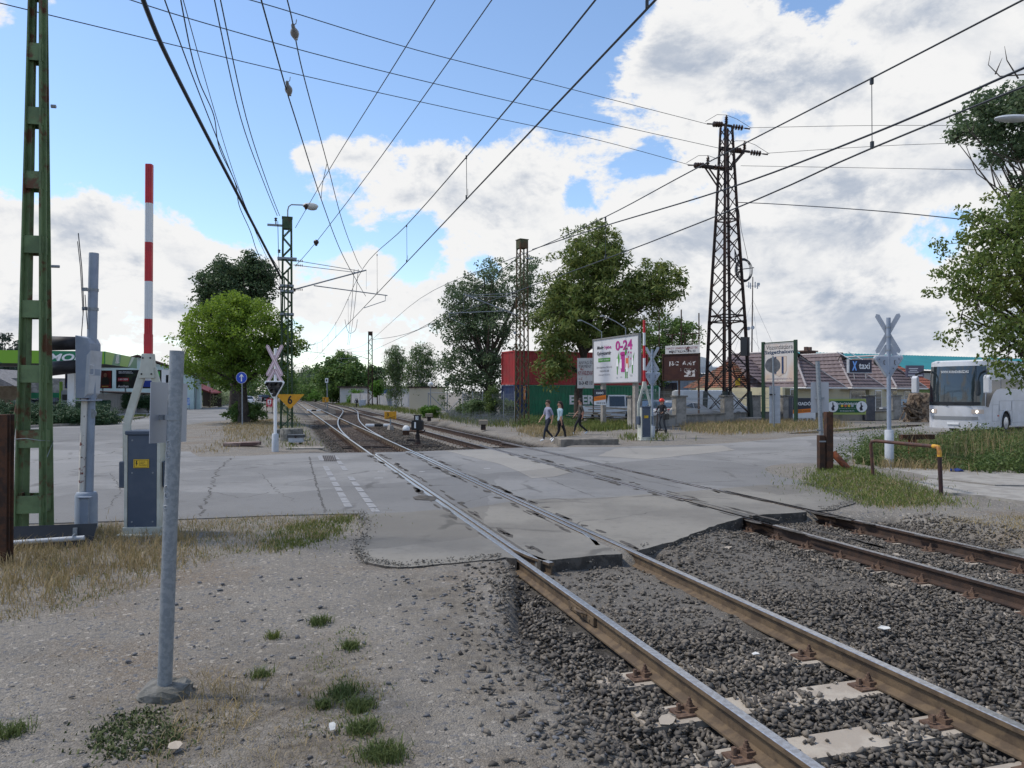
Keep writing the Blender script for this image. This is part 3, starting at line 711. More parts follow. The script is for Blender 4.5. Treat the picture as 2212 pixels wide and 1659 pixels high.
n = 520; Y = 3.2 + rs_.rand(n) ** 1.3 * 5; s = rs_.uniform(-1.2, 2.3, n); s = np.where(rs_.rand(n) < .6, rs_.uniform(1.0, 2.2, n), s); X = s + TT * Y
sz = rs_.uniform(.012, .038, n); P = np.stack([X, Y, base_z(X, Y)[0] + sz * .2], -1)
o = stones('stone_chips', P, sz, slate, 8, PROTOF, False); tag(o, 'flat grey slate chips scattered beside the ballast', 'stone chips', kind='stuff')
# ------------------------------------------------------------------ grass
dryg = M('dry_grass', (.40, .305, .175), .85, 0, (.21, .17, .07), attr='tint', trans=.25)
mixg = M('mixed_grass', (.20, .20, .055), .85, 0, (.055, .105, .02), attr='tint', trans=.25)
greeng = M('green_grass', (.075, .14, .025), .8, 0, (.045, .085, .018), attr='tint', trans=.25)
tuftg = M('tuft_grass', (.13, .165, .05), .8, 0, (.07, .10, .03), attr='tint', trans=.25)
def inpoly(P, poly):
    x, y = P[:, 0], P[:, 1]; c = np.zeros(len(P), bool); j = len(poly) - 1
    for i in range(len(poly)):
        xi, yi = poly[i]; xj, yj = poly[j]
        c ^= ((yi > y) != (yj > y)) & (x < (xj - xi) * (y - yi) / (yj - yi + 1e-12) + xi); j = i
    return c
def scatter(poly, n, seed, clump=0.0, edge=0.0):
    r = np.random.RandomState(seed); p = np.array(poly); lo, hi = p.min(0), p.max(0); o = []
    k = 0
    while k < n:
        q = lo + (hi - lo) * r.rand(n * 2, 2)
        if clump:
            v = np.sin(q[:, 0] * 5.1 + seed) * np.sin(q[:, 1] * 4.3 + seed * 2) + .6 * np.sin(q[:, 0] * 13 + q[:, 1] * 9) + r.randn(len(q)) * .5
            q = q[v > clump - .6]
        q = q[inpoly(q, poly)]; o.append(q); k += len(q)
    q = np.concatenate(o)[:n]; dd = np.hypot(q[:, 0], q[:, 1])[:, None]; return q + r.randn(len(q), 2) * np.minimum(.022 * dd, .45) * (r.rand(len(q), 1) ** 2) * 1.6
def blades(name, P2, h, wd, mat, seed, lean=.5, zoff=0.0, z=None):
    r = np.random.RandomState(seed); n = len(P2); zz = base_z(P2[:, 0], P2[:, 1])[0] if z is None else np.full(n, z)
    B = np.stack([P2[:, 0], P2[:, 1], zz + zoff - .005], -1); a = r.rand(n) * 6.283; hh = h * (.45 + .75 * r.rand(n)); ww = wd * (.6 + .6 * r.rand(n))
    d = np.stack([np.cos(a), np.sin(a), np.zeros(n)], -1); b = r.rand(n) * 6.283; ld = np.stack([np.cos(b), np.sin(b), np.zeros(n)], -1); ln = (lean * r.rand(n) * hh)[:, None]
    up = np.zeros((n, 3)); up[:, 2] = hh
    V = np.stack([B - d * ww[:, None], B + d * ww[:, None], B + up * .6 + ld * ln * .35 - d * ww[:, None] * .7, B + up * .6 + ld * ln * .35 + d * ww[:, None] * .7, B + up * (1 - .25 * lean * r.rand(n))[:, None] + ld * ln], 1).reshape(-1, 3)
    f = np.array([[0, 1, 3], [0, 3, 2], [2, 3, 4]]); Fa = (f[None] + (np.arange(n) * 5)[:, None, None]).reshape(-1, 3)
    return npmesh(name, V, Fa, mat, attr=np.repeat(r.rand(n), 3))
def gpatch(label, poly, n, h, wd, mat, seed, lean=.6, clump=0.0, name='grass'):
    o = blades(name, scatter(poly, n, seed, clump), h, wd, mat, seed, lean); return tag(o, label, 'grass', kind='stuff')
vergeA = px([(-60, 1340), (-60, 1180), (130, 1140), (420, 1122), (620, 1112), (772, 1110), (745, 1140), (690, 1165), (600, 1192), (480, 1196), (400, 1230), (300, 1262), (150, 1310)])
vergeB = px([(-60, 1300), (-60, 1180), (150, 1150), (350, 1140), (420, 1160), (390, 1220), (250, 1250), (100, 1290)])
gpatch('tall dry straw grass on the verge around the barrier foot', vergeB, 3300, .20, .005, dryg, 21, 1.1, .5)
gpatch('short dry grass along the near road edge', vergeA, 8000, .075, .004, dryg, 22, 1.3, .6)
gpatch('patchy green grass on the near verge', vergeA, 3600, .055, .004, mixg, 23, 1.2, .9)
gpatch('low green weeds at the tip of the near verge', px([(560, 1165), (640, 1130), (770, 1110), (745, 1140), (690, 1168), (600, 1190)]), 2600, .07, .006, mixg, 24, .9, .2)
for i, (x, y, r_, n, lb) in enumerate([(690, 1352, 22, 260, 'green grass tuft in the gravel path, farthest of the near tufts'), (755, 1402, 20, 260, 'green grass tuft just right of the farthest tuft'), (592, 1382, 16, 120, 'thin pale grass tuft left of the green tufts'),
        (742, 1500, 34, 330, 'green grass tuft in the middle of the tuft row'), (775, 1530, 30, 420, 'dense green tuft below the middle of the tuft row'), (783, 1578, 36, 380, 'green tuft second from the bottom of the picture'), (828, 1635, 48, 520, 'large green grass tuft at the bottom of the picture'), (698, 1528, 18, 200, 'small green tuft left of the tuft row'), (25, 1585, 36, 260, 'green tuft at the left edge of the path'), (562, 1462, 22, 160, 'grass tuft growing beside the dry clump by the signpost')]):
    c = G(x, y, -.08); rr_ = r_ / F * c.y
    q = np.array([[c.x, c.y]]) + np.random.RandomState(i).randn(n, 2) * rr_ * .5
    o = blades('grass_tuft', q, .06 + rr_ * .25, .004, tuftg if i != 2 else mixg, 40 + i, 1.3); tag(o, lb, 'grass tuft', 'grass tufts in the gravel path')
gpatch('dry straw and weeds around the signpost footing', px([(370, 1570), (420, 1430), (560, 1430), (620, 1500), (470, 1580)]), 560, .10, .003, dryg, 31, 1.6, .3)
gpatch('low creeping green weeds left of the signpost footing', px([(180, 1575), (250, 1520), (340, 1500), (400, 1560), (330, 1600), (220, 1610)]), 1500, .035, .008, M('creeper_green', (.055, .085, .025), .8, 0, (.10, .11, .04), attr='tint'), 32, 1.5)
gpatch('sparse dry grass stems on the near path', px([(250, 1659), (330, 1560), (620, 1480), (800, 1400), (860, 1659)]), 1500, .045, .0025, dryg, 33, 2.0)
gpatch('thin low green weeds between the grass tufts', px([(640, 1640), (680, 1350), (770, 1340), (830, 1500), (880, 1659)]), 1100, .03, .0035, mixg, 331, 1.8, .5)
gpatch('scattered straw bits over the near gravel', px([(0, 1659), (0, 1420), (400, 1300), (900, 1300), (1050, 1659)]), 1500, .02, .002, dryg, 332, 3.5)
gpatch('green grass mound in front of the rusty posts', px([(1738, 1046), (1775, 1014), (1830, 1012), (1900, 1030), (2010, 1060), (2070, 1088), (1900, 1094), (1830, 1080)]), 9000, .10, .007, M('bright_grass', (.19, .22, .05), .8, 0, (.07, .115, .025), attr='tint', trans=.25), 34, 1.0)
gpatch('dry brown grass beyond the far rail', px([(2000, 1120), (2230, 1110), (2230, 1160), (2100, 1150)]), 1800, .05, .005, dryg, 35, 1.2, .3)
gpatch('tall straw grass around the foot of the steel tower', px([(1470, 930), (1490, 912), (1640, 908), (1800, 910), (1830, 922), (1700, 934), (1560, 940)]), 6500, .40, .014, dryg, 36, 1.1, .2)
gpatch('green weeds mixed into the straw below the tower', px([(1480, 932), (1500, 914), (1800, 912), (1820, 922), (1600, 936)]), 2200, .3, .016, mixg, 361, 1.2, .6)
gpatch('brown dry grass on the grass mound before the rusty posts', px([(1760, 1050), (1830, 1025), (1950, 1045), (2080, 1090), (1900, 1098)]), 2600, .09, .006, dryg, 362, 1.3, .4)
gpatch('dry weeds on the far verge by the round concrete signal foot', px([(1340, 950), (1350, 938), (1450, 940), (1440, 952)]), 500, .25, .015, mixg, 37, .9)
gpatch('grass between the lamp mast and the near track', px([(560, 965), (600, 930), (615, 905), (590, 880), (600, 868), (625, 880), (660, 930), (690, 965), (640, 972)]), 5000, .18, .012, mixg, 38, .9, .2)
gpatch('grass under the round tree', px([(430, 975), (500, 952), (480, 930), (500, 915), (590, 905), (610, 935), (560, 950), (480, 978)]), 4500, .15, .012, dryg, 39, 1., .3)
gpatch('green verge along the right side of the far track', px([(720, 872), (760, 868), (960, 895), (1130, 910), (1130, 925), (1040, 922), (900, 896)]), 9000, .4, .02, mixg, 41, .8)
gpatch('dry grass at the foot of the rusty mast', px([(1120, 932), (1150, 918), (1260, 930), (1230, 945), (1160, 945)]), 1800, .3, .015, dryg, 42, .9)
gpatch('green weeds below the white billboard', px([(1250, 930), (1270, 912), (1365, 915), (1370, 926), (1300, 932)]), 2600, .4, .02, mixg, 43, .8)
gpatch('lawn strip by the filling station entrance', px([(215, 915), (300, 903), (310, 896), (240, 904)]), 2600, .2, .03, mixg, 44, .8)
gpatch('roadside grass under the village fences', px([(396, 884), (458, 879), (500, 871), (540, 863), (500, 862), (400, 872)]), 3200, .25, .04, mixg, 45, .8)
for x, y, sx, sy, lb in ((1910, 1363, .06, .04, 'white paper scrap on the ballast between the tracks'), (1632, 1420, .05, .03, 'torn white scrap beside the near right rail'), (1440, 1563, .07, .05, 'pale crumpled wrapper on the ballast left of the near rail'), (1565, 1190, .12, .05, 'pale flat stone slab in the dirt between the tracks'), (718, 1580, .05, .025, 'white shard lying among the grass tufts'), (378, 1620, .05, .035, 'tan flat pebble at the bottom of the path')):
    p = G(x, y, -.15 if x > 1000 else -.075); m = MB(); r7 = random.Random(x); m.prism([(math.cos(k) * sx * r7.uniform(.7, 1.2), math.sin(k) * sy * r7.uniform(.7, 1.3), r7.uniform(0, .015)) for k in np.linspace(0, 5.4, 7)], (0, 0, .004)); o = m.build('litter_scrap', M('litter_white', (.55, .55, .53), .7) if 'white' in lb else M('litter_tan', (.36, .31, .25), .8), loc=(p.x, p.y, p.z + .02)); o.rotation_euler = (.15, -.12, x); tag(o, lb, 'litter')
# ------------------------------------------------------------------ near left: masts, signal, barrier, signpost
def lattice_mast(label, base, hgt, wb, wt, mat, rz, plates=None, brace=.55, ch=.07, pw=.24, group=None, cap=True, flange=True, name='lattice_mast'):
    root = thing(name, label, 'mast', base, rz, group)
    def half(z): return (wb + (wt - wb) * z / hgt) / 2
    for sx in (-1, 1):
        for sy in (-1, 1):
            m = MB(); a, b = half(0), half(hgt)
            m.bar((sx * a, sy * a, -.1), (sx * b, sy * b, hgt), ch, .016 if not flange else .02)
            m.bar((sx * (a), sy * (a - .0) - sy * ch * .5, -.1), (sx * b, sy * b - sy * ch * .5, hgt), .02, ch)
            m.build('corner_post', mat, root)
    m = MB()
    if plates:
        for z in plates:
            h = half(z) + .012; m = MB()
            for sx, sy in ((0, -1), (0, 1), (-1, 0), (1, 0)):
                m.box((sx * h, sy * h, z), ((.016, 2 * h, pw) if sx else (2 * h, .016, pw)))
            m.build('batten_band', mat, root)
    else:
        n = int(hgt / brace); zs = [hgt * i / n for i in range(n + 1)]
        for i in range(n):
            z0, z1 = zs[i], zs[i + 1]; a, b = half(z0), half(z1); f = 1 if i % 2 else -1
            for sx, sy in ((0, -1), (0, 1), (-1, 0), (1, 0)):
                if sx: p, q = (sx * a, -f * a, z0), (sx * b, f * b, z1)
                else: p, q = (-f * a, sy * a, z0), (f * b, sy * b, z1)
                m.bar(p, q, .045, .012, up=(sx, sy, .01))
        m.build('lattice_bracing', mat, root)
    if cap:
        m = MB(); h = half(hgt) + .03
        m.box((0, 0, hgt - .22), (2 * h, 2 * h, .5)); m.box((0, 0, hgt + .05), (2 * h + .06, 2 * h + .06, .04)); m.build('cap_box', mat, root)
    return root
b0 = G(73, 1172, -.08)
lm = lattice_mast('tall green and rusty battened mast beside the road, cut by the left edge', (b0.x, b0.y, -.08), 11.2, .33, .05, green_p, R(10), plates=[.55 + .895 * i for i in range(12)], ch=.095, cap=False)
m = MB(); m.tube([(-.34, -.05, .55), (-.25, -.05, 1.6), (-.17, 0, 2.2)], .03, 8); m.tube([(-.42, .1, -.05), (-.24, .1, .5)], .035, 8); m.build('stay_pipe', green_p, lm)
m = MB(); m.box((-.30, 0, .58), (.28, .2, .22)); m.tube([(-.22, .02, .72), (-.4, .0, .70), (-.45, -.02, .62)], .018, 6); m.build('timber_block', rustd, lm)
m = MB()
m.tube([(-.16, -.24, 1.45), (0, -.25, 1.46), (.17, -.24, 1.43), (.2, .1, 1.4), (.24, -.2, 1.2)], .005, 5)
m.build('tie_wire', galv, lm)
m = MB(); m.cyl((.2, 0, 3.85), (.3, 0, 3.85), .02); m.cyl((.18, 0, 6.1), (.24, 0, 6.1), .025); m.build('bolt', galv, lm)
# rusty beam stub at the picture's left edge
b1_ = G(4, 1228, -.08); rb = thing('rusty_beam', 'short dark rusty steel beam standing at the left edge before the green mast', 'steel post', (b1_.x, b1_.y, -.08), R(8))
m = MB(); m.box((0, 0, .9), (.16, .02, 1.85)); m.box((0, .08, .9), (.17, .016, 1.85)); m.box((0, -.08, .9), (.17, .016, 1.85)); m.build('beam', rust, rb, bevel=.004)
# fallen sign panel with a tube
c = G(100, 1196, -.08); fp = thing('fallen_sign', 'dark sheet metal sign lying on edge with a grey tube along its back', 'fallen sign', (c.x, c.y, -.08), R(14))
m = MB(); prof = [(0, 0), (.10, .03), (.16, .10), (.17, .34)]
vs = []
for x in (-.62, .5):
    for i, (y, z) in enumerate(prof): vs.append((x + (.05 if x > 0 and i == 3 else 0), y, z))
m._add(vs, [(i, i + 1, i + 5, i + 4) for i in range(3)])
o = m.build('sign_panel', M('dark_sheet', (.035, .042, .055), .45), fp); sm = o.modifiers.new('thick', 'SOLIDIFY'); sm.thickness = .006
m = MB(); m.cyl((-.62, .06, .14), (.42, .08, .17), .032, n=14); m.build('tube', greyl, fp, smooth=True)
m = MB(); m.box((.30, .11, .22), (.05, .02, .16)); m.tube([(.30, .02, .18), (.30, .03, .215), (.30, .1, .22)], .012, 6); m.build('clamp', galv, fp)
# light signal seen from the side
c = G(186, 1158, -.08); sg = thing('crossing_signal', 'grey level crossing light signal seen from the side with two long black hoods', 'signal', (c.x, c.y, -.08), 0)
m = MB(); m.lathe([(.15, -.1), (.148, .6), (.13, .635), (.05, .65)], (0, 0, 0), 20); o = m.build('base', greyp, sg, smooth=True)
m = MB(); m.box((.06, -.155, .36), (.13, .03, .42)); m.box((.07, -.17, .585), (.2, .06, .02)); m.build('base_door', greyp, sg, bevel=.006)
m = MB(); m.tube([(.045, 0, .6), (.055, .02, 2.1)], .052, 14); m.tube([(.04, .02, 2.0), (.075, .02, 4.12)], .066, 16); m.build('pole', greyp, sg, smooth=True)
peel = M('peeling_white_paint', (.62, .60, .56), .7, 0, (.16, .03, .02), 6, .56, .62, .2, 30, col3=(.05, .02, .015), sc3=14, lo3=.60, hi3=.66)
m = MB(); m.tube([(-.055, -.02, .62), (-.02, -.02, 2.0)], .045, 12); m.build('white_pipe', peel, sg, smooth=True)
m = MB(); m.plate([(-.085, 2.0), (.07, 2.0), (.12, 2.37), (.12, 2.79), (.08, 2.87), (-.10, 2.91)], -.14, .14); m.box((.02, 0, 1.97), (.24, .32, .02)); o = m.build('signal_box', greyp, sg, bevel=.01)
m = MB(); m.plate([(.05, 2.02), (.10, 2.07), (.135, 2.69), (.08, 2.62)], -.155, .155); m.tube([(.13, -.16, 2.33), (.19, -.16, 2.34), (.19, -.16, 2.47), (.13, -.16, 2.48)], .008, 6); m.build('box_lid', greyl, sg, bevel=.004)
m = MB(); m.lathe([(.07, 0), (.07, .02)], (.08, -.03, 1.78), 14, 'Y'); m.build('round_cap', galv, sg)
hoodm = M('hood_black', (.014, .014, .018), .65, 0, (.03, .03, .035), 6)
for z, dz in ((2.80, .0), (2.47, -.05)):
    m = MB(); n = 18; vs = []
    for r_, x in ((.095, -.10), (.108, -.63)):
        for j in range(n):
            a = 2 * math.pi * j / n; vs.append((x, r_ * math.cos(a), z + r_ * math.sin(a) + (dz if x < -.5 else 0)))
    m._add(vs, [(j, (j + 1) % n, n + (j + 1) % n, n + j) for j in range(n)])
    o = m.build('hood', hoodm, sg, smooth=True); q = o.modifiers.new('thick', 'SOLIDIFY'); q.thickness = .004
m = MB()
for z in (3.3, 3.58): m = MB(); m.lathe([(.074, -.02), (.074, .02)], (.066, .02, z), 14); m.box((-.01, -.06, z), (.07, .02, .05)); m.build('pipe_clamp', galv, sg)
m = MB(); m.tube([(-.02, -.06, 3.3), (-.06, -.05, 3.9), (-.12, -.04, 4.4)], .007, 5); m.tube([(-.03, -.06, 3.2), (-.08, -.05, 3.9), (-.13, -.04, 4.28)], .006, 5); m.tube([(-.02, -.07, 3.3), (-.045, -.07, 2.95), (-.05, -.07, 2.7)], .006, 5); m.tube([(0, -.07, 3.5), (.03, -.08, 3.2), (.05, -.08, 3.0)], .006, 5)
m.build('cut_cable', wirem, sg)
# ---- barrier
def barrier(label, loc, rz):
    root = thing('crossing_barrier', label, 'barrier', loc, rz, 'raised level crossing barriers')
    m = MB(); m.box((0, 0, .03), (.62, .55, .06)); m.box((0, 0, .10), (.5, .42, .1)); m.build('base_plate', cream, root, bevel=.01)
    m = MB(); m.box((0, -.02, .76), (.385, .34, 1.26)); m.build('cabinet', cabin, root, bevel=.012)
    m = MB()
    for sx in (-1, 1): m.box((sx * .212, 0, .76), (.04, .40, 1.28))
    m.build('side_frame', cream, root, bevel=.006)
    m = MB(); m.box((0, -.02, 1.42), (.45, .38, .06)); m.build('cabinet_lid', cabin, root, bevel=.015)
    m = MB()
    for x in (-.13, .14): 
        for z in (.22, .88, 1.32): m.lathe([(.012, 0), (.012, .006)], (x, -.197, z), 8, 'Y')
    m.build('screws', galv, root)
    for sx in (-1, 1):
        m = MB(); pts = [(sx * .27, .0, .85), (sx * .275, 0, 1.55), (sx * .055, 0, 2.3)]
        for i in range(2): m.bar(pts[i], pts[i + 1], .055, .10)
        m.build('boom_arm', cream, root, bevel=.006)
        m = MB(); m.box((sx * .285, 0, .85), (.09, .26, .36)); m.build('counterweight', cabin, root, bevel=.015)
    m = MB(); m.plate([(-.10, 2.16), (.10, 2.16), (.07, 2.50), (-.07, 2.50)], -.06, .06); m.build('boom_bracket', cream, root, bevel=.008)
    m = MB()
    for x, z in ((-.05, 2.44), (.05, 2.44), (-.065, 2.22), (.065, 2.22)): m.lathe([(.012, 0), (.012, .008)], (x, -.068, z), 8, 'Y')
    m.build('bolts', black, root)
    m = MB(); zz = [2.48, 2.98, 3.50, 4.04, 4.58, 5.12]
    prof = [(-.045, -.03), (-.03, -.045), (.03, -.045), (.045, -.03), (.045, .03), (.03, .045), (-.03, .045), (-.045, .03)]
    for i in range(5):
        m.mat(i % 2); tz = .0006 * (i == 0)
        k = 1.12 if i == 0 else 1.0
        m.prism([(x * 1.02, y, zz[i]) for x, y in prof], (0, 0, zz[i + 1] - zz[i]))
        for x in (-.025, 0., .025): m.box((x, -.0465, (zz[i] + zz[i + 1]) / 2), (.006, .006, zz[i + 1] - zz[i]))
    m.mat(0); m.prism([(x * 1.12, y * 1.12, 2.49) for x, y in prof], (0, 0, .28))
    m.build('boom', [red, M('boom_white', (.62, .64, .66), .45)], root)
    lb = MB(); lb.box((-.01, -.197, 1.005), (.20, .008, .115)); lab = lb.build('warning_label', yell2, root)
    f = MB()
    for x, z, w_, h_ in ((-.01, 1.052, .18, .004), (-.01, .957, .18, .004), (-.098, 1.005, .004, .099), (.078, 1.005, .004, .099)): f.box((x, -.2025, z), (w_, .002, h_))
    f.prism([(-.075, -.2035, 1.045), (-.06, -.2035, 1.045), (-.066, -.2035, 1.012), (-.055, -.2035, 1.012), (-.078, -.2035, .965), (-.072, -.2035, 1.0), (-.082, -.2035, 1.0)], (0, .002, 0))
    f.build('frame_and_bolt', black, lab)
    text('A vezeték\nérintése\néletveszélyes!', black, lab, (.015, -.2030, 1.005), w=.105, h=.062)
    return root
c = G(318, 1158, -.06); br1 = barrier('near red and white barrier boom raised upright above a dark cabinet on the left verge', (c.x, c.y, -.05), R(6)); br1.scale = (1.04, 1.04, 1.045)
# ---- foreground signpost
c = G(355, 1503, -.08); sp = thing('sign_post', 'galvanised signpost in a concrete footing carrying a rectangular plate seen from behind', 'signpost', (c.x, c.y, -.08), 0)
m = MB(); m.tube([(0, 0, 0), (.035, .0, 1.2), (.075, 0, 2.37)], .0475, 24); o = m.build('pole', galv, sp, smooth=True)
r_ = random.Random(4); m = MB()
m.sph((0, .02, .01), .2, (.92, .8, .42), 18, 10); m.v = [(x * (1 + r_.uniform(-.07, .07)), y * (1 + r_.uniform(-.07, .07)), z + r_.uniform(-.015, .015)) for x, y, z in m.v]
sq = lambda v: math.copysign(abs(v / .19) ** .62 * .17, v); m.v = [(sq(x) + r_.uniform(-.008, .008), sq(y) * 1.05 + r_.uniform(-.008, .008), min(z * 1.1, .085 + r_.uniform(-.01, .006))) for x, y, z in m.v]; m.build('footing', concd, sp)
pl = MB(); pl.box((0, 0, 0), (.345, .004, .42)); po = pl.build('sign_plate', M('sign_back_grey', (.36, .38, .42), .42, .3), sp); po.location = (-.03, .11, 1.94); po.rotation_euler = (0, R(1.5), R(72))
m = MB(); m.lathe([(.056, -.018), (.056, .018)], (.053, 0, 1.91), 20); m.box((-.05, .03, 1.91), (.10, .03, .035), rz=R(-35)); m.build('clamp', galv, sp)
m = MB()
for x, z, s_ in ((.052, 1.70, .05), (.045, 1.66, .035), (.05, 1.73, .03), (.035, 1.42, .035), (.04, 1.38, .03), (.03, 1.3, .014)): m.tube([(x - .008 + .016 * math.cos(k), -.0475 + .003 * abs(math.cos(k)), z + s_ * math.sin(k) * .8) for k in np.linspace(0, 5.5, 9)], .0035, 4)
m.build('chalk_scribble', M('chalk', (.36, .38, .40), .8), sp)
# ------------------------------------------------------------------ railway masts, catenary, wires
def P0(sc_, Y, x=0.0):                       # point on ground: intercept s at depth Y
    return Vector((sc_ + TT * Y, Y, 0))
lampm = thing
LMX, LMY = -10.35, 34.0
lm2 = lattice_mast('green lattice railway mast with a street lamp on top and catenary arm', (LMX, LMY, 0), 10.0, .5, .36, green_d, PHI, brace=.42, ch=.09)
m = MB(); m.box((0, -.05, .1), (.9, .9, .5)); 
m.build('mast_foot', concd, lm2, bevel=.03)
m = MB(); m.tube([(0.02, 0, 10.0), (0.02, 0, 10.4), (.06, 0, 10.58), (.18, 0, 10.68), (.72, 0, 10.70)], .03, 8); m.build('lamp_bracket', galv, lm2, smooth=True)
m = MB(); m.sph((1.03, 0, 10.68), .36, (1, .5, .42), 16, 10); o = m.build('lamp_head', M('lamp_shell', (.52, .52, .50), .4), lm2, smooth=True)
m = MB(); m.sph((1.1, 0, 10.58), .24, (1, .55, .42), 14, 8); m.build('lamp_glass', M('lamp_lens', (.32, .33, .33), .15), o, smooth=True)
m = MB()
for z, w_ in ((8.15, .85), (6.9, .6), (6.65, .6), (5.6, .62)): m.box((0, -.26, z), (w_, .04, .09)); m.box((0, .26, z), (w_, .04, .09))
m.box((-.42, 0, 9.68), (.9, .05, .1)); m.tube([(-.5, 0, 9.7), (-.5, 0, 9.95)], .03, 8); m.build('cross_bracket', galv, lm2)
m = MB()
for x, z in ((-.35, 8.5), (-.5, 9.95), (.32, 6.75), (-.32, 6.8)): m.lathe([(.03, -.1), (.08, -.06), (.03, -.02), (.08, .02), (.03, .06)], (x, -.1, z), 10)
m.build('insulator', porc, lm2, smooth=True)
m = MB(); m.tube([(.05, -.3, .3), (.05, -.3, 7.6)], .035, 8); m.tube([(-.12, -.28, 7.2), (-.1, -.3, 5.5), (0, -.3, 5.2)], .03, 6); m.build('cable_pipe', green_d, lm2)
def arm(root, sgn, L_, z=0.0, col=galv, far=False):
    """catenary cantilever: two tie rods, raking tube, registration tube and steady arm"""
    x0 = sgn * .28; xe = sgn * L_
    m = MB(); m.tube([(x0, 0, 6.65 + z), (xe, 0, 7.72 + z - 0.0)], .035, 6)
    if not far: m.tube([(x0, 0, 8.02 + z), (xe - sgn * .3, 0, 7.66 + z)], .016, 5)
    m.tube([(x0, 0, 7.8 + z), (xe - sgn * .4, 0, 7.58 + z)], .016, 5)
    m.tube([(sgn * (L_ * .33), 0, 7.0 + z - .12), (sgn * (L_ + 1.0), 0, 6.55 + z)], .026, 6)
    m.tube([(sgn * (L_ + .9), 0, 6.56 + z), (sgn * (L_ + .9), 0, 6.3 + z), (sgn * (L_ - .1), 0, 5.92 + z)], .018, 5)
    m.tube([(xe, 0, 7.72 + z), (xe, 0, 6.8 + z)], .006, 4)
    a = m.build('cantilever_arm', col, root)
    for zz in (6.67, 8.0, 7.79):
        if far and zz == 8.0: continue
        m = MB()
        for k in range(4): m.lathe([(.03, -.02), (.07, 0), (.03, .02)], (x0 + sgn * (.12 + .09 * k), 0, zz + z), 8, 'X')
        m.build('insulator', porc, a)
    return a
arm(lm2, 1, 3.6, .10)
# right hand and distant masts
rm = P0(14.4, 44.7); rmast = lattice_mast('rusty lattice mast standing before the red container with arms reaching left', (rm.x, rm.y, 0), 11.2, .62, .48, rustgreen, PHI + R(12), brace=.6, ch=.085)
arm(rmast, -1, 3.9, .0, galv)
m = MB(); m.box((.35, -.32, 10.1), (.5, .05, .06)); m.tube([(.3, -.3, 10.1), (.3, -.3, 10.35)], .03, 6); m.lathe([(.09, 0), (.09, .03)], (-.55, -.1, 5.6), 14, 'Y'); m.build('cable_bracket', galv, rmast)
m = MB(); m.box((-.04, -.36, 2.0), (.13, .015, .8)); wl = m.build('warning_plate', M('worn_orange_plate', (.42, .16, .04), .6, 0, (.5, .42, .34), 5, .5, .54), rmast)
m = MB(); m.plate([(-.07, 2.37), (-.03, 2.37), (-.05, 2.29), (-.015, 2.29), (-.075, 2.12), (-.05, 2.24), (-.085, 2.24)], -.372, -.369); m.build('lightning_mark', black, wl)
names = ['second', 'third', 'fourth', 'fifth', 'sixth', 'seventh']
rmf = lattice_mast('second rusty lattice mast down the right side of the tracks, dark against the birches', (*P0(12.4, 106)[:2], 0), 10.7, .62, .5, rustd, PHI, brace=.7, ch=.1, group='lattice masts along the railway')
arm(rmf, -1, 3.7, .2, galv, True)
for i, Y in enumerate((157, 210, 262)):
    c = copytree(rmf, (*P0(12.4, Y)[:2], 0), PHI, '%s rusty lattice mast down the right side of the tracks' % names[i + 1])
lmf = lattice_mast('second green lattice mast down the left side, hidden mostly by the lamp mast', (*P0(.15, 88)[:2], 0), 10., .5, .4, green_d, PHI, brace=.7, ch=.1, group='lattice masts along the railway')
arm(lmf, 1, 3.6, .2, galv, True)
for i, Y in enumerate((142, 196, 250)):
    copytree(lmf, (*P0(.15, Y)[:2], 0), PHI, '%s green lattice mast down the left side of the tracks' % names[i + 1])
c_ = P0(6.0, 237); copytree(lmf, (c_.x, c_.y, 0), PHI, 'thin green lattice mast far off right of the vanishing rails')
# ---- wires
def wire(label, pts, r=.012, mat=None, sag=0.0, n=14, name='overhead_wire', group=None, extra=None):
    pts = [Vector(p) for p in pts]
    if len(pts) == 2:
        a, b = pts; pts = [a + (b - a) * t - Vector((0, 0, 4 * sag * t * (1 - t))) for t in np.linspace(0, 1, n)]
    else:                                     # smooth curve through the points
        o = []
        for i in range(len(pts) - 1):
            p0, p1, p2, p3 = pts[max(i - 1, 0)], pts[i], pts[i + 1], pts[min(i + 2, len(pts) - 1)]
            for t in np.linspace(0, 1, 7)[:-1]:
                o.append(.5 * ((2 * p1) + (p2 - p0) * t + (2 * p0 - 5 * p1 + 4 * p2 - p3) * t * t + (3 * p1 - p0 - 3 * p2 + p3) * t ** 3))
        pts = o + [pts[-1]]
    m = MB(); m.tube(pts, r * 1.25, 5)
    return tag(m.build(name, mat or wirem), label, 'wire', group)
W = wire
def on(s, *p): return [onS(x, y, s) for x, y in p]
# track 1 contact and messenger, track 2 contact and messenger
def zc(s, Y, z): return Vector((s + TT * Y, Y, z))
sC1 = 3.65
c1 = W('contact wire over the near track, upper right to the vanishing point', [zc(sC1, 5.5, 5.87), zc(sC1, 34, 5.9), zc(sC1, 88, 5.95), zc(sC1, 142, 5.95), zc(sC1, 260, 5.95)], .011, wirec)
mes = [zc(sC1, 5.5, 6.62), zc(sC1, 12, 6.66), zc(sC1, 22, 7.0), zc(sC1, 34, 7.75), zc(sC1, 48, 7.0), zc(sC1, 61, 6.8), zc(sC1, 75, 7.1), zc(sC1, 88, 7.85), zc(sC1, 115, 6.9), zc(sC1, 142, 7.85), zc(sC1, 196, 7.8), zc(sC1, 260, 7.8)]
m1 = W('messenger wire hung above the near track contact wire', mes, .010, wirec)
def zat(mes_, Y):
    for i in range(len(mes_) - 1):
        if mes_[i].y <= Y <= mes_[i + 1].y:
            t = (Y - mes_[i].y) / (mes_[i + 1].y - mes_[i].y); return mes_[i].z + (mes_[i + 1].z - mes_[i].z) * t
    return mes_[-1].z
k = 0
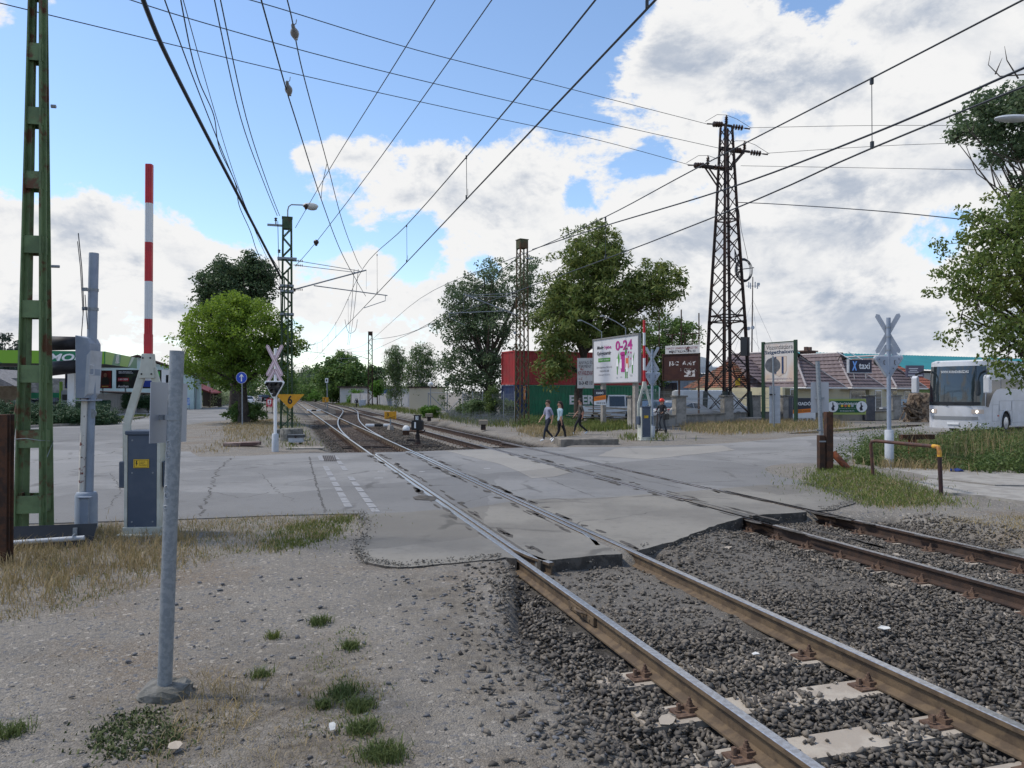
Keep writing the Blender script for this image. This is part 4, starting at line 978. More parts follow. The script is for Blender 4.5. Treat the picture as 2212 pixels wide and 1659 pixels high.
for (s_, mes_, zcv, Ys, root) in ((sC1, mes, 5.89, [7.42, 14.8, 22, 29, 42, 52, 61, 70, 80], m1),):
    for Y in Ys:
        m = MB(); x = s_ + TT * Y; zt = zat(mes_, Y); m.tube([(x, Y, zt), (x + .01, Y, zcv)], .006, 4); m.box((x, Y, zt - .03), (.03, .03, .07)); m.box((x, Y, zcv + .03), (.03, .03, .08)); m.tube([(x, Y, zcv + .05), (x + .03, Y, zcv + .07), (x + .03, Y, zcv + .2)], .004, 4)
        m.build('dropper', wirec, root)
W('contact wire over the far track', on(8.23, (2330, 140), (1877, 323), (1400, 525)) + [zc(8.23, 44.7, 5.85), zc(8.23, 106, 5.9), zc(8.23, 260, 5.95)], .011, wirec)
mes2 = on(8.23, (2300, -45), (2200, 5), (1885, 168), (1500, 366), (1305, 470), (1140, 545)) + [zc(8.23, 44.7, 7.7), zc(8.23, 75, 6.9), zc(8.23, 106, 7.8), zc(8.23, 157, 7.7), zc(8.23, 260, 7.7)]
m2 = W('messenger wire above the far track, running down from the top right corner', mes2, .010, wirec)
for x, y0, y1 in ((1883, 169, 322), (1308, 470, 560)):
    a = onS(x, y0, 8.23); b = onS(x - 5, y1, 8.23); m = MB(); m.tube([a, (a.x, a.y, b.z)], .006, 4); m.box((a.x, a.y, a.z - .04), (.04, .04, .09)); m.box((a.x, a.y, b.z + .04), (.04, .04, .1)); m.build('dropper', wirec, m2)
W('thick black feeder cable sagging from the rusty mast to the upper right', on(14.5, (2330, 95), (2205, 150), (1880, 291), (1567, 409), (1300, 490), (1150, 539)), .022, wirem)
W('black feeder cable between the rusty masts beyond the crossing', [zc(14.4, 44.9, 10.35), zc(13.6, 75, 8.4), zc(12.6, 106, 9.6)], .02, wirem)
# cables along the left masts
LT = Vector((LMX, LMY, 0))
W('thick black bundled cable from the top edge down to the lamp mast', [D(298, -30, 14.0), D(350, 100, 16.2), D(430, 260, 20.2), D(500, 395, 24.6), D(560, 510, 29.6), D(608, 602, 34.)], .042, wirem)
W('thin cable right of the thick bundle, running to the lamp mast', [D(345, -30, 14.2), D(420, 175, 18.4), D(500, 375, 24.), D(560, 510, 29.6), D(608, 590, 34.)], .012, wirem)
W('slack wavy cable hanging in loops from its carrier wire', [D(385, -30, 14.4), D(412, 110, 17.), D(432, 180, 18.6), D(462, 250, 20.6), D(474, 320, 22.4), D(508, 395, 25.), D(517, 445, 26.5), D(541, 500, 29.), D(556, 545, 31.), D(580, 590, 33.), D(606, 622, 34.)], .012, wirem)
W('carrier wire above the slack wavy cable', [D(393, -10, 14.4), D(456, 215, 20.), D(510, 390, 25.), D(560, 520, 30.), D(606, 618, 34.)], .008, wirem)
W('left of two parallel wires running to the lamp mast bracket', [D(457, -30, 15.2), D(520, 255, 22.), D(570, 395, 28.), D(599, 466, 34.)], .012, wirem)
W('right of two parallel wires running to the lamp mast bracket', [D(470, -30, 15.2), D(532, 255, 22.), D(577, 395, 28.), D(604, 466, 34.)], .012, wirem)
W('wire dropping from the bracket down the left of the lamp mast', [D(600, 478, 33.8), D(602, 560, 33.8), D(606, 640, 33.8), D(607, 760, 33.8)], .012, wirem)
# anchored crossover catenary with egg insulators
W('anchored wire with an egg insulator, left one over the crossing', [D(556, -30, 12.2), D(614, 178, 15.4), D(640, 262, 17.4), D(693, 428, 24.), D(735, 540, 30.), D(770, 606, 36.), D(790, 640, 44.)], .012, wirem)
W('anchored wire with an egg insulator, right one over the crossing', [D(612, -30, 12.), D(630, 38, 13.2), D(655, 160, 15.6), D(706, 350, 21.5), D(740, 480, 27.), D(770, 560, 33.), D(781, 580, 36.)], .010, wirem)
def egg(label, p, q, g='egg insulators on the anchored wires'):
    d = (q - p).normalized(); root = thing('egg_insulator', label, 'insulator', (p + q) / 2, 0, g); root.rotation_euler = d.to_track_quat('Z', 'Y').to_euler(); root.scale = (.62, .62, .95)
    m = MB(); m.lathe([(.03, -.16), (.09, -.12), (.125, -.03), (.13, .03), (.09, .12), (.035, .15)], (0, 0, 0), 14); m.build('porcelain_body', porcg, root, smooth=True)
    m = MB(); m.lathe([(.02, .14), (.06, .17), (.055, .3), (.02, .34)], (0, 0, 0), 10); m.box((0, 0, -.2), (.1, .04, .06)); m.tube([(.02, 0, .3), (.1, 0, .36), (.14, 0, .5)], .012, 5); m.build('clamp', galv, root)
egg('upper grey egg insulator near the top edge of the sky', D(640, 88, 14.0), D(633, 56, 13.5)); egg('lower grey egg insulator hanging left below the first', D(626, 206, 16.), D(621, 182, 15.6))
a, b = D(707, 350, 21.5), D(694, 428, 24.)
W('thin dropper wire joining the two anchored wires', [a, (a + b) / 2 + Vector((-.05, 0, -.1)), b], .007, wirem)
# span stays from the lamp mast to the upper right
W('stay wire from the lamp mast rising steeply to the top edge, upper one', [D(638, 492, 34.), D(720, 352, 26.), D(840, 160, 18.5), D(960, -32, 14.5)], .010, wirem)
W('stay wire from the lamp mast rising to the top edge, lower one', [D(638, 575, 34.), D(683, 523, 30.), D(800, 370, 23.), D(950, 160, 17.5), D(1082, -28, 14.)], .010, wirem)
for p, lb in ((D(661, 445, 31.2), 'black ball insulator on the upper stay in front of the lamp'), (D(683, 523, 30.), 'black ball insulator on the lower stay right of the lamp mast')):
    m = MB(); m.sph(p, .11, (1, 1, .9), 12, 8); m.sph(p + Vector((0, 0, -.1)), .06, n=8, m=6); tag(m.build('ball_insulator', porc, smooth=True), lb, 'insulator')
# medium voltage lines to the steel tower
TWX, TWY = G(1571, 912)[0] * 51.0 / G(1571, 912)[1], 51.0
W('uppermost crossing power line left of the steel tower', [D(480, -16, 24.), D(600, 17, 25.6), D(900, 108, 31.), D(1200, 184, 38.), D(1528, 268, 50.6)], .014, wirem)
W('middle crossing power line left of the steel tower', [D(240, -14, 23.), D(450, 52, 25.), D(800, 147, 30.), D(1200, 241, 38.5), D(1553, 320, 49.8)], .014, wirem)
W('lowest crossing power line left of the steel tower', [D(-60, -8, 22.6), D(300, 79, 26.), D(640, 160, 31.), D(1000, 240, 37.), D(1290, 302, 43.5), D(1489, 356, 50.3)], .014, wirem)
W('uppermost power line leaving the tower to the right', [D(1620, 276, 51.4), D(1900, 271, 50.), D(2300, 272, 48.)], .013, wirem)
W('middle power line leaving the tower to the right', [D(1656, 331, 51.8), D(1950, 313, 50.), D(2300, 304, 48.)], .013, wirem)
W('lowest power line leaving the tower to the right', [D(1600, 358, 51.5), D(1950, 364, 50.), D(2300, 370, 48.)], .013, wirem)
W('twisted black cable from the tower waist sloping right into the tree', [D(1590, 437, 51.), D(1680, 441, 48.), D(1900, 456, 41.), D(2100, 476, 35.), D(2320, 500, 29.)], .022, wirem)
W('jumper loops bunched between the crossover wires beyond the first arm', [D(745, 690, 60.), D(750, 712, 60.), D(757, 720, 60.), D(768, 712, 60.), D(772, 690, 60.)], .014, wirem)
for x0, y0, x1, y1, lb in ((765, 612, 751, 745, 'left'), (774, 612, 754, 745, 'right')):
    W('%s wire of the pair falling steeply to the second rusty mast arm' % lb, [D(x0, y0 - 30, 45.), D((x0 + x1) / 2, (y0 + y1) / 2, 60.), D(x1, y1, 100.)], .014, wirec)
# ------------------------------------------------------------------ signs and trackside things in the middle
def zbase(p): return (p.x, p.y, gz(p.x, p.y))
crossm = M('crossbuck_face', (.62, .50, .53), .5); redb = M('crossbuck_border', (.20, .03, .04), .5)
def xarm(m, cx, cz, L_, w, ang, y, inset=0.0, half=None):
    """a pointed board of the crossbuck; half = (from, to) along its length"""
    a0, a1 = half or (-L_ / 2, L_ / 2); h = w / 2 - inset; tip = w * .45
    pts = [(a0 + inset + tip, h), (a1 - inset - tip, h), (a1 - inset, 0 if not half else h * .0), (a1 - inset - tip, -h), (a0 + inset + tip, -h), (a0 + inset, 0)]
    c, s = math.cos(ang), math.sin(ang)
    return [(cx + x * c - z * s, y, cz + x * s + z * c) for x, z in pts]
def crossbuck_signal(label, loc, rz, front, hgt, group=None, lowz=.62):
    root = thing('crossbuck_signal', label, 'crossing sign', loc, rz, group)
    gm = white if front else greyl
    m = MB(); m.lathe([(.115, -.1), (.115, lowz - .03), (.10, lowz), (.05, lowz)], (0, 0, 0), 18); m.build('base', greyl, root, smooth=True)
    m = MB(); m.cyl((0, .0, lowz - .02), (0, 0, hgt), .055, n=14); m.build('pole', white if front else greyp, root, smooth=True)
    sgn = -1 if front else 1
    cz = hgt - .42; y0 = -.075 if front else .075; fm = crossm if front else M('sign_back', (.33, .36, .41), .5, .1, (.37, .40, .45), 3)
    for i, an in enumerate((R(62), R(118))):
        m = MB(); yy = y0 + sgn * .012 * i; m.prism(xarm(m, 0, cz, 1.22, .125, an, yy), (0, .006, 0)); o = m.build('crossbuck_arm', fm, root)
        if front:
            f = MB()
            for ins, mm in ((.018, 0), (.03, 1)):
                f.mat(mm); f.prism(xarm(f, 0, cz, 1.22, .125, an, yy - .0015 * (1 + mm)), (0, .001, 0)) if ins == 0 else f.prism(xarm(f, 0, cz, 1.22, .125, an, yy - .0012 * (1 + mm), ins), (0, .001, 0))
            f.build('red_border', [redb, crossm], o)
    for an, sd in ((R(58), -1), (R(122), 1)):
        m = MB(); cx, cz2 = sd * .14, cz - .54; yy = y0 - sgn * .014
        a2 = R(60) if sd < 0 else R(120)
        m.prism(xarm(m, cx, cz2, .58, .125, a2, yy), (0, .006, 0)); o = m.build('chevron_arm', fm, root)
        if front:
            f = MB()
            for ins, mm in ((.018, 0), (.03, 1)): f.mat(mm); f.prism(xarm(f, cx, cz2, .58, .125, a2, yy - .0012 * (1 + mm), ins), (0, .001, 0))
            f.build('red_border', [redb, crossm], o)
    for z in (cz + .16, cz - .10, cz - .46): m = MB(); m.lathe([(.062, -.02), (.062, .02)], (0, 0, z), 14); m.box((0, y0 * .55, z), (.12, .03, .035)); m.build('clamp', galv, root)
    # triangular lamp housing
    tz = hgt - (1.12 if front else 1.02)
    tri = [(-.33, .0), (.33, .0), (.36, -.07), (.06, -.58), (-.06, -.58), (-.36, -.07)]
    def T(k, y, zo=0): return [(x * k, y, tz - .28 + (z + .28) * k + zo) for x, z in tri]
    if front:
        m = MB(); m.prism(T(1., -.10), (0, .05, 0)); b = m.build('signal_plate', white, root, bevel=.006)
        m = MB(); m.prism(T(.86, -.115), (0, .014, 0)); m.build('black_face', black, b)
        for x, z in ((-.16, -.15), (.16, -.15), (0, -.36)):
            m = MB(); m.lathe([(.085, 0), (.085, .03), (.06, .035)], (x, -.15, tz + z), 16, 'Y'); lp = m.build('lamp', M('lamp_off', (.03, .03, .035), .2), root)
            h = MB(); n = 10; vs = []
            for yq, rr_ in ((-.115, .088), (-.27, .095)):
                for k in range(n + 1):
                    an = R(-10) + R(200) * k / n; vs.append((x + rr_ * math.cos(an), yq, tz + z + rr_ * math.sin(an)))
            h._add(vs, [(k, k + 1, n + 2 + k, n + 1 + k) for k in range(n)]); hh = h.build('lamp_hood', black, lp, smooth=True); q = hh.modifiers.new('t', 'SOLIDIFY'); q.thickness = .004
        m = MB(); m.box((0, -.28, tz - .44), (.06, .01, .02)); m.build('white_slot', white, b)
    else:
        m = MB(); m.prism(T(1., -.03), (0, .2, 0)); b = m.build('signal_housing', greyl, root, bevel=.012)
        m = MB(); m.prism(T(.9, -.05), (0, .02, 0)); lid = m.build('housing_lid', greyp, b, bevel=.006)
        m = MB()
        for x in (-.13, .13): m.tube([(x + .03, -.055, tz - .13), (x, -.075, tz - .14), (x, -.075, tz - .24), (x + .03, -.055, tz - .25)], .008, 5)
        for x, z in ((-.24, -.1), (.24, -.1), (0, -.48), (.1, -.35)): m.lathe([(.014, 0), (.014, .008)], (x, -.06, tz + z), 8, 'Y')
        m.build('lid_handles', darksteel, lid)
        for x, z in ((-.16, -.15), (.16, -.15)):
            m = MB(); m.lathe([(.10, 0), (.115, .42)], (x, .17, tz + z), 14, 'Y'); m.build('lamp_hood', black, root, smooth=True)
    return root
p = G(594.5, 974.5); crossbuck_signal('red bordered crossbuck above a black triangular light facing the camera', zbase(p), R(-8), True, 3.55)
p = G(1409, 946); crossbuck_signal('grey back of the crossbuck signal beside the far barrier', zbase(p), R(-12), False, 3.95, 'crossbuck signals seen from behind', .55)
crossbuck_signal('grey back of the crossbuck signal standing before the coach', (10.18, 20., .0), R(-16), False, 4.03, 'crossbuck signals seen from behind', 1.0)
p = G(1392, 950); br2 = copytree(br1, zbase(p), R(16), 'far raised red and white barrier boom beside the crossbuck back', scale=(1, 1, 1))
# blue direction sign
p = G(523.5, 921); ds = thing('direction_sign', 'round blue sign with a white upward arrow under the round tree', 'road sign', zbase(p), R(-6))
m = MB(); m.cyl((0, 0, 0), (-.03, 0, 2.85), .035, n=10); m.build('pole', galv, ds, smooth=True)
m = MB(); m.lathe([(.34, 0), (.34, .012)], (-.04, -.05, 2.83), 32, 'Y'); dsc = m.build('sign_disc', white, ds)
m = MB(); m.lathe([(.325, 0), (.325, .003)], (-.04, -.0545, 2.83), 32, 'Y'); m.build('blue_face', blue, dsc)
m = MB(); m.plate([(x - .04, z + 2.83) for x, z in ((-.035, -.22), (.035, -.22), (.035, .10), (.12, .02), (.12, .09), (0, .23), (-.12, .09), (-.12, .02), (-.035, .10))], -.0605, -.0585); m.build('arrow', white, dsc)
# yellow triangle 6 on the lamp mast
p = D(626.5, 866, 33.5); tr = thing('speed_sign', 'yellow downward triangle with a black 6 fixed to the lamp mast', 'railway sign', (p.x, p.y, p.z), R(4))
m = MB(); m.plate([(-.64, .30), (.64, .30), (.05, -.34), (-.05, -.34)], -.01, .01); m.build('sign_plate', yellow, tr)
text('6', black, tr, (0, -.014, .05), h=.40, w=.21, fat=.03); m = MB(); m.box((0, .04, .22), (1.0, .05, .05)); m.build('bracket', galv, tr)
# concrete block, small track box, slab
p = G(640, 958); tb = thing('track_box', 'small grey lidded track box with a black top by the lamp mast foot', 'cable box', zbase(p), R(10))
m = MB(); m.box((0, 0, .17), (.55, .4, .2)); m.build('body', greyl, tb, bevel=.01)
m = MB(); m.box((0, 0, .32), (.66, .46, .11)); m.build('lid', M('lid_dark', (.05, .055, .06), .5), tb, bevel=.012)
m = MB(); m.box((-.18, 0, .03), (.1, .3, .1)); m.box((.18, 0, .03), (.1, .3, .1)); m.lathe([(.05, 0), (.05, .05)], (0, -.26, .3), 10, 'Y'); m.build('feet', darksteel, tb)
p = G(524, 967); o = MB(); o.box((0, 0, .08), (1.25, .42, .12)); q = o.build('kerb_stone', M('stained_concrete', (.25, .19, .165), .9, 0, (.09, .055, .05), 3), None, bevel=.015, loc=zbase(p)); q.rotation_euler = (R(2), R(-1), R(6)); tag(q, 'loose reddish concrete beam lying on the sandy verge under the round tree', 'kerb stone')
p = G(660, 968); o = MB(); o.box((0, 0, .02), (1.3, .6, .06)); q = o.build('concrete_slab', concrete, None, loc=zbase(p)); q.rotation_euler = (0, 0, R(10)); tag(q, 'low buried concrete slab beside the near track behind the crossing', 'concrete slab')
p = G(630, 951); o = MB(); o.lathe([(.46, -.1), (.48, .3), (.45, .5), (.40, .53)], (0, 0, 0), 18); q = o.build('concrete_block', concd, None, loc=zbase(p)); tag(q, 'round dark concrete block in front of the lamp mast', 'concrete block')
p = G(1268, 960); cb = MB(); cb.box((0, 0, .04), (2.3, 1.9, .34)); q = cb.build('concrete_platform', M('weathered_concrete', (.23, .205, .175), .9, 0, (.13, .12, .105), 3, bump=.4, bsc=20), None, bevel=.03, loc=(p.x, p.y + .9, 0)); q.rotation_euler = (0, 0, R(6)); tag(q, 'low weathered concrete platform at the road edge before the pedestrians', 'concrete slab')
# red hoarding by the road, switch lanterns and other trackside things
p = G(582, 893); kf = thing('red_board', 'small red advertising board at the roadside behind the crossbuck', 'sign board', (p.x * 70 / p.y, 70, 0), R(-8))
m = MB(); m.box((0, 0, .62 + .42), (.62, .03, .80)); m.build('board', M('board_red', (.42, .02, .03), .5), kf)
m = MB(); m.box((0, -.018, 1.17), (.36, .006, .36)); m.build('white_panel', white, kf); text('KFC', white, kf, (0, -.022, .9), w=.3, h=.12, fat=.03); text('400 m', white, kf, (.04, -.022, .73), w=.34, h=.1)
m = MB(); m.box((0, -.0225, 1.2), (.16, .004, .16)); m.box((0, -.0225, 1.07), (.08, .004, .1)); m.build('portrait_patch', redb, kf)
m = MB(); m.cyl((-.28, 0, 0), (-.28, 0, .7), .03); m.cyl((.28, 0, 0), (.28, 0, .7), .03); m.build('legs', rustd, kf)
def switch_stand(label, p, rz, k=1.0):
    t = thing('switch_lantern', label, 'switch lantern', (p.x, p.y, -.2), rz, 'switch lanterns beside the tracks')
    m = MB(); m.lathe([(.14, 0), (.12, .2), (.10, .22), (.10, .42), (.06, .46), (.05, .62)], (0, 0, 0), 12); m.tube([(.05, 0, .5), (.25, 0, .52), (.32, 0, .62)], .03, 6); m.box((-.25, 0, .18), (.4, .1, .08)); m.build('stand', darksteel, t)
    m = MB(); m.plate([(-.22, .62), (.22, .62), (.24, .68), (.24, .98), (.18, 1.04), (-.18, 1.04), (-.24, .98), (-.24, .68)], -.16, .16); h = m.build('lantern_case', black, t, bevel=.01)
    m = MB(); m.box((-.07, -.164, .83), (.07, .006, .26)); m.build('white_bar', white, h)
    m = MB(); m.box((0, 0, 1.13), (.26, .24, .2)); m.box((0, 0, 1.24), (.3, .28, .03)); c = m.build('lantern_top', black, t)
    m = MB(); m.box((0, -.123, 1.13), (.12, .004, .16)); n_ = m.build('number_plate', white, c); text('3', black, n_, (0, -.127, 1.13), h=.12)
    return t
p = G(902, 950); sw = switch_stand('black switch lantern with a white bar between the two tracks', p, R(-6))
p = G(770, 878.3); c = copytree(sw, (p.x * 1.0, p.y, -.1), R(-10), 'distant switch lantern beside the pale green bush beyond the crossing')
p = G(843.5, 928.6, -.2); y3 = thing('switch_sign', 'yellow rectangular sign with a black 3 on a stub of concrete', 'railway sign', (p.x, p.y, -.22), R(-4))
m = MB(); m.lathe([(.22, 0), (.16, .26), (.13, .3)], (0, 0, 0), 4); m.build('concrete_foot', concrete, y3); m = MB(); m.cyl((0, 0, .25), (0, 0, .75), .045); m.build('post', galv, y3)
m = MB(); m.box((0, -.03, .88), (.72, .02, .44)); m.build('sign_plate', yellow, y3, bevel=.02); text('3', black, y3, (-.16, -.043, .93), h=.24, fat=.02)
m = MB(); m.plate([(-.26, .70), (.28, .70), (.28, .73), (-.26, .73)], -.045, -.042); m.plate([(-.1, .73), (.28, .80), (.28, .83), (-.02, .73)], -.045, -.042); m.build('switch_mark', black, y3)
p = G(703, 884); y4 = thing('switch_sign', 'small distant yellow sign between the tracks near the thin white post', 'railway sign', (p.x, p.y, -.2), R(0))
m = MB(); m.box((0, 0, 1.35), (.75, .02, .62)); m.build('sign_plate', yellow, y4); text('3', black, y4, (-.15, -.02, 1.4), h=.3); m = MB(); m.cyl((0, .03, 0), (0, .03, 1.4), .05); m.box((0, 0, .15), (.6, .4, .35)); m.build('post', concrete, y4)
p = G(707.5, 880); wp = thing('post_sign', 'thin grey post with a small white head between the tracks', 'railway sign', (p.x, p.y, -.2), 0)
m = MB(); m.cyl((0, 0, 0), (-.1, 0, 4.), .08, .06); m.build('post', galv, wp); m = MB(); m.box((-.12, -.05, 3.9), (.42, .05, .62)); m.build('head', white, wp); m = MB(); m.box((-.12, -.08, 3.9), (.2, .01, .3)); m.build('mark', black, wp)
p = G(817, 918.5); wm = thing('fouling_marker', 'white concrete bar with a black middle lying between the tracks', 'railway marker', (p.x, p.y, -.2), R(3))
for x, mm, nm, w_ in ((-.5, white, 'white_end', .55), (.55, white, 'white_end', .45), (.03, black, 'black_middle', .5)):
    m = MB(); m.box((x, 0, .2), (w_, .22, .16)); m.build(nm, mm, wm, bevel=.03)
p = G(706, 884.); wm2 = copytree(wm, (p.x, p.y - 6, -.2), R(0), 'white bar marker at the foot of the distant yellow sign')
p = G(877, 940, -.2); rt = thing('round_target', 'rust and white ball weight of the switch lever left of the lantern', 'switch weight', (p.x, p.y, -.22), 0)
m = MB(); m.lathe([(.0, 0), (.14, .02), (.19, .07), (.14, .12), (0, .14)], (0, 0, .34), 20, 'Y'); m.build('weight_disc', white, rt, smooth=True)
m = MB(); m.box((0, .06, .14), (.34, .14, .24)); m.cyl((0, .07, .2), (.9, .07, .22), .025); m.build('lever', rust, rt)
for x, y, lb in ((1055, 925, 'low grey ground signal box right of the far track, near the lavender'), (934, 900, 'low brown ground signal on a post left of the lavender')):
    p = G(1044, 928) if x == 1055 else G(927, 909)
    t = thing('trackside_box', lb, 'trackside box', (p.x, p.y, -.02), 0, 'boxes along the far track'); m = MB(); m.cyl((0, 0, 0), (0, 0, .3), .14, n=10); m.build('post', darksteel, t); m = MB(); m.box((0, 0, .42), (.5, .4, .25)); m.build('lid', M('weathered_lid', (.26, .22, .17), .8), t, bevel=.03)
p = G(783, 878.5); t = MB(); t.box((0, 0, .5), (.9, .6, 1.)); q = t.build('relay_cabinet', greyl, None, bevel=.02, loc=(p.x, p.y, 0)); tag(q, 'squat pale relay cabinet beside the second rusty mast', 'relay cabinet')
p = G(1120, 900)
# right edge: posts, railing
c = G(1790, 1020); rp = thing('rusty_post', 'tall rusty square post strapped to the leaning galvanised pole', 'steel post', (c.x, c.y, 0), R(4))
m = MB(); m.box((0, 0, .72), (.17, .17, 1.6)); m.build('post', rust, rp, bevel=.005)
c2 = G(1774, 1020); rp2 = thing('rusty_post', 'short rusty channel post left of the leaning galvanised pole', 'steel post', (c2.x, c2.y, 0), R(4))
m = MB(); m.box((0, 0, .44), (.15, .16, .98)); m.build('post', rustd, rp2, bevel=.005); m = MB(); m.box((0, -.085, .78), (.17, .006, .035)); m.build('perforated_strap', galv, rp2)
orr = M('orange_rust', (.26, .075, .03), .8, 0, (.12, .045, .025), 6, bump=.3, bsc=30)
m = MB(); m.tube([D(1799, 978, 18.9), D(1842, 1024, 18.6)], .085, 12); tag(m.build('rusty_pipe', orr, smooth=True), 'orange rusty pipe leaning against the tall rusty post', 'pipe')
c3 = G(1779, 1016); gp = thing('sign_post', 'leaning galvanised signpost behind the rusty posts with a small plate back', 'signpost', (c3.x, c3.y + .12, 0), 0)
m = MB(); m.tube([(.03, 0, 0), (-.09, 0, 2.82)], .055, 12); m.build('pole', galv, gp, smooth=True)
m = MB(); m.box((-.0, .09, 1.88), (.44, .006, .80), rz=R(-12)); m.build('sign_plate', M('sign_back_grey', (.42, .44, .47), .4, .3), gp); m = MB(); m.box((-.02, .04, 1.86), (.2, .08, .05)); m.build('clamp', galv, gp)
m = MB(); m.box((.06, -.07, 1.03), (.42, .008, .035)); m.build('perforated_strap', galv, gp)
A, B = G(1887, 1034), G(2030, 1068); rl = thing('pipe_railing', 'rusty bent pipe railing on the pavement with a yellow elbow', 'railing', (A.x, A.y, 0), 0)
brk = M('brown_pipe', (.055, .03, .025), .6, 0, (.09, .04, .025), 5); b_ = B - A
m = MB(); m.tube([(0, 0, -.1), (-.06, 0, .80), (-.05, -.02, .86), (.02, -.1, .885), (b_.x * .93, b_.y * .93, .93)], .038, 10); m.build('rail_pipe', brk, rl, smooth=True)
m = MB(); m.tube([(b_.x * .92, b_.y * .92, .932), (b_.x * .985, b_.y * .985, .93), (b_.x + .0, b_.y, .84), (b_.x, b_.y, .74)], .043, 10); m.build('yellow_elbow', M('flaking_yellow', (.55, .30, .03), .6, 0, (.30, .13, .03), 7), rl, smooth=True)
m = MB(); m.tube([(b_.x, b_.y, .78), (b_.x + .03, b_.y, -.1)], .040, 10); m.build('end_post', M('red_brown_pipe', (.06, .02, .022), .6, 0, (.03, .015, .015), 5), rl, smooth=True)
c = D(1981, 985, 21.5); bn = thing('rusty_trestle', 'low rusty beam on two stub legs half hidden in the weeds', 'trestle', (c.x, c.y, .1), R(10))
m = MB(); m.box((0, 0, .62), (1.05, .16, .14)); m.build('beam', rust, bn); m = MB(); m.box((-.15, 0, .25), (.17, .14, .65)); m.build('leg', orr, bn)
p = G(2066, 1021); m = MB(); m.sph((0, 0, .03), .12, (1.6, .9, .35), 10, 6); m.v = [(x + .03 * math.sin(y * 40), y, z + .02 * math.sin(x * 35)) for x, y, z in m.v]; q = m.build('blue_bag', M('blue_plastic', (.02, .04, .16), .5), loc=(p.x, p.y, .03)); tag(q, 'crumpled dark blue plastic bag on the pavement edge', 'plastic bag')
# ------------------------------------------------------------------ left background: filling station and village
lime = M('lime_panel', (.17, .36, .02), .4); dgreen = M('dark_green_panel', (.0, .16, .07), .4); swoosh = M('swoosh_grey', (.42, .52, .45), .4); soff = M('canopy_soffit', (.10, .105, .10), .7)
cA = Vector((-34.7, 63, 0)); fx = Vector((-.965, -.264, 0)); fy = Vector((-.264, .965, 0)); rzc = math.atan2(-fx.y, -fx.x)
cn = thing('canopy', 'green and lime filling station canopy behind the green mast', 'canopy', cA, rzc)
# local: x to the right along the front, so the front runs from -26 to 0; y into depth
Z0, Z1 = 4.45, 5.52
m = MB(); m.box((-13, 6, 4.95), (25.8, 11.8, .9)); m.build('roof_slab', soff, cn)
m = MB(); m.box((-13, -.03, (Z0 + Z1) / 2), (26, .06, Z1 - Z0)); m.box((.03, 6, (Z0 + Z1) / 2), (.06, 12.1, Z1 - Z0)); fs_ = m.build('fascia', dgreen, cn)
def fp_(name, mt, polys, side=False):
    m = MB()
    for q in polys:
        if not side: m.prism([(x, -.065, z) for x, z in q], (0, .004, 0))
        else: m.prism([(.064, x, z) for x, z in q], (.004, 0, 0))
    return m.build(name, mt, fs_)
for q_ in ([(-7.6, Z0), (-4.9, Z0), (-4.55, Z1), (-7.6, Z1)], [(-10.6, 4.75), (-7.6, Z0 + .05), (-7.6, Z1), (-10.6, Z1)], [(-2.0, Z0), (-.0, Z0), (0, Z1), (-1.4, Z1)], [(-22, Z0 + .2), (-12, Z0 + .5), (-12, Z1), (-22, Z1)]): fp_('lime_panel', lime, [q_])
fp_('swoosh', swoosh, [[(-11.0, 5.15), (-9.4, 4.85), (-7.7, Z0 + .02), (-9.5, Z0 + .22), (-11.0, Z0 + .32)]])
fp_('lime_side_panels', lime, [[(0, Z0), (2.2, Z0), (3.2, Z1), (0, Z1)], [(5, Z0), (8, Z0), (9.5, Z1), (5.6, Z1)]], True)
fp_('side_swoosh', swoosh, [[(3.3, Z0 + .2), (4.4, Z0 + .2), (4.8, Z1 - .05), (3.9, Z1 - .05)], [(8.2, Z0), (9.2, Z0 + .2), (11.0, Z1), (9.8, Z1)]], True)
text('MOL', white, cn, (-2.95, -.085, 4.98), w=2.5, h=.62, shear=.25, fat=.03)
t_ = text('MOL', white, cn, (.085, 4.1, 4.98), w=1.3, h=.55, shear=.2, fat=.02, rz=R(90))
for x, y in ((-3.2, 2.6), (-3.2, 9), (-14, 2.6), (-14, 9)):
    m = MB(); m.box((x, y, 2.2), (.5, .5, 4.5)); m.build('column', white, cn)
for i, (sx, sy, Y) in enumerate(((143, 877, 66), (181, 875, 70))):
    p = D(sx, sy, Y); t = thing('fuel_pump', ('lime framed fuel pump left of the light signal', 'lime framed fuel pump just right of the light signal')[i], 'fuel pump', (p.x, p.y, 0), rzc, 'fuel pumps under the canopy')
    m = MB(); m.box((0, 0, 1.1), (.7, .5, 2.2)); m.build('body', M('pump_grey', (.25, .27, .29), .5), t, bevel=.03)
    m = MB(); m.box((-.42, 0, 1.5), (.12, .6, 3.)); m.build('lime_side', lime, t, bevel=.03); m = MB(); m.box((0, -.26, 1.6), (.5, .02, .5)); m.build('screen', black, t); m = MB(); m.tube([(.3, -.28, 1.4), (.45, -.4, .7), (.38, -.3, .4), (.3, -.28, 1.0)], .03, 6); m.build('hose', black, t)
m = MB(); p = D(155, 835, 84); sh = thing('station_shop', 'grey stone clad shop with a dark green base behind the pumps', 'shop', (p.x, p.y, 0), rzc)
m = MB(); m.box((-3, 0, 1.8), (9, 5, 3.6)); m.build('wall', M('stone_cladding', (.20, .195, .18), .9, 0, (.34, .33, .30), 2.5, bump=.6, bsc=4), sh); m = MB(); m.box((-3, -2.55, 1.0), (9, .1, 2.)); m.build('green_band', dgreen, sh)
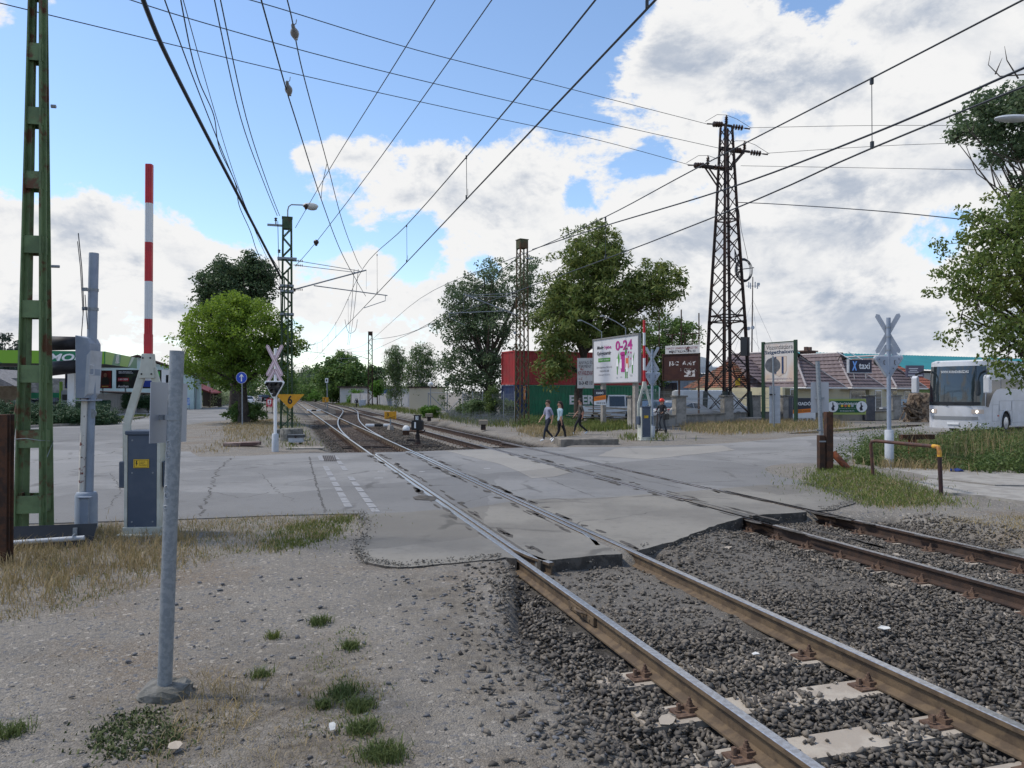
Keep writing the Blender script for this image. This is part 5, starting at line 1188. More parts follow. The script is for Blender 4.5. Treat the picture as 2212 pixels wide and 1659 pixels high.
# billboards
def board(label, x0, x1, y0, y1, Y, rz, cat='billboard'):
    a, b = D(x0, y1, Y), D(x1, y0, Y); w_ = (b.x - a.x); h_ = b.z - a.z
    t = thing('billboard', label, cat, ((a.x + b.x) / 2, Y, 0), rz); m = MB(); m.box((0, .06, (a.z + b.z) / 2), (w_, .12, h_)); m.build('frame', darksteel, t)
    m = MB(); m.cyl((-w_ * .3, .1, 0), (-w_ * .3, .1, a.z), .07); m.cyl((w_ * .3, .1, 0), (w_ * .3, .1, a.z), .07); m.build('legs', galv, t)
    return t, w_, h_, (a.z + b.z) / 2
navy = M('poster_navy', (.012, .016, .05), .5, 0, (.02, .04, .16), .5, .5, .6); darkred = M('poster_red', (.22, .012, .015), .5, 0, (.06, .006, .01), .8)
skin_ = M('poster_skin', (.26, .13, .09), .6)
t, w_, h_, z_ = board('dark billboard with a red portrait panel behind the light signal', 143, 239, 800, 839, 74, rzc * .4)
m = MB(); m.box((-w_ * .12, -.005, z_), (w_ * .72, .01, h_ * .94)); m.build('navy_panel', navy, t)
m = MB(); m.box((w_ * .36, -.006, z_), (w_ * .25, .012, h_ * .94)); dr = m.build('red_panel', darkred, t)
m = MB(); m.plate([(w_ * .28, z_ - h_ * .3), (w_ * .46, z_ - h_ * .3), (w_ * .43, z_ + h_ * .06), (w_ * .385, z_ + h_ * .13), (w_ * .345, z_ + h_ * .13), (w_ * .30, z_ + h_ * .06)], -.02, -.014); m.build('dark_jacket', black, dr)
m = MB(); m.sph((w_ * .365, -.02, z_ + h_ * .24), .17, (1, .1, 1.25), 10, 8); m.build('face', skin_, dr); m = MB(); m.box((w_ * .36, -.02, z_ - h_ * .39), (w_ * .14, .008, .1)); m.build('gold_strip', M('poster_gold', (.5, .33, .08), .5), dr)
m = MB(); m.lathe([(.42, 0), (.42, .01)], (-w_ * .33, -.024, z_ + h_ * .12), 24, 'Y'); m.build('round_emblem', white, t); m = MB(); m.lathe([(.19, 0), (.19, .006)], (-w_ * .33, -.032, z_ + h_ * .12), 18, 'Y'); m.build('emblem_centre', redb, t)
text('Két egyéniség.\nÁtlag. Két csapat.', white, t, (-w_ * .26, -.022, z_ - h_ * .27), w=w_ * .38, h=h_ * .26, fat=.01)
text('R E L', white, t, (-w_ * .2, -.022, z_ + h_ * .41), w=w_ * .4, h=h_ * .1, fat=.02)
t, w_, h_, z_ = board('dark billboard with a green bubble and a blue garden pool behind the barrier', 253, 346, 799, 839, 76, rzc * .4)
m = MB(); m.box((0, -.005, z_), (w_ * .97, .01, h_ * .94)); m.build('dark_panel', M('poster_dark', (.010, .012, .014), .5, 0, (.03, .05, .025), .6, .5, .6), t)
m = MB(); m.box((w_ * .26, -.015, z_ + h_ * .28), (w_ * .43, .01, h_ * .27)); gb = m.build('green_bubble', M('bubble_green', (.08, .42, .08), .5), t, bevel=.05); text('ITT a szezon!\nEl kell kezdeni!', white, t, (w_ * .26, -.03, z_ + h_ * .28), w=w_ * .34, h=h_ * .18)
text('MERA FELFÚJHATÓ\nMEDENCE JÁRDÁVAL', white, t, (-w_ * .28, -.022, z_ + h_ * .36), w=w_ * .32, h=h_ * .15, fat=.02)
m = MB(); m.box((-w_ * .34, -.015, z_ - h_ * .02), (w_ * .24, .01, h_ * .18)); m.build('price_tag', M('price_red', (.5, .02, .04), .5), t, bevel=.05); text('149 999', white, t, (-w_ * .34, -.03, z_ - h_ * .02), w=w_ * .2, h=h_ * .11, fat=.03)
text('Auchan', white, t, (-w_ * .34, -.022, z_ - h_ * .38), w=w_ * .24, h=h_ * .14, fat=.03)
m = MB(); m.plate([(w_ * .04, z_ - h_ * .42), (w_ * .44, z_ - h_ * .42), (w_ * .46, z_ - h_ * .08), (w_ * .02, z_ - h_ * .08)], -.02, -.014); m.build('pool_wall', M('pool_blue', (.015, .05, .32), .4), t); m = MB(); m.plate([(w_ * .02, z_ - h_ * .08), (w_ * .46, z_ - h_ * .08), (w_ * .40, z_ + h_ * .08), (w_ * .1, z_ + h_ * .08)], -.021, -.014); m.build('pool_cover', white, t)
# mint house
mint = M('mint_render', (.50, .62, .61), .9, 0, (.46, .57, .56), 1.2); browntile = M('brown_roof', (.085, .05, .042), .85, 0, (.12, .075, .06), 3); trimw = M('window_frame_white', (.7, .7, .7), .5)
def wallmesh(m, pts, y0, y1): m.plate(pts, y0, y1)
hA = D(212, 872, 88); hz = lambda y, Y=88: D(0, y, Y).z; X_ = lambda x, Y=88: D(x, 800, Y).x
mh = thing('mint_house', 'pale mint gabled house behind the filling station with a brown roof', 'house', (X_(310), 88, 0), R(22)); mh.scale = (1.09, 1, 1)
x0, xm, x1 = X_(205) - X_(310), X_(300) - X_(310), X_(402) - X_(310); zt, ze, zl = hz(772), hz(812), hz(806)
m = MB(); m.plate([(x0, 0), (x1, 0), (x1, ze), (xm, zt), (x0, zl)], 0, 10); m.build('wall', mint, mh)
m = MB()
for a, b in (((xm - .0, zt + .12), (x1 + .5, ze - .05)), ((xm, zt + .12), (x0 - .5, zl - .05))): m.plate([a, b, (b[0], b[1] + .2), (a[0], a[1] + .2)], -.5, 10.4)
m.build('roof', browntile, mh)
x2, x3 = X_(392) - X_(310), X_(414) - X_(310)
m = MB(); m.plate([(x1 + .02, 0), (x3, 0), (x3, hz(824)), (x1 + .02, hz(802))], .8, 9.5); m.build('side_wall', mint, mh)
m = MB(); m.plate([(X_(388) - X_(310), hz(799)), (X_(436) - X_(310), hz(822)), (X_(436) - X_(310), hz(825)), (X_(388) - X_(310), hz(803))], .2, 9.7); m.build('side_roof', browntile, mh)
m = MB(); q = X_(355) - X_(310); m.box((q, -.03, hz(818)), (1.5, .1, 2.2)); wf = m.build('window', trimw, mh); m = MB(); m.box((q + .2, -.09, hz(822)), (.9, .04, 1.4)); m.build('pane', glass, wf)
m = MB(); g0 = X_(434) - X_(310); m.tube([(g0, .3, hz(823)), (g0 - 1.5, .3, hz(829)), (g0 - 1.6, .3, 0)], .08, 6); m.build('downpipe', galv, mh)
# small blue banner, fences, poles and carport down the road
p = G(401, 876); bb = thing('banner', 'small blue banner on the fence below the mint house', 'banner', (p.x * .74, p.y * .74, 0), 0)
m = MB(); m.box((0, 0, 1.0), (.98, .03, .85)); m.build('sheet', M('banner_blue', (.05, .17, .5), .5, 0, (.3, .4, .6), 3), bb); text('AKCIÓS\nFÓLIA', white, bb, (0, -.02, 1.1), w=.75, h=.4)
m = MB(); m.cyl((-.42, .02, 0), (-.42, .02, .6), .03); m.cyl((.42, .02, 0), (.42, .02, .6), .03); m.build('stakes', galv, bb)
def fence(label, a, b, h, mat, n, w_=.09, gap=True):
    a, b = Vector(a), Vector(b); t = thing('fence', label, 'fence', a, math.atan2(b.y - a.y, b.x - a.x)); L_ = (b - a).length
    m = MB()
    for i in range(n): m.box((L_ * (i + .5) / n, -.03, h / 2), (L_ / n * (.6 if gap else .98), .025, h))
    m.build('boards', mat, t); m = MB(); m.box((L_ / 2, .02, h * .25), (L_, .05, .08)); m.box((L_ / 2, .02, h * .8), (L_, .05, .08)); m.build('rails', mat, t)
    for i in range(4): 
        m = MB(); m.box((L_ * i / 3, .06, h * .52), (.16, .12, h * 1.04)); m.build('post', mat, t)
    return t
fence('white slatted picket fence by the mint house corner', D(408, 872, 90).xy.to_3d(), D(436, 872, 96).xy.to_3d(), 1.6, white, 14)
fence('dark brown board fence under the trees down the road', D(464, 872, 112).xy.to_3d(), D(505, 868, 150).xy.to_3d(), 2.1, wood, 26, gap=False)
fence('pale wooden board fence at the far left behind the junipers', D(-40, 872, 70).xy.to_3d(), D(60, 872, 72).xy.to_3d(), 2.6, M('pale_boards', (.38, .30, .22), .8, 0, (.3, .23, .17), 3), 30, gap=False)
p = D(430, 872, 100); cp = thing('carport', 'low carport with a dark red roof beside the mint house', 'carport', (p.x, 100, 0), 0)
m = MB(); m.plate([(-1.2, 2.8), (1.6, 1.9), (1.6, 2.05), (-1.2, 3.2)], 0, 4); m.build('roof', M('red_sheet', (.16, .025, .025), .6), cp)
for x in (-1, 1.4): m = MB(); m.box((x, .2, 1.2), (.12, .12, 2.4)); m.build('post', wood, cp)
m = MB(); m.box((.2, 3.9, 1.2), (2.6, .1, 2.2)); m.build('back_wall', M('shade_wall', (.05, .04, .035), .9), cp)  # near-black wall colour stands for the shade under the carport roof
p = D(451, 876, 110); up = thing('utility_pole', 'concrete utility pole at the bend of the village road', 'utility pole', (p.x, 110, 0), 0); m = MB(); m.cyl((0, 0, 0), (0, 0, 9.2), .24, .14, 10); m.build('pole', concrete, up, smooth=True); m = MB(); m.box((0, 0, 8.7), (1.6, .1, .1)); m.build('crossarm', galv, up)
# beige house at the left edge, shed, dumpsters, hydrant
p = D(2, 872, 78); bh = thing('beige_house', 'beige house with a grey tiled roof at the far left edge', 'house', (p.x, 78, 0), R(12))
m = MB(); m.box((-4, 4, 1.45), (8.6, 8, 2.9)); m.build('wall', M('beige_render', (.46, .38, .26), .9), bh)
m = MB(); gt = M('grey_roof_tile', (.24, .23, .23), .85, 0, (.17, .165, .165), 4, bump=.5, bsc=6); m.plate([(-9.2, 2.7), (1.6, 2.7), (-1.8, 4.6), (-6, 4.6)], -.7, 8.5); m.build('roof', gt, bh)
m = MB(); m.box((.345, 1.5, .9), (.1, .9, 1.)); m.build('air_conditioner', white, bh)
p = D(246, 884, 74); ms = thing('metal_shed', 'grey corrugated metal shed with a flat roof beside the bins', 'shed', (p.x, 74, 0), R(-10))
m = MB()
for i in range(34): m.box((-2.6 + i * .155, -.02 * (i % 2), .98), (.15, .06, 1.96))
m.box((0, 1.3, .98), (5.0, 2.5, 1.9)); m.build('wall', M('shed_sheet', (.33, .35, .38), .5, .2), ms); m = MB(); m.box((-.05, 1.2, 2.03), (5.7, 3.2, .12), rot=Matrix.Rotation(R(2.5), 3, 'Y')); m.build('roof', darksteel, ms)
bing = M('bin_green', (.018, .06, .032), .5)
def bin_(label, sx, Y, k):
    p = D(sx, 880, Y); t = thing('wheelie_bin', label, 'rubbish bin', (p.x, Y, 0), R(5)); W_ = 1.25 * k
    m = MB(); m.plate([(-W_ / 2 + .08, .2), (W_ / 2 - .08, .2), (W_ / 2, 1.1), (-W_ / 2, 1.1)], -.45, .45); m.build('tub', bing, t, bevel=.03)
    m = MB(); m.tube([(-W_ / 2 - .02, 0, 1.1), (W_ / 2 + .02, 0, 1.1)], .46, 16); m.v = [(x, y, 1.08 + (z - 1.1) * .55 if z > 1.1 else 1.08) for x, y, z in m.v]; m.build('lid', bing, t, smooth=True)
    for x in (-.4, .4): m = MB(); m.lathe([(.1, -.03), (.1, .03)], (x * k, -.3, .1), 12, 'X'); m.build('wheel', black, t)
bin_('small dark green rubbish bin between the pump and the signal pole', 172, 70, .55); bin_('large green four wheeled rubbish bin in front of the metal shed', 219, 70, 1.1)
p = D(24, 874, 60); hd = thing('fire_hydrant', 'red fire hydrant by the pale fence left of the green mast', 'hydrant', (p.x, 60, 0), 0); m = MB(); m.lathe([(.16, 0), (.14, .1), (.12, .9), (.17, .95), (.17, 1.05), (.08, 1.2)], (0, 0, 0), 12); m.build('body', red, hd, smooth=True); m = MB(); m.tube([(-.26, 0, .85), (.26, 0, .85)], .07, 8); m.build('outlet', red, hd)
# the first cars are built in the car section below
# ------------------------------------------------------------------ cars
def car(label, loc, rz, L_, W_, H_, paint, kind='hatch', group=None, nose=1):
    t = thing('parked_car', label, 'van' if kind == 'van' else 'car', loc, rz, group)
    g = .18; hw = W_ / 2
    if kind == 'van': st = [(0, .45, .75, .80, .92), (.05, .25, .95, 1.0, .97), (.10, .25, 1.05, 1.12, 1), (.26, .25, 1.15, H_ * .97, 1), (.34, .25, 1.15, H_, 1), (.96, .25, 1.15, H_, 1), (1, .35, 1.1, H_ * .97, .97)]
    elif kind == 'pickup': st = [(0, .45, .72, .76, .92), (.05, .28, .9, .93, .97), (.24, .28, 1.0, 1.05, 1), (.35, .28, 1.02, H_ * .98, 1), (.40, .28, 1.02, H_, 1), (.62, .28, 1.02, H_, 1), (.66, .28, 1.05, 1.08, 1), (.97, .28, 1.05, 1.08, 1), (1, .4, 1.0, 1.03, .97)]
    elif kind == 'sedan': st = [(0, .42, .62, .66, .88), (.04, .22, .72, .76, .96), (.24, .2, .88, .92, 1), (.40, .2, .92, H_ * .97, 1), (.50, .2, .93, H_, 1), (.68, .2, .95, H_ * .98, 1), (.84, .2, .97, 1.02, 1), (.96, .22, .95, .99, .96), (1, .4, .85, .9, .9)]
    else: st = [(0, .42, .62, .66, .88), (.04, .22, .74, .78, .96), (.26, .2, .92, .96, 1), (.42, .2, .95, H_ * .97, 1), (.55, .2, .97, H_, 1), (.86, .2, 1.0, H_ * .97, 1), (.97, .24, .98, 1.02, .97), (1, .4, .85, .9, .92)]
    vs, fs = [], []
    def sec(x, zb, zs, zt, k):
        top = hw * k * (.78 if zt > zs + .2 else .93); a = hw * k
        return [(-a * .94, zb), (-a, (zb + zs) / 2), (-a * .97, zs), (-top, zt - .03), (-top * .8, zt), (top * .8, zt), (top, zt - .03), (a * .97, zs), (a, (zb + zs) / 2), (a * .94, zb)]
    for s_ in st: vs += [((s_[0] - .5) * L_, y, z) for y, z in sec(*s_)]
    n = 10
    for i in range(len(st) - 1):
        for j in range(n): fs.append((i * n + j, i * n + (j + 1) % n, (i + 1) * n + (j + 1) % n, (i + 1) * n + j))
    fs += [tuple(range(n)), tuple(range((len(st) - 1) * n, len(st) * n))]
    m = MB(); m._add(vs, fs); b = m.build('body', paint, t, smooth=True)
    gx = [s_ for s_ in st if s_[3] > s_[2] + .25]
    for sgn in (-1, 1):
        m = MB()
        for i in range(len(gx) - 1):
            if kind == 'van' and i >= 1: break
            a, c = gx[i], gx[i + 1]; q = []
            for s_, d in ((a, .04), (c, -.04)):
                x = (s_[0] - .5) * L_ + d; y0, y1 = hw * s_[4] * .975, hw * s_[4] * .80
                q.append(((x, sgn * (y0 + .006), s_[2] + .04), (x, sgn * (y1 + .008), s_[3] - .09)))
            m.quad(q[0][0], q[1][0], q[1][1], q[0][1])
        m.build('side_windows', glass, t)
    i0 = st.index(gx[0]); a, c = st[i0 - 1], gx[0]; w0, w1 = hw * .80, hw * .66
    m = MB(); xa, xc = (a[0] - .5) * L_, (c[0] - .5) * L_
    dz = .03; m.quad((xa + .05 - .02, -w0, a[3] + .02 + dz), (xa + .05 - .02, w0, a[3] + .02 + dz), (xc - .03, w1, c[3] - .05 + dz), (xc - .03, -w1, c[3] - .05 + dz)); m.build('windscreen', glassb, t)
    i1 = st.index(gx[-1]); 
    if i1 + 1 < len(st):
        a, c = gx[-1], st[i1 + 1]; xa, xc = (a[0] - .5) * L_, (c[0] - .5) * L_
        m = MB(); m.quad((xa + .05, -w1, a[3] - .05 + dz), (xa + .05, w1, a[3] - .05 + dz), (xc - .0 + .02, w0, c[3] + .05), (xc + .02, -w0, c[3] + .05)); m.build('rear_window', glass, t)
    for x in (.18, .80):
        for sgn in (-1, 1):
            m = MB(); m.lathe([(.18, -.1), (.31, -.1), (.325, -.06), (.325, .06), (.31, .1), (.18, .1)], ((x - .5) * L_, sgn * (hw - .09), .325), 18, 'Y'); wl_ = m.build('wheel', tyre, t, smooth=True)
            m = MB(); m.lathe([(.0, 0), (.19, 0), (.2, .03), (.0, .04)], ((x - .5) * L_, sgn * (hw + .006) - (.04 if sgn < 0 else 0), .325), 14, 'Y'); m.build('rim', chrome, wl_)
    for sgn in (-1, 1):
        m = MB(); m.box((-.5 * L_ + .09, sgn * hw * .66, .70), (.14, .34, .13)); m.build('headlight', M('headlight_glass', (.55, .57, .6), .15), t, bevel=.03)
        m = MB(); m.box((.5 * L_ - .06, sgn * hw * .74, .86), (.12, .2, .22)); m.build('tail_light', M('tail_light_red', (.3, .01, .012), .25), t, bevel=.02)
    m = MB(); m.box((.5 * L_ + .005, 0, .62), (.02, .5, .11)); m.build('number_plate', white, t)
    m = MB(); m.box((-.5 * L_ + .02, 0, .45), (.1, W_ * .7, .14)); m.build('grille', black, t)
    return t
silver = M('car_silver', (.34, .35, .37), .28, .4); carwhite = M('car_white', (.72, .73, .74), .3); cardark = M('car_dark', (.03, .035, .045), .25, .2); carblack = M('car_black', (.010, .010, .012), .2); carblue = M('car_blue_grey', (.10, .13, .17), .28, .3)
p = D(52, 880, 62); car('black car parked at the pumps behind the green mast', (p.x, 62, 0), R(8), 4.5, 1.85, 1.5, carblack, 'sedan')
p = D(95, 875, 80); car('dark estate car by the shop, left of the pump column', (p.x, 80, 0), R(8), 4.3, 1.8, 1.5, cardark, 'hatch')
p = D(530, 866, 118); car('white car coming down the village road behind the direction sign', (p.x, 118, 0), R(-55), 4.3, 1.8, 1.5, carwhite)
p = D(566, 855, 175); car('distant pale car on the road beyond the round tree', (p.x, 175, 0), R(-75), 4.3, 1.8, 1.5, silver)
p = D(575, 855, 165); car('distant black car beside the red advertising board', (p.x, 165, 0), R(-75), 4.3, 1.8, 1.6, carblack)
# ------------------------------------------------------------------ containers
def container(label, loc, rz, L_, col, extra=None, Hc=2.59, z0=0.0):
    t = thing('shipping_container', label, 'container', (loc[0], loc[1], z0), rz, None)
    def corr(m, n_, ln, along, y, d):
        pts = []; st_ = ln / n_
        for i in range(n_):
            x = i * st_; pts += [(x, 0), (x + st_ * .25, 0), (x + st_ * .5, d), (x + st_ * .75, d)]
        pts.append((ln, 0)); vs = []
        for x, q in pts:
            for z in (.16, Hc - .1): vs.append((x, y + q, z) if along == 'x' else (y + q, x, z))
        k = len(pts); m._add(vs, [(2 * i, 2 * i + 2, 2 * i + 3, 2 * i + 1) for i in range(k - 1)])
    m = MB(); corr(m, int(L_ / .28), L_, 'x', .03, .045); corr(m, 9, 2.44, 'y', .03, .05)
    m.box((L_ / 2, 2.40, Hc / 2), (L_, .06, Hc - .2)); m.box((L_ - .03, 1.22, Hc / 2), (.06, 2.4, Hc - .2)); m.box((L_ / 2, 1.22, Hc - .06), (L_ - .1, 2.3, .06)); m.build('corrugated_walls', col, t)
    m = MB()
    for x in (.06, L_ - .06):
        for y in (.06, 2.38): m.box((x, y, Hc / 2), (.13, .13, Hc - .01))
    for y in (.05, 2.39):
        m.box((L_ / 2, y, .08), (L_ - .26, .12, .16)); m.box((L_ / 2, y, Hc - .05), (L_ - .26, .1, .1))
    for x in (.05, L_ - .05): m.box((x, 1.22, .08), (.1, 2.2, .16)); m.box((x, 1.22, Hc - .05), (.1, 2.2, .1))
    m.build('corner_frame', col, t)
    return t
cred = M('container_red', (.36, .030, .032), .55, 0, (.30, .028, .03), 1.5, grime=.3); cgreen = M('container_green', (.012, .17, .085), .5, 0, (.012, .145, .075), 1.2, grime=.2); cblue = M('container_blue', (.018, .04, .11), .6, 0, (.015, .03, .09), 2, grime=.3)
CR = R(25); cx0, cy0 = .2, 56.
def cl(x, y): return (cx0 + x * math.cos(CR) - y * math.sin(CR), cy0 + x * math.sin(CR) + y * math.cos(CR))
container('red shipping container stacked on top behind the rusty mast', cl(0, 0), CR, 12.2, cred, z0=2.62)
container('small dark blue container under the left end of the red one', cl(0, .02), CR, 1.0, cblue)
cg_ = container('long green shipping container under the red one with big white letters', cl(1.06, 0), CR, 12.2, cgreen)
text('EVERGREEN', white, cg_, (6.4, .02, 1.45), w=5.4, h=.74, fat=.04); text('EG HU 00 0 0\n      45 G1', white, cg_, (11.0, .02, 2.1), w=1.9, h=.42)
# ------------------------------------------------------------------ billboards on the right
a, b = D(1282, 826, 45.6), D(1379, 826, 40.8); rz = math.atan2(b.y - a.y, b.x - a.x)
wb_ = (b.xy - a.xy).length; wbt = thing('billboard', 'large white pharmacy billboard on concrete legs right of the red container', 'billboard', ((a.x + b.x) / 2, (a.y + b.y) / 2, 0), rz)
zb, zt = 2.62, 5.22; hh = zt - zb; zm = (zb + zt) / 2
paper = M('poster_white', (.56, .56, .585), .6)
m = MB(); m.box((0, .07, zm), (wb_, .12, hh)); m.build('panel', paper, wbt)
m = MB(); m.box((0, .06, zt + .03), (wb_ + .12, .2, .07)); m.box((0, .06, zb - .03), (wb_ + .12, .18, .06)); m.box((-wb_ / 2 - .03, .06, zm), (.06, .18, hh)); m.box((wb_ / 2 + .03, .06, zm), (.06, .18, hh)); m.build('frame', M('frame_grey', (.2, .2, .2), .5), wbt)
for x in (-wb_ * .33, wb_ * .38):
    m = MB(); m.box((x, .2, 1.3), (.28, .24, 2.65)); m.build('leg', concrete, wbt, bevel=.01)
for x in (-wb_ * .3, wb_ * .24):
    m = MB(); m.tube([(x, 0, zt), (x, 0, zt + .45), (x - .3, -.5, zt + .85), (x - .5, -1.1, zt + 1.15)], .03, 6); m.box((x - .55, -1.2, zt + 1.15), (.3, .12, .08)); m.build('lamp_arm', galv, wbt)
ink = M('poster_ink', (.03, .03, .04), .6); magenta = M('poster_magenta', (.36, .025, .20), .6); pgreen = M('poster_green', (.06, .25, .03), .6); pgrey = M('poster_grey_shape', (.40, .42, .44), .6); porange = M('poster_orange', (.55, .14, .06), .6)
q = wb_
text('Mindig', ink, wbt, (-q * .33, -.004, zm + hh * .30), w=q * .155, h=hh * .10, fat=.02); text('Nyitva', magenta, wbt, (-q * .155, -.004, zm + hh * .295), w=q * .155, h=hh * .10, fat=.02)
text('Gyógyszertár', ink, wbt, (-q * .245, -.004, zm + hh * .165), w=q * .33, h=hh * .11, fat=.02)
text('0-24', magenta, wbt, (q * .20, -.004, zm + hh * .31), w=q * .36, h=hh * .22, fat=.035)
m = MB(); m.box((-q * .24, -.004, zm + hh * .02), (q * .28, .004, hh * .085)); gb = m.build('green_strip', pgreen, wbt); text('ÜGYELETI DÍJ NÉLKÜL!', white, gb, (-q * .24, -.008, zm + hh * .02), w=q * .25, h=hh * .045)
text('2315 Szigethalom, Mű út. 58.', ink, wbt, (-q * .24, -.004, zm - hh * .155), w=q * .36, h=hh * .05); text('+36 24-951-585', ink, wbt, (-q * .24, -.004, zm - hh * .235), w=q * .22, h=hh * .042); text('www.szigetmompatika.hu', M('poster_text_grey', (.2, .2, .22), .6), wbt, (-q * .24, -.004, zm - hh * .325), w=q * .27, h=hh * .04)
def shp(name, mt, polys, y=-.004):
    m = MB()
    for pl_ in polys: m.prism([(q * x, y, zm + hh * z) for x, z in pl_], (0, .003, 0))
    return m.build(name, mt, wbt)
def ell(cx, cz, rx, rz_, n=14): return [(cx + rx * math.cos(2 * math.pi * k / n), cz + rz_ * math.sin(2 * math.pi * k / n)) for k in range(n)]
shp('pale_bottles', pgrey, [ell(.12, .06, .055, .12), ell(.31, .0, .06, .18), [(.04, -.2), (.08, -.2), (.08, .05), (.04, .05)]], -.003)
shp('magenta_jars', magenta, [[(.14, -.28), (.22, -.28), (.22, .10), (.14, .10)], ell(.18, .12, .06, .05), ell(.30, .14, .012, .025), ell(.35, .13, .012, .025), ell(.30, .04, .012, .025), ell(.35, .0, .012, .025)], -.005)
shp('green_leaves', pgreen, [[(.05, -.05), (.09, .16), (.11, .0), (.08, -.12)], [(.22, .12), (.245, .27), (.265, .15), (.24, .08)], [(.385, .0), (.42, .14), (.40, -.06)], [(.05, -.33), (.065, -.33), (.07, -.12), (.05, -.12)], [(.23, -.42), (.245, -.42), (.25, -.22), (.23, -.22)], [(.37, -.32), (.385, -.32), (.39, -.12), (.37, -.12)], [(.26, -.42), (.275, -.42), (.28, -.2), (.265, -.2)]], -.0055)
shp('orange_box', porange, [[(.24, -.2), (.30, -.2), (.30, .02), (.24, .02)]], -.006)
shp('white_coats', white, [[(.035, -.15), (.085, -.15), (.075, .02), (.045, .02)], [(.12, -.2), (.155, -.2), (.15, -.0), (.125, -.0)], [(.245, -.28), (.29, -.28), (.28, -.1), (.255, -.1)], [(.365, -.14), (.40, -.14), (.395, .02), (.37, .02)]], -.007)
shp('grey_pebbles', pgrey, [ell(.05, -.40, .02, .02), ell(.35, -.36, .025, .02), ell(.14, -.39, .02, .015)], -.003)
# small boards: KIADÓ twice, worn market board
dnavy = M('board_navy', (.035, .04, .055), .5); borange = M('board_orange', (.72, .19, .015), .5)
def kiado(label, p, rz, w_=.72, h_=.98, zc=1.45):
    t = thing('rental_sign', label, 'sign board', (p.x, p.y, 0), rz); m = MB(); m.box((0, 0, zc), (w_, .02, h_)); m.build('board', white, t)
    m = MB(); m.plate([(-w_ / 2, zc - .02), (w_ / 2, zc + .1), (w_ / 2, zc + h_ / 2 - .002), (-w_ / 2, zc + h_ / 2 - .002)], -.016, -.011); m.build('navy_top', dnavy, t)
    m = MB(); m.plate([(-w_ / 2, zc - .24), (w_ / 2, zc - .12), (w_ / 2, zc + .14), (-w_ / 2, zc + .02)], -.020, -.015); m.build('orange_band', borange, t)
    text('KIADÓ', white, t, (0, -.024, zc + h_ * .28), w=w_ * .6, h=h_ * .17, fat=.03); text('IRODÁK, RAKTÁRAK', ink, t, (0, -.026, zc - .05), w=w_ * .86, h=h_ * .075, fat=.01); text('+3630 601 29 38', ink, t, (0.03, -.024, zc - h_ * .37), w=w_ * .78, h=h_ * .10, fat=.02)
    return t
p = D(1296, 858, 43.4); k_ = kiado('small KIADÓ rental sign fixed to the leg of the white billboard', p, R(-10), .70, .92, p.z)
p = D(1737, 886, 50); kiado('wider KIADÓ rental sign hanging on the fence before the yellow house', p, R(2), 1.55, 1.65, p.z)
p = D(1265, 806, 49.); vs_ = thing('market_board', 'worn white and red iron dealer board in front of the red container', 'sign board', (p.x, 49, 0), R(-10))
m = MB(); m.box((0, 0, 3.3), (1.1, .03, 2.0)); m.build('board', M('worn_board', (.5, .48, .46), .7, 0, (.28, .08, .06), 1.6, .55, .62), vs_); text('ANYAG ÉS\nTERMÉNY', ink, vs_, (0, -.02, 3.9), w=.9, h=.5); text('NYI VASUDVAR', redb, vs_, (0, -.02, 3.3), w=1.0, h=.3, fat=.02); text('06-24 403 110', ink, vs_, (0, -.02, 2.65), w=.9, h=.26, fat=.02)
m = MB()
for x in (-.5, .5): m.box((x, .04, 2.2), (.07, .07, 4.6))
m.build('posts', rustd, vs_)
# rusty billboard
a, b = D(1432, 800, 48), D(1511, 800, 46.5); rz = math.atan2(b.y - a.y, b.x - a.x); w_ = (b.xy - a.xy).length
rbt = thing('rusty_billboard', 'rusted brown billboard with peeled lettering left of the steel tower', 'billboard', ((a.x + b.x) / 2, (a.y + b.y) / 2, 0), rz)
zA, zB, zC, zD = D(1470, 821, 47.2).z, D(1470, 765, 47.2).z, D(1470, 764, 47.2).z, D(1470, 746, 47.2).z
m = MB(); m.box((0, 0, (zA + zB) / 2), (w_, .05, zB - zA)); m.build('main_panel', M('brown_rust_panel', (.055, .018, .012), .7, 0, (.04, .012, .01), 2.5, bump=.1), rbt)
m = MB(); m.box((0, -.01, zA), (w_ + .1, .1, .09)); m.box((0, -.01, zB), (w_ + .1, .1, .09)); m.box((-w_ / 2, -.01, (zA + zB) / 2), (.09, .1, zB - zA)); m.box((w_ / 2, -.01, (zA + zB) / 2), (.09, .1, zB - zA)); m.build('frame', rustd, rbt)
m = MB(); m.box((.12, -.06, (zC + zD) / 2), (w_ * .93, .03, zD - zC)); tp = m.build('top_panel', M('peeling_panel', (.58, .56, .54), .6, 0, (.06, .02, .015), 2.6, .60, .64), rbt)
text('NAGY LEMEZVÁLASZTÉK', M('faded_red', (.26, .12, .13), .6), tp, (.12, -.079, zC + (zD - zC) * .70), w=w_ * .86, h=.16, fat=.02); text('MÉRETRE VÁGVA IS!', ink, tp, (.12, -.079, zC + (zD - zC) * .30), w=w_ * .72, h=.19, fat=.02)
pw = M('peeling_white_letter', (.55, .53, .52), .6, 0, (.05, .016, .012), 5, .50, .54)
text('JBC  ANY', pw, rbt, (.1, -.03, zB - .62), w=w_ * .76, h=.34, fat=.05); text('UDVAR', M('dark_letter', (.3, .28, .27), .7, 0, (.04, .014, .01), 6, .45, .5), rbt, (.55, -.03, zB - 1.0), w=w_ * .46, h=.2, fat=.02); m = MB(); m.box((.6, -.03, zB - 1.25), (.72, .006, .4)); m.build('peeled_patch', pw, rbt)
m = MB()
for x in (-.15, w_ / 2 - .08): m.box((x, .06, zA / 2), (.09, .09, zA))
m.build('legs', rust, rbt)
m = MB()
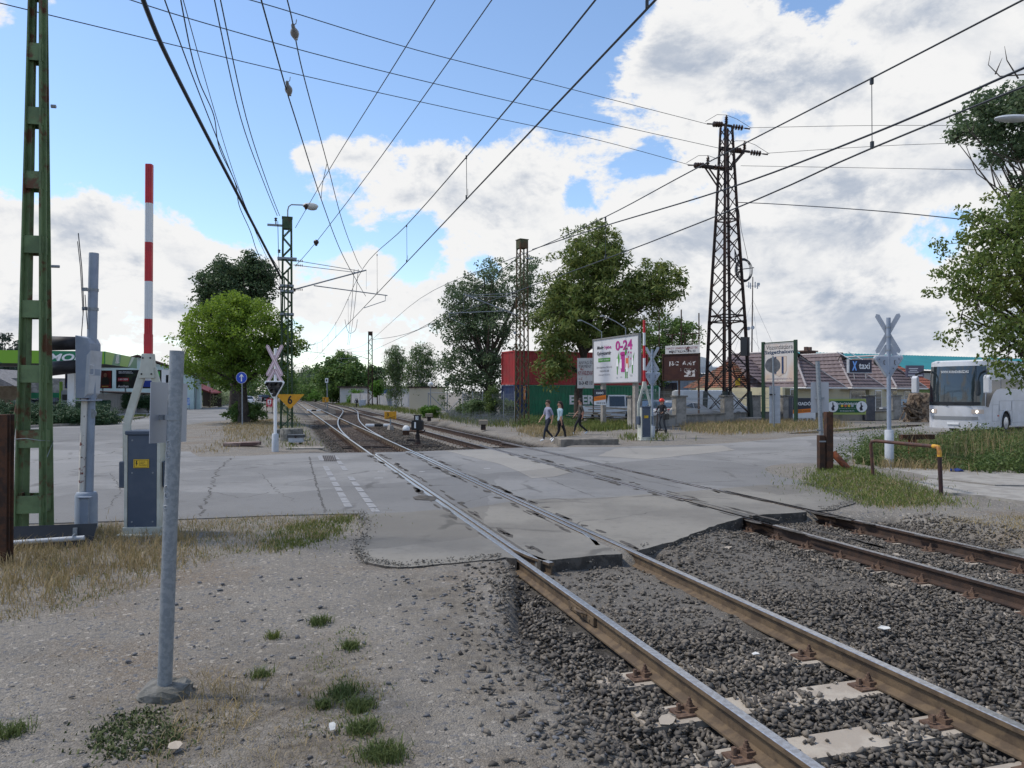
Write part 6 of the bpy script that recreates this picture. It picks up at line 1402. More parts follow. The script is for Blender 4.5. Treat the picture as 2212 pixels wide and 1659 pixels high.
for x, z in ((-w_ / 2 - .3, zD + 2.4), (.0, zD + 2.3), (w_ / 2 - .06, zD + 2.0)): m.box((x, .08, (zC + z) / 2), (.06, .06, z - zC))
for x in (-.62, .25, .75): m.box((x, .06, zD + .35), (.04, .04, .75))
m.box((.05, .06, zD + .72), (w_ * .95, .04, .05)); m.build('upper_frame', rustd, rbt)
# ------------------------------------------------------------------ fence with concrete pillars
FP = [(1371, 924, .34), (1467, 922, .34), (1570, 918, .3), (1628, 914, .34), (1697, 914, .34), (1875, 914, .36), (1932, 908, .3), (1973, 904, .3)]
FW = []
for i, (sx, sy, k) in enumerate(FP):
    Y = [42, 44.6, 48.5, 51.5, 52.5, 53, 56, 58][i]; X = (sx - CX) / F * Y; FW.append(Vector((X, Y, 0)))
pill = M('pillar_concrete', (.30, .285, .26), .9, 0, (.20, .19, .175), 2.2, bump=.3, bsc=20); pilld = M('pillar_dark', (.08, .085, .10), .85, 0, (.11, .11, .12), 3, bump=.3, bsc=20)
lbl = ['first concrete fence pillar, by the far barrier', 'second concrete fence pillar, between parked white cars', 'concrete fence pillar behind the steel tower', 'stained concrete fence pillar left of the town sign', 'concrete fence pillar with a dark side behind the town sign', 'dark grey fence pillar at the right end of the green banner', 'pale fence pillar behind the right crossbuck pole', 'fence pillar beside the tree stump']
for i, v in enumerate(FW):
    t = thing('fence_pillar', lbl[i], 'pillar', v, R(18), 'concrete pillars of the yard fence'); m = MB(); w_ = .70 if i < 3 else .8
    m.box((0, 0, .87), (w_, .5, 1.74)); m.build('shaft', pilld if i in (5,) else pill, t, bevel=.02)
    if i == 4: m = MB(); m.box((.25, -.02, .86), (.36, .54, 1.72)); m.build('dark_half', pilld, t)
    m = MB(); m.box((0, 0, 1.79), (w_ + .14, .64, .10)); m.build('cap', concd, t, bevel=.015)
meshm = mesh_wire(); low = M('low_wall', (.27, .26, .24), .9, 0, (.18, .175, .165), 1.5, bump=.2, bsc=20)
fl_ = ['between the far barrier and the parked cars', 'in front of the white cars', 'behind the steel tower legs', 'left of the town sign', 'under the town sign', 'behind the second rental sign and banner', 'behind the right crossbuck', 'beside the stump']
for i in range(7):
    a, b = FW[i], FW[i + 1]; d = (b - a); L_ = d.length; t = thing('mesh_fence', 'wire mesh fence panel on a low wall ' + fl_[i], 'fence', a, math.atan2(d.y, d.x)); g = .5
    if L_ < 1.2: continue
    m = MB(); m.box((L_ / 2, 0, .3), (L_ - 2 * g, .25, .6)); m.build('low_wall', low if i != 5 else M('cream_wall', (.42, .39, .30), .9, 0, (.34, .31, .24), 2), t); m = MB(); m.box((L_ / 2, 0, .64), (L_ - 2 * g, .4, .08)); m.build('coping', concd, t)
    m = MB(); nv = int((L_ - 2 * g) / .10)
    for k in range(nv + 1): x = g + (L_ - 2 * g) * k / nv; m.box((x, 0, 1.38), (.006, .006, 1.4))
    for z in (.72, .95, 1.2, 1.45, 1.7, 1.95, 2.06): m.box((L_ / 2, 0, z), (L_ - 2 * g, .007, .007))
    for z in (.95, 1.62): m.tube([(g, -.02, z), (L_ - g, -.02, z)], .022, 6)
    m.build('wire_mesh', meshm, t)
# green banner
p = FW[4].lerp(FW[5], .66); pp = D(1733, 887, 52.2); a, b = D(1788, 900, 51.6), D(1862, 900, 51.9); w_ = b.x - a.x
bn = thing('green_banner', 'green banner with two white round emblems hung on the yard fence', 'banner', ((a.x + b.x) / 2, 51.4, 0), R(1))
z0, z1 = D(1800, 894, 51.4).z, D(1800, 863, 51.4).z; zm = (z0 + z1) / 2; h_ = z1 - z0
m = MB(); m.box((0, 0, zm), (w_ + .1, .02, h_ + .1)); m.build('yellow_edge', M('banner_lime', (.30, .36, .10), .6), bn); m = MB(); m.box((0, -.014, zm), (w_ * .96, .01, h_ * .82)); gbn = m.build('green_field', M('banner_green', (.012, .085, .04), .55), bn)
for sx in (-1, 1):
    m = MB(); m.lathe([(.38, 0), (.38, .008)], (sx * w_ * .40, -.03, zm), 24, 'Y'); e = m.build('emblem', white, bn)
    m = MB(); m.plate([(sx * w_ * .39 + x, zm + z) for x, z in ((-.08, -.28), (.1, -.25), (.05, -.05), (.13, .05), (.03, .1), (.0, .3), (-.07, .28), (-.05, .05), (-.14, -.1))], -.036, -.032); m.build('emblem_figure', ink, e)
text('Szent Ferenc Csülkös Rendház és Szálló', white, gbn, (0, -.022, zm + h_ * .22), w=w_ * .56, h=h_ * .17, fat=.02); text('Egyedi ízek, házias konyha, egyedi tervezésű csárda', white, gbn, (0, -.022, zm - h_ * .12), w=w_ * .45, h=h_ * .05); text('2315 Szigethalom, Mű út 31.', white, gbn, (0, -.022, zm - h_ * .30), w=w_ * .4, h=h_ * .09, fat=.02)
for x, c_ in ((-.36, yell2), (-.12, porange), (.12, yell2), (.36, pgrey)): m = MB(); m.lathe([(.09, 0), (.09, .006)], (x, -.026, zm + .06), 14, 'Y'); m.build('round_badge', c_, gbn)
# cars in the yard
def pc(label, sx, Y, rz, *a): car(label, ((sx - CX) / F * Y, Y, 0), rz, *a)
pc('white pickup truck parked behind the white billboard', 1330, 52, R(182), 5.2, 1.85, 1.85, carwhite, 'pickup')
pc('dark blue grey car behind the scooter rider', 1408, 52, R(20), 4.3, 1.8, 1.5, carblue, 'hatch')
pc('white hatchback nose behind the scooter rider', 1432, 49.5, R(35), 4.2, 1.8, 1.5, carwhite, 'hatch')
pc('pale silver car showing its tail between the second pillar and tower', 1487, 48.6, R(205), 4.2, 1.75, 1.42, silver, 'hatch')
pc('white van parked behind the steel tower legs', 1535, 55, R(188), 5.4, 2.0, 2.2, carwhite, 'van')
pc('dark car parked behind the pillars left of the stump', 1958, 62, R(20), 4.4, 1.8, 1.5, cardark, 'sedan')
pc('small grey car seen at the end of the yard by the yellow house', 1500, 62, R(15), 4.3, 1.8, 1.5, carblue, 'hatch')
pile = MB(); r_ = random.Random(8)
p = D(1320, 905, 48.5)
for i in range(12): pile.box((r_.uniform(-1.6, 1.6), r_.uniform(-.4, .4), .1 + i * .085), (r_.uniform(2.2, 3.6), .5, .05), rot=Matrix.Rotation(R(r_.uniform(-5, 5)), 3, 'Y'))
q = pile.build('plank_stack', M('weathered_planks', (.30, .26, .20), .85, 0, (.2, .17, .13), 8), loc=(p.x, 48.5, 0)); tag(q, 'stack of weathered planks in front of the white pickup', 'plank stack')
# ------------------------------------------------------------------ steel tower
TW = Vector(((1571 - CX) / F * 51.0, 51.0, 0.0)); HT = 20.6
tw = thing('power_pylon', 'tall dark steel lattice tower carrying crossing power lines', 'pylon', TW, R(22))
def hw_(z): return np.interp(z, [0, 7, 14, 18.5, 20.4], [1.28, 1.0, .62, .42, .34]) * .86
m = MB(); m.box((0, 0, .1), (3.6, 3.2, .5)); m.build('concrete_base', concrete, tw, bevel=.06)
for sx in (-1, 1):
    for sy in (-1, 1):
        m = MB(); zs = [.2, 7, 14, 18.5, 20.4]
        for i in range(4): 
            a, b = hw_(zs[i]), hw_(zs[i + 1]); wd = [.23, .20, .17, .14][i]
            m.bar((sx * a, sy * a, zs[i]), (sx * b, sy * b, zs[i + 1]), wd, .04); m.bar((sx * (a + .0), sy * (a - .07), zs[i]), (sx * b, sy * (b - .07), zs[i + 1]), .04, wd)
        m.build('leg', darksteel if not (sx < 0 and sy < 0) else darksteel, tw)
        m = MB(); m.bar((sx * hw_(.25), sy * hw_(.25) , .2), (sx * hw_(2.1), sy * hw_(2.1), 2.1), .24, .24); m.build('painted_foot', M('tower_foot', (.03, .04, .035), .6), tw)
m = MB(); z = .5
while z < 20:
    st_ = np.interp(z, [0, 7, 14, 20], [1.65, 1.35, .95, .7]); z2 = min(z + st_, 20.3); a, b = hw_(z), hw_(z2); am = hw_((z + z2) / 2); zm_ = (z + z2) / 2
    for sx, sy in ((0, -1), (0, 1), (-1, 0), (1, 0)):
        for f in (-1, 1):
            P_ = lambda u, h_, zz: (sx * h_, u, zz) if sx else (u, sy * h_, zz)
            m.bar(P_(f * a, a, z), P_(-f * b, b, z2), .07, .02, up=(sx, sy, .01)) if (f == 1 or z < 14) else None
    z = z2
for z in (6.9, 7.3, 13.9): 
    a = hw_(z)
    for sx, sy in ((0, -1), (0, 1), (-1, 0), (1, 0)): m.box((sx * a, sy * a, z), (.06 if sx else 2 * a, .06 if sy else 2 * a, .09))
m.build('lattice_bracing', darksteel, tw)
# crossarms
def ins_str(m, p, d, n=4, r=.2):
    d = Vector(d).normalized(); p = Vector(p)
    for k in range(n):
        c = p + d * (.22 + .2 * k); q = d.to_track_quat('Z', 'Y').to_matrix(); vs = []; b = len(m.v)
        sub = MB(); sub.lathe([(.05, -.08), (r, -.02), (r * .9, .03), (.05, .08)], (0, 0, 0), 12)
        m._add([c + q @ Vector(v) for v in sub.v], sub.f)
    m.tube([p, p + d * (.3 + .2 * n)], .025, 5); m.tube([p + d * (.22 + .2 * n), p + d * (.62 + .2 * n)], .05, 6)
iR = Matrix.Rotation(R(-22), 3, 'Z')
for z, xs_, side in ((20.5, .0, 0), (18.9, 1.55, 1), (17.5, -1.55, -1)):
    m = MB(); m.box((xs_ / 2, 0, z), (abs(xs_) + .9, .12, .14))
    if side: m.box((xs_ / 2, .35, z), (abs(xs_) + .5, .1, .12)); m.bar((side * .4, -.0, z - 1.3), (xs_, 0, z - .05), .08, .08); m.bar((side * .4, .35, z - 1.3), (xs_, .3, z - .05), .08, .08)
    m.build('crossarm', darksteel, tw)
    m = MB(); ins_str(m, (xs_ - .35, -.15, z - .05), iR @ Vector((-1, -.45, -.12))); m.build('insulator_string', porc, tw, smooth=True)
    m = MB(); ins_str(m, (xs_ + .35, .0, z - .03), iR @ Vector((1, .12, -.08))); m.build('insulator_string', porc, tw, smooth=True)
    m = MB(); m.lathe([(.06, 0), (.13, .06), (.06, .12), (.13, .18), (.06, .24), (.13, .30), (.06, .36), (.12, .42), (.03, .6)], (xs_, 0, z + .1), 12); m.build('post_insulator', porc, tw, smooth=True)
    m = MB(); m.tube([Vector((xs_ - .35, -.15, z - .05)) + iR @ Vector((-1.4, -.6, .0)), (xs_ - 1.0, -.3, z + .5), (xs_, 0, z + .72), (xs_ + 1.0, .1, z + .6), Vector((xs_ + .35, 0, z)) + iR @ Vector((1.5, .15, -.1))], .016, 5); m.build('jumper_wire', wirem, tw)
m = MB()
for k in range(9): m.lathe([], (0, 0, 0)) if False else m.tube([(1.05 + (.62 + .03 * (k % 4)) * math.cos(a), -.62 + .03 * k, 10.45 + (.68 + .035 * (k % 5)) * math.sin(a)) for a in np.linspace(0, 6.283, 22)], .022, 4)
m.tube([(.55, -.6, 14.6), (.75, -.6, 13.2), (1.3, -.6, 11.2)], .02, 4); m.tube([(.55, -.6, 14.6), (.65, -.6, 12.5), (.8, -.6, 11.)], .02, 4); m.tube([(.3, -.55, 10.9), (.2, -.6, 11.8), (.5, -.6, 11.)], .06, 5); m.tube([(.3, -.6, 10.4), (1.8, -.62, 10.65)], .03, 4)
m.build('cable_coil', wirem, tw)
m = MB(); m.box((.72, -.98, 5.15), (.75, .05, 1.3)); m.build('switch_panel', M('panel_dark', (.045, .045, .045), .6), tw); m = MB(); m.box((.12, -.95, 2.75), (.38, .02, .48)); yl = m.build('warning_sign', yell2, tw); text('VIGYÁZZ!\nNAGYFESZÜLTSÉG', ink, yl, (.12, -.965, 2.7), w=.32, h=.2)
m = MB(); m.tube([(-.98, -.98, 1.6), (-1.0, -1.02, .9), (-1.3, -1.3, -.0)], .05, 6); m.cyl((-.92, -1.12, .3), (-.88, -1.1, 2.3), .07); m.build('cable_riser', wirem, tw)
# ------------------------------------------------------------------ town sign
a, b = D(1652, 858, 49.2), D(1717, 858, 47.2); rz = math.atan2(b.y - a.y, b.x - a.x); w_ = (b.xy - a.xy).length
ts = thing('town_sign', 'pale farewell town sign with a striped shield between two green posts', 'town sign', ((a.x + b.x) / 2, (a.y + b.y) / 2, 0), rz)
za, zb2 = D(1685, 824, 48.2).z, D(1685, 741, 48.2).z; hh = zb2 - za
m = MB(); m.box((0, 0, (za + zb2) / 2), (w_, .05, hh)); m.build('board', M('sun_bleached_board', (.60, .57, .55), .5, 0, (.60, .46, .37), .35, .45, .60), ts)
gpst = M('post_green', (.02, .05, .028), .5)
for sx in (-1, 1):
    m = MB(); m.box((sx * (w_ / 2 + .09), -.02, (zb2 + .14) / 2), (.2, .16, zb2 + .14)); m.build('post', gpst, ts, bevel=.012)
m = MB(); m.box((0, 0, zb2 + .05), (w_, .12, .06)); m.build('top_rail', gpst, ts)
text('Viszontlátásra', ink, ts, (.02, -.03, za + hh * .895), w=w_ * .88, h=hh * .115); text('Szigethalom', M('sign_blue_grey', (.035, .06, .11), .5), ts, (0, -.03, za + hh * .755), w=w_ * .96, h=hh * .125, fat=.03); text('www.szigethalom.hu', M('sign_lilac', (.22, .18, .24), .5), ts, (0, -.03, za + hh * .065), w=w_ * .84, h=hh * .07)
shd = lambda k: [(x * k * w_, za + hh * .40 + z * k * hh) for x, z in ((-.25, .25), (.25, .25), (.25, -.12), (.21, -.19), (.08, -.235), (0, -.28), (-.08, -.235), (-.21, -.19), (-.25, -.12))]
m = MB(); m.plate(shd(1.0), -.032, -.028); sh_ = m.build('shield_outline', M('shield_line', (.35, .24, .2), .5), ts); m = MB(); m.plate(shd(.97), -.035, -.031); m.build('shield_field', M('shield_field', (.60, .50, .42), .5), sh_)
for x in (-.12, .12): m = MB(); m.plate([((x - .033) * w_, za + hh * .20), ((x + .033) * w_, za + hh * .20), ((x + .033) * w_, za + hh * .64), ((x - .033) * w_, za + hh * .64)], -.039, -.035); m.build('blue_stripe', M('stripe_blue', (.03, .055, .13), .5), sh_)
# round sign seen from behind
p = D(1671, 930, 41.5); rs_b = thing('round_sign', 'grey back of a round sign on a thin pole before the town sign', 'road sign', (p.x, p.y, 0), R(0))
m = MB(); m.cyl((.02, 0, 0), (-.02, 0, 4.05), .055, n=10); m.build('pole', galv, rs_b, smooth=True); zc_ = D(1671, 789, 41.5).z
m = MB(); m.lathe([(.43, 0), (.43, .02), (.40, .022)], (-.0, .07, zc_), 24, 'Y'); m.build('disc_back', M('disc_back', (.20, .19, .19), .6, .2, (.26, .25, .24), 4), rs_b); m = MB(); m.box((.1, .08, D(0, 874, 41.5).z), (.62, .01, 2.1)); m.build('plate_back', greyl, rs_b)
m = MB(); m.box((-.05, .02, 1.9), (.3, .06, .08)); m.build('clamp', black, rs_b)
# ------------------------------------------------------------------ radio mast
p = D(1622, 800, 80); rmst = thing('radio_mast', 'slim guyed radio mast with small dish antennas behind the orange roof', 'radio mast', (p.x, 80, 0), 0); zt_ = D(1626, 598, 80).z
m = MB(); m.cyl((0, 0, 0), (.25, 0, zt_), .10, .05, 6); m.build('mast_tube', darksteel, rmst); m = MB()
for x, z in ((-.45, zt_ - .9), (-.25, zt_ - 1.0), (.25, zt_ - .9), (.5, zt_ - 1.0)): m.cyl((x + .25, 0, z - .3), (x + .25, 0, z + .35), .06)
m.box((.25, 0, zt_ - 1.), (1.5, .05, .06)); m.lathe([(.16, 0), (.16, .1)], (.85, -.1, zt_ - .8), 10, 'Y'); m.lathe([(.2, 0), (.2, .15)], (-.25, -.1, zt_ - 5.6), 10, 'Y'); m.lathe([(.2, 0), (.2, .15)], (.2, -.1, zt_ - 5.5), 10, 'Y'); m.build('antennas', greyl, rmst)
m = MB()
for x, z1_ in ((-3.2, zt_ - 2.6), (5., zt_ - 2.4), (-2.6, zt_ - 6.8), (4.2, zt_ - 6.6), (1.6, zt_ - 2.6)): m.tube([(.2, 0, z1_), (x, .6, 2.)], .012, 4)
m.build('guy_wires', galv, rmst)
# ------------------------------------------------------------------ houses on the right
def slope(m, a, b, c, d, rows, cols, amp=.035, step=.05):
    """tiled roof slope: a,b eave left/right, c,d ridge right/left; rolled columns and stepped rows"""
    a, b, c, d = map(Vector, (a, b, c, d)); nrm = (b - a).cross(d - a).normalized()
    if nrm.z < 0: nrm = -nrm
    for i in range(rows):
        t0, t1 = i / rows, (i + 1) / rows; l0, r0 = a.lerp(d, t0), b.lerp(c, t0); l1, r1 = a.lerp(d, t1), b.lerp(c, t1)
        vs = []; n = cols * 2
        for k in range(n + 1):
            o = amp * (k % 2); u = k / n
            vs += [l0.lerp(r0, u) + nrm * (o + step), l1.lerp(r1, u) + nrm * o]
        m._add(vs, [(2 * k, 2 * k + 2, 2 * k + 3, 2 * k + 1) for k in range(n)])
        m._add([l0, r0, r0 + nrm * (step + amp), l0 + nrm * (step + amp)], [(0, 1, 2, 3)])
tile_l = M('purple_brown_tiles', (.14, .105, .108), .55, 0, (.115, .085, .088), 1.5); tile_d = tile_l
tile_o = M('old_orange_tiles', (.24, .10, .062), .9, 0, (.10, .075, .058), 2.2, .42, .6)
yw = M('pale_yellow_render', (.52, .48, .33), .9, 0, (.46, .42, .29), .8); shut = M('olive_shutter', (.16, .15, .09), .7); gutt = M('white_gutter', (.5, .5, .5), .5)
HR = R(35); hO = Vector((24.4, 62, 0))
xh = thing('yellow_house', 'pale yellow house with purple brown hipped tile roofs behind the town sign', 'house', hO, HR)
EV, RG = 2.45, 5.6
m = MB(); m.box((9.2, 5.2, EV / 2), (22.4, 9.2, EV)); 
m.build('wall', yw, xh)
rf = MB()
wings = [(-.4, 5.4), (6.5, 11.9), (14.0, 19.6)]
for k, (xa, xb) in enumerate(wings):
    xm = (xa + xb) / 2; y0, y1 = -.5, 2.3; dz = (.0, .12, -.1)[k]
    slope(rf, (xa, y0, EV), (xb, y0, EV), (xm + .35, y1, RG + dz - .5), (xm - .35, y1, RG + dz - .5), 9, 9)     # hip end
    slope(rf, (xa, 9.6, EV), (xa, y0, EV), (xm, y1, RG + dz), (xm, 9.6, RG + dz), 9, 18)                          # left slope
    slope(rf, (xb, y0, EV), (xb, 9.6, EV), (xm, 9.6, RG + dz), (xm, y1, RG + dz), 9, 18)
slope(rf, (-1.6, 2.4, EV), (20.6, 2.4, EV), (20.2, 7, RG - .35), (-1.2, 7, RG - .35), 9, 44)
rfo = rf.build('roof', tile_l, xh)
m = MB()
for k, (xa, xb) in enumerate(wings):
    xm = (xa + xb) / 2
    for s_, xe in ((-1, xa), (1, xb)): m.tube([(xe, -.52, EV + .08), (xm + s_ * .35, 2.25, RG - .38)], .09, 6)
    m.tube([(xm, 2.2, RG + .1), (xm, 9.6, RG + .1)], .10, 6)
m.build('ridge_trim', M('pale_ridge', (.32, .29, .29), .5), rfo)
m = MB()
for xa, xb in wings: m.tube([(xa - .1, -.6, EV - .05), (xb + .1, -.6, EV - .05)], .09, 6); m.tube([(xa - .08, -.6, EV - .05), (xa - .08, 9, EV - .05)], .09, 6)
m.build('gutter', gutt, xh)
ch_ = MB(); ch_.box((10.6, 6.5, 5.6), (1.5, .8, 1.0)); ch_.box((10.6, 6.5, 6.12), (1.8, 1.1, .12)); ch_.box((10.3, 6.5, 6.35), (.3, .3, .4)); ch_.box((10.9, 6.5, 6.35), (.3, .3, .4)); ch_.build('chimney', browntile, rfo)
def win(x, w_, h_, z, y, nm='window', shutter=None):
    m = MB(); m.box((x, y, z), (w_ + .2, .12, h_ + .2)); f = m.build(nm, trimw, xh); m = MB(); m.box((x, y - .07, z), (w_, .03, h_)); m.build('pane', glass, f)
    if shutter: m = MB(); m.box((x + shutter, y - .02, z), (.55, .08, h_ + .2)); m.build('shutter', shut, f)
for x, w_, h_, z, s_ in ((-.6, .8, 1.5, 1.5, -.75), (3.3, .6, 1.5, 1.5, .7), (9.2, 2.3, 1.2, 1.55, 1.6), (12.7, .9, 2.1, 1.1, None), (15.6, .8, 2.1, 1.1, None), (18., .9, 1.2, 1.5, .8)): win(x, w_, h_, z, .58, 'door' if h_ > 2 else 'window', s_)
ga = MB(); xm = 9.2; ga.plate([(xm - .75, RG - .62), (xm + .75, RG - .62), (xm, RG + .18)], 2.02, 2.1); ga.build('gablet', darksteel, rfo)
p0 = Vector((10.6, .6, 4.55)); tx = thing('roof_sign', 'dark Xtaxi box sign standing on the yellow house roof', 'sign board', D(1857, 791, 65.5), R(8))
m = MB(); m.box((0, 0, 0), (2.15, .28, 1.15)); m.build('box', M('sign_box_navy', (.012, .015, .04), .4), tx, bevel=.02); m = MB(); m.box((-1.1, 0, 0), (.08, .32, 1.2)); m.box((0, 0, -.59), (2.2, .32, .05)); m.build('edge_trim', greyl, tx)
text('X', M('sign_light_blue', (.18, .38, .80), .5), tx, (-.58, -.15, .02), w=.5, h=.82, fat=.06, shear=.1); text('taxi', white, tx, (.35, -.15, .02), w=1.05, h=.55, fat=.02)
m = MB()
for x in (-.6, .5): m.tube([(x, 0, -.55), (x + .3, .3, -1.1)], .04, 5); m.tube([(x, .1, .5), (x - 1.2, .6, 1.3)], .04, 5)
m.build('struts', white, tx)
p = hO + Matrix.Rotation(HR, 3, 'Z') @ Vector((17.6, -.4, 4.1)); vs2 = thing('roof_sign', 'grey shop sign on two struts on the roof right of the crossbuck back', 'sign board', p, R(10)); m = MB(); m.box((0, 0, 0), (1.9, .15, 1.1)); m.build('panel', M('sign_grey_violet', (.10, .09, .13), .5), vs2)
m = MB()
for z, w_ in ((.25, 1.0), (.08, .8), (-.1, 1.1), (-.4, 1.6)): m.box((-.2 if z > -.3 else 0, -.08, z), (w_, .01, .06))
m.build('white_lines', white, vs2); m = MB(); m.tube([(-.6, 0, -.5), (-.1, .1, -.95), (.4, 0, -.5)], .04, 5); m.build('struts', white, vs2)
# house 1: old orange tiled roof on the left
oO = Vector(((1600 - CX) / F * 66, 66, 0)); oh = thing('old_house', 'old house with patchy orange tile roof left of the town sign', 'house', oO, R(20))
m = MB(); m.box((4, 3.6, 1.2), (9, 7, 2.4)); m.build('wall', yw, oh); m = MB(); xr = 1.6
slope(m, (-.9, -.5, 2.45), (9.5, -.5, 2.45), (8, 3.6, 5.0), (1.5, 3.6, 5.0), 14, 30, .03, .06); slope(m, (-.9, 7.8, 2.45), (-.9, -.5, 2.45), (1.5, 3.6, 5.), (1.5, 3.6, 5.), 14, 18, .03, .06); slope(m, (9.5, -.5, 2.45), (9.5, 7.8, 2.45), (8, 3.6, 5.), (8, 3.6, 5.), 14, 18, .03, .06)
ro_ = m.build('roof', tile_o, oh); m = MB(); m.tube([(-.9, -.5, 2.55), (1.5, 3.6, 5.1), (8, 3.6, 5.1)], .12, 6); m.build('ridge_tiles', tile_o, ro_)
m = MB(); m.box((2.2, .05, 1.3), (1., .1, 1.3)); wf = m.build('window', trimw, oh); m = MB(); m.box((2.2, -.01, 1.3), (.8, .05, 1.1)); m.build('pane', glass, wf)
# right neighbour with orange roof, teal hall
nO = hO + Matrix.Rotation(HR, 3, 'Z') @ Vector((20.2, 2.5, 0)); nh = thing('neighbour_house', 'orange roofed house with a green wall partly behind the coach', 'house', nO, HR)
m = MB(); m.box((4, 4, 1.2), (8, 8, 2.4)); m.build('wall', M('green_render', (.16, .26, .10), .9), nh); m = MB(); slope(m, (-.8, -.6, 2.4), (9, -.6, 2.4), (7, 4, 5.2), (1.5, 4, 5.2), 9, 16); slope(m, (-.8, 9, 2.4), (-.8, -.6, 2.4), (1.5, 4, 5.2), (1.5, 4, 5.2), 9, 14); m.build('roof', M('terracotta_tiles', (.26, .085, .05), .8, 0, (.21, .07, .045), 2), nh)
m = MB(); m.box((.7, -.05, 1.3), (.8, .1, 1.6)); wf = m.build('window', trimw, nh); m = MB(); m.box((.7, -.12, 1.3), (.6, .04, 1.4)); m.build('pane', glass, wf)
def rib(m, a, b, c, d, n, amp):
    a, b, c, d = map(Vector, (a, b, c, d)); nrm = (b - a).cross(d - a).normalized(); nrm = nrm if nrm.z > 0 else -nrm; vs = []
    for k in range(n * 3 + 1):
        o = amp if k % 3 == 0 else 0; u = k / (n * 3); vs += [a.lerp(b, u) + nrm * o, d.lerp(c, u) + nrm * o]
    m._add(vs, [(2 * k, 2 * k + 2, 2 * k + 3, 2 * k + 1) for k in range(n * 3)])
teal = M('teal_sheet_roof', (.018, .17, .19), .45, 0, (.015, .145, .165), .3); paleg = M('pale_green_sheet_roof', (.11, .22, .14), .5)
tl, trr = D(1765, 766, 108), D(2260, 752, 130); hl = thing('hall', 'long industrial hall with a teal ribbed metal roof behind the houses', 'hall', (tl.x, tl.y, 0), math.atan2(trr.y - tl.y, trr.x - tl.x)); LL = (trr.xy - tl.xy).length
m = MB(); rib(m, (-4, -8, 5.3), (LL + 30, -8, 5.3), (LL + 30, 4, 8.1), (-4, 4, 8.1), 130, .12); m.build('roof', teal, hl); m = MB(); m.box((LL / 2 + 13, 2, 2.6), (LL + 34, 18, 5.2)); m.build('wall', M('hall_wall', (.35, .36, .36), .7), hl)
m = MB(); rib(m, (24, -19, 2.6), (LL + 20, -19, 2.6), (LL + 20, -8.2, 4.9), (24, -8.2, 4.9), 70, .12); m.build('lower_roof', paleg, hl)
# grey warehouse behind the yard
wl_, wr_ = D(1426, 800, 84), D(1650, 800, 90); wh = thing('warehouse', 'blue grey corrugated warehouse with pale curved roofs behind the parked cars', 'warehouse', (wl_.x, 84, 0), math.atan2(6, wr_.x - wl_.x)); LL = (wr_.xy - wl_.xy).length
m = MB(); n = int(LL / .3)
for k in range(n): m.box((LL * (k + .5) / n, -.04 * (k % 2), 2.1), (LL / n, .1, 4.2))
m.box((LL / 2, 4, 2.1), (LL, 7.8, 4.1)); m.build('wall', M('warehouse_sheet', (.20, .24, .29), .6, 0, (.17, .2, .25), .6), wh)
m = MB(); m.plate([(-.4, 4.2), (LL + .4, 4.2), (LL + .4, 5.0), (-.4, 5.0)], .0, .2) ; rib(m, (-.4, -.6, 4.2), (LL + .4, -.6, 4.2), (LL + .4, 6, 5.3), (-.4, 6, 5.3), 40, .08); m.build('roof', M('pale_sheet_roof', (.42, .44, .46), .5, .2), wh)
m = MB()
for x in (5.0, 9.6): m.tube([(x, 5, 4.6), (x, 14, 4.6)], 1.9, 20)
m.build('barrel_roof', M('silver_barrel', (.45, .47, .48), .4, .4), wh, smooth=True)
m = MB(); m.box((5.4, -.12, 1.6), (3.2, .08, 3.2)); m.build('shutter_door', M('roller_door', (.32, .32, .31), .7), wh); m = MB(); m.box((9.6, -.12, 2.2), (2.4, .08, 1.6)); m.box((1.2, -.12, 2.2), (2.0, .08, 1.9)); m.build('dark_window', glass, wh)
# ------------------------------------------------------------------ coach
bO = Vector((22.24, 35.0, 0)); ax = Vector((.79, .613, 0)).normalized(); lt = Vector((-ax.y, ax.x, 0))   # origin: front corner nearest the camera, x to the rear, y to the far side
bus = thing('coach', 'white coach with a big dark windscreen and lit headlight waiting on the road', 'coach', bO, math.atan2(ax.y, ax.x)); bus_w = M('coach_white', (.56, .57, .60), .25, 0, (.50, .51, .53), .8, grime=.12)
W_, L_ = 2.55, 12.0
def front(y, z):                                  # x offset of the curved front
    u = (y - W_ / 2) / (W_ / 2); return .42 * abs(u) ** 3.2 + .30 * max(0, (z - 1.2) / 2.4) ** 1.6 - .04
m = MB(); ny, nz = 18, 16; ys_ = np.linspace(.02, W_ - .02, ny); zs_ = np.linspace(.28, 3.52, nz); vs = [(front(y, z), y, z) for z in zs_ for y in ys_]
m._add(vs, [(i * ny + j, i * ny + j + 1, (i + 1) * ny + j + 1, (i + 1) * ny + j) for i in range(nz - 1) for j in range(ny - 1)])
for y in (.02, W_ - .02):
    poly = [(front(y, z), z) for z in zs_] + [(1.2, 3.60), (L_, 3.60), (L_, .3), (4.05, .3)]
    wc, wr2 = 2.95, .62
    arc = [(wc + wr2 * math.cos(a), .48 + wr2 * math.sin(a)) for a in np.linspace(-.3, math.pi + .3, 14)]
    arc = [(x, max(z, .3)) for x, z in arc]
    m._add([(x, y, z) for x, z in poly + arc], [tuple(range(len(poly) + len(arc)))])
m._add([(front(y, 3.52), y, 3.52) for y in ys_] + [(1.2, y, 3.62) for y in ys_], [(j, j + 1, ny + j + 1, ny + j) for j in range(ny - 1)])
m.box((6.6, W_ / 2, 3.58), (10.8, W_ - .06, .06)); m.box((L_ - .03, W_ / 2, 1.9), (.06, W_ - .06, 3.2)); m.box((6, W_ / 2, .45), (11.6, W_ - .3, .2))
m.build('body', bus_w, bus, smooth=True)
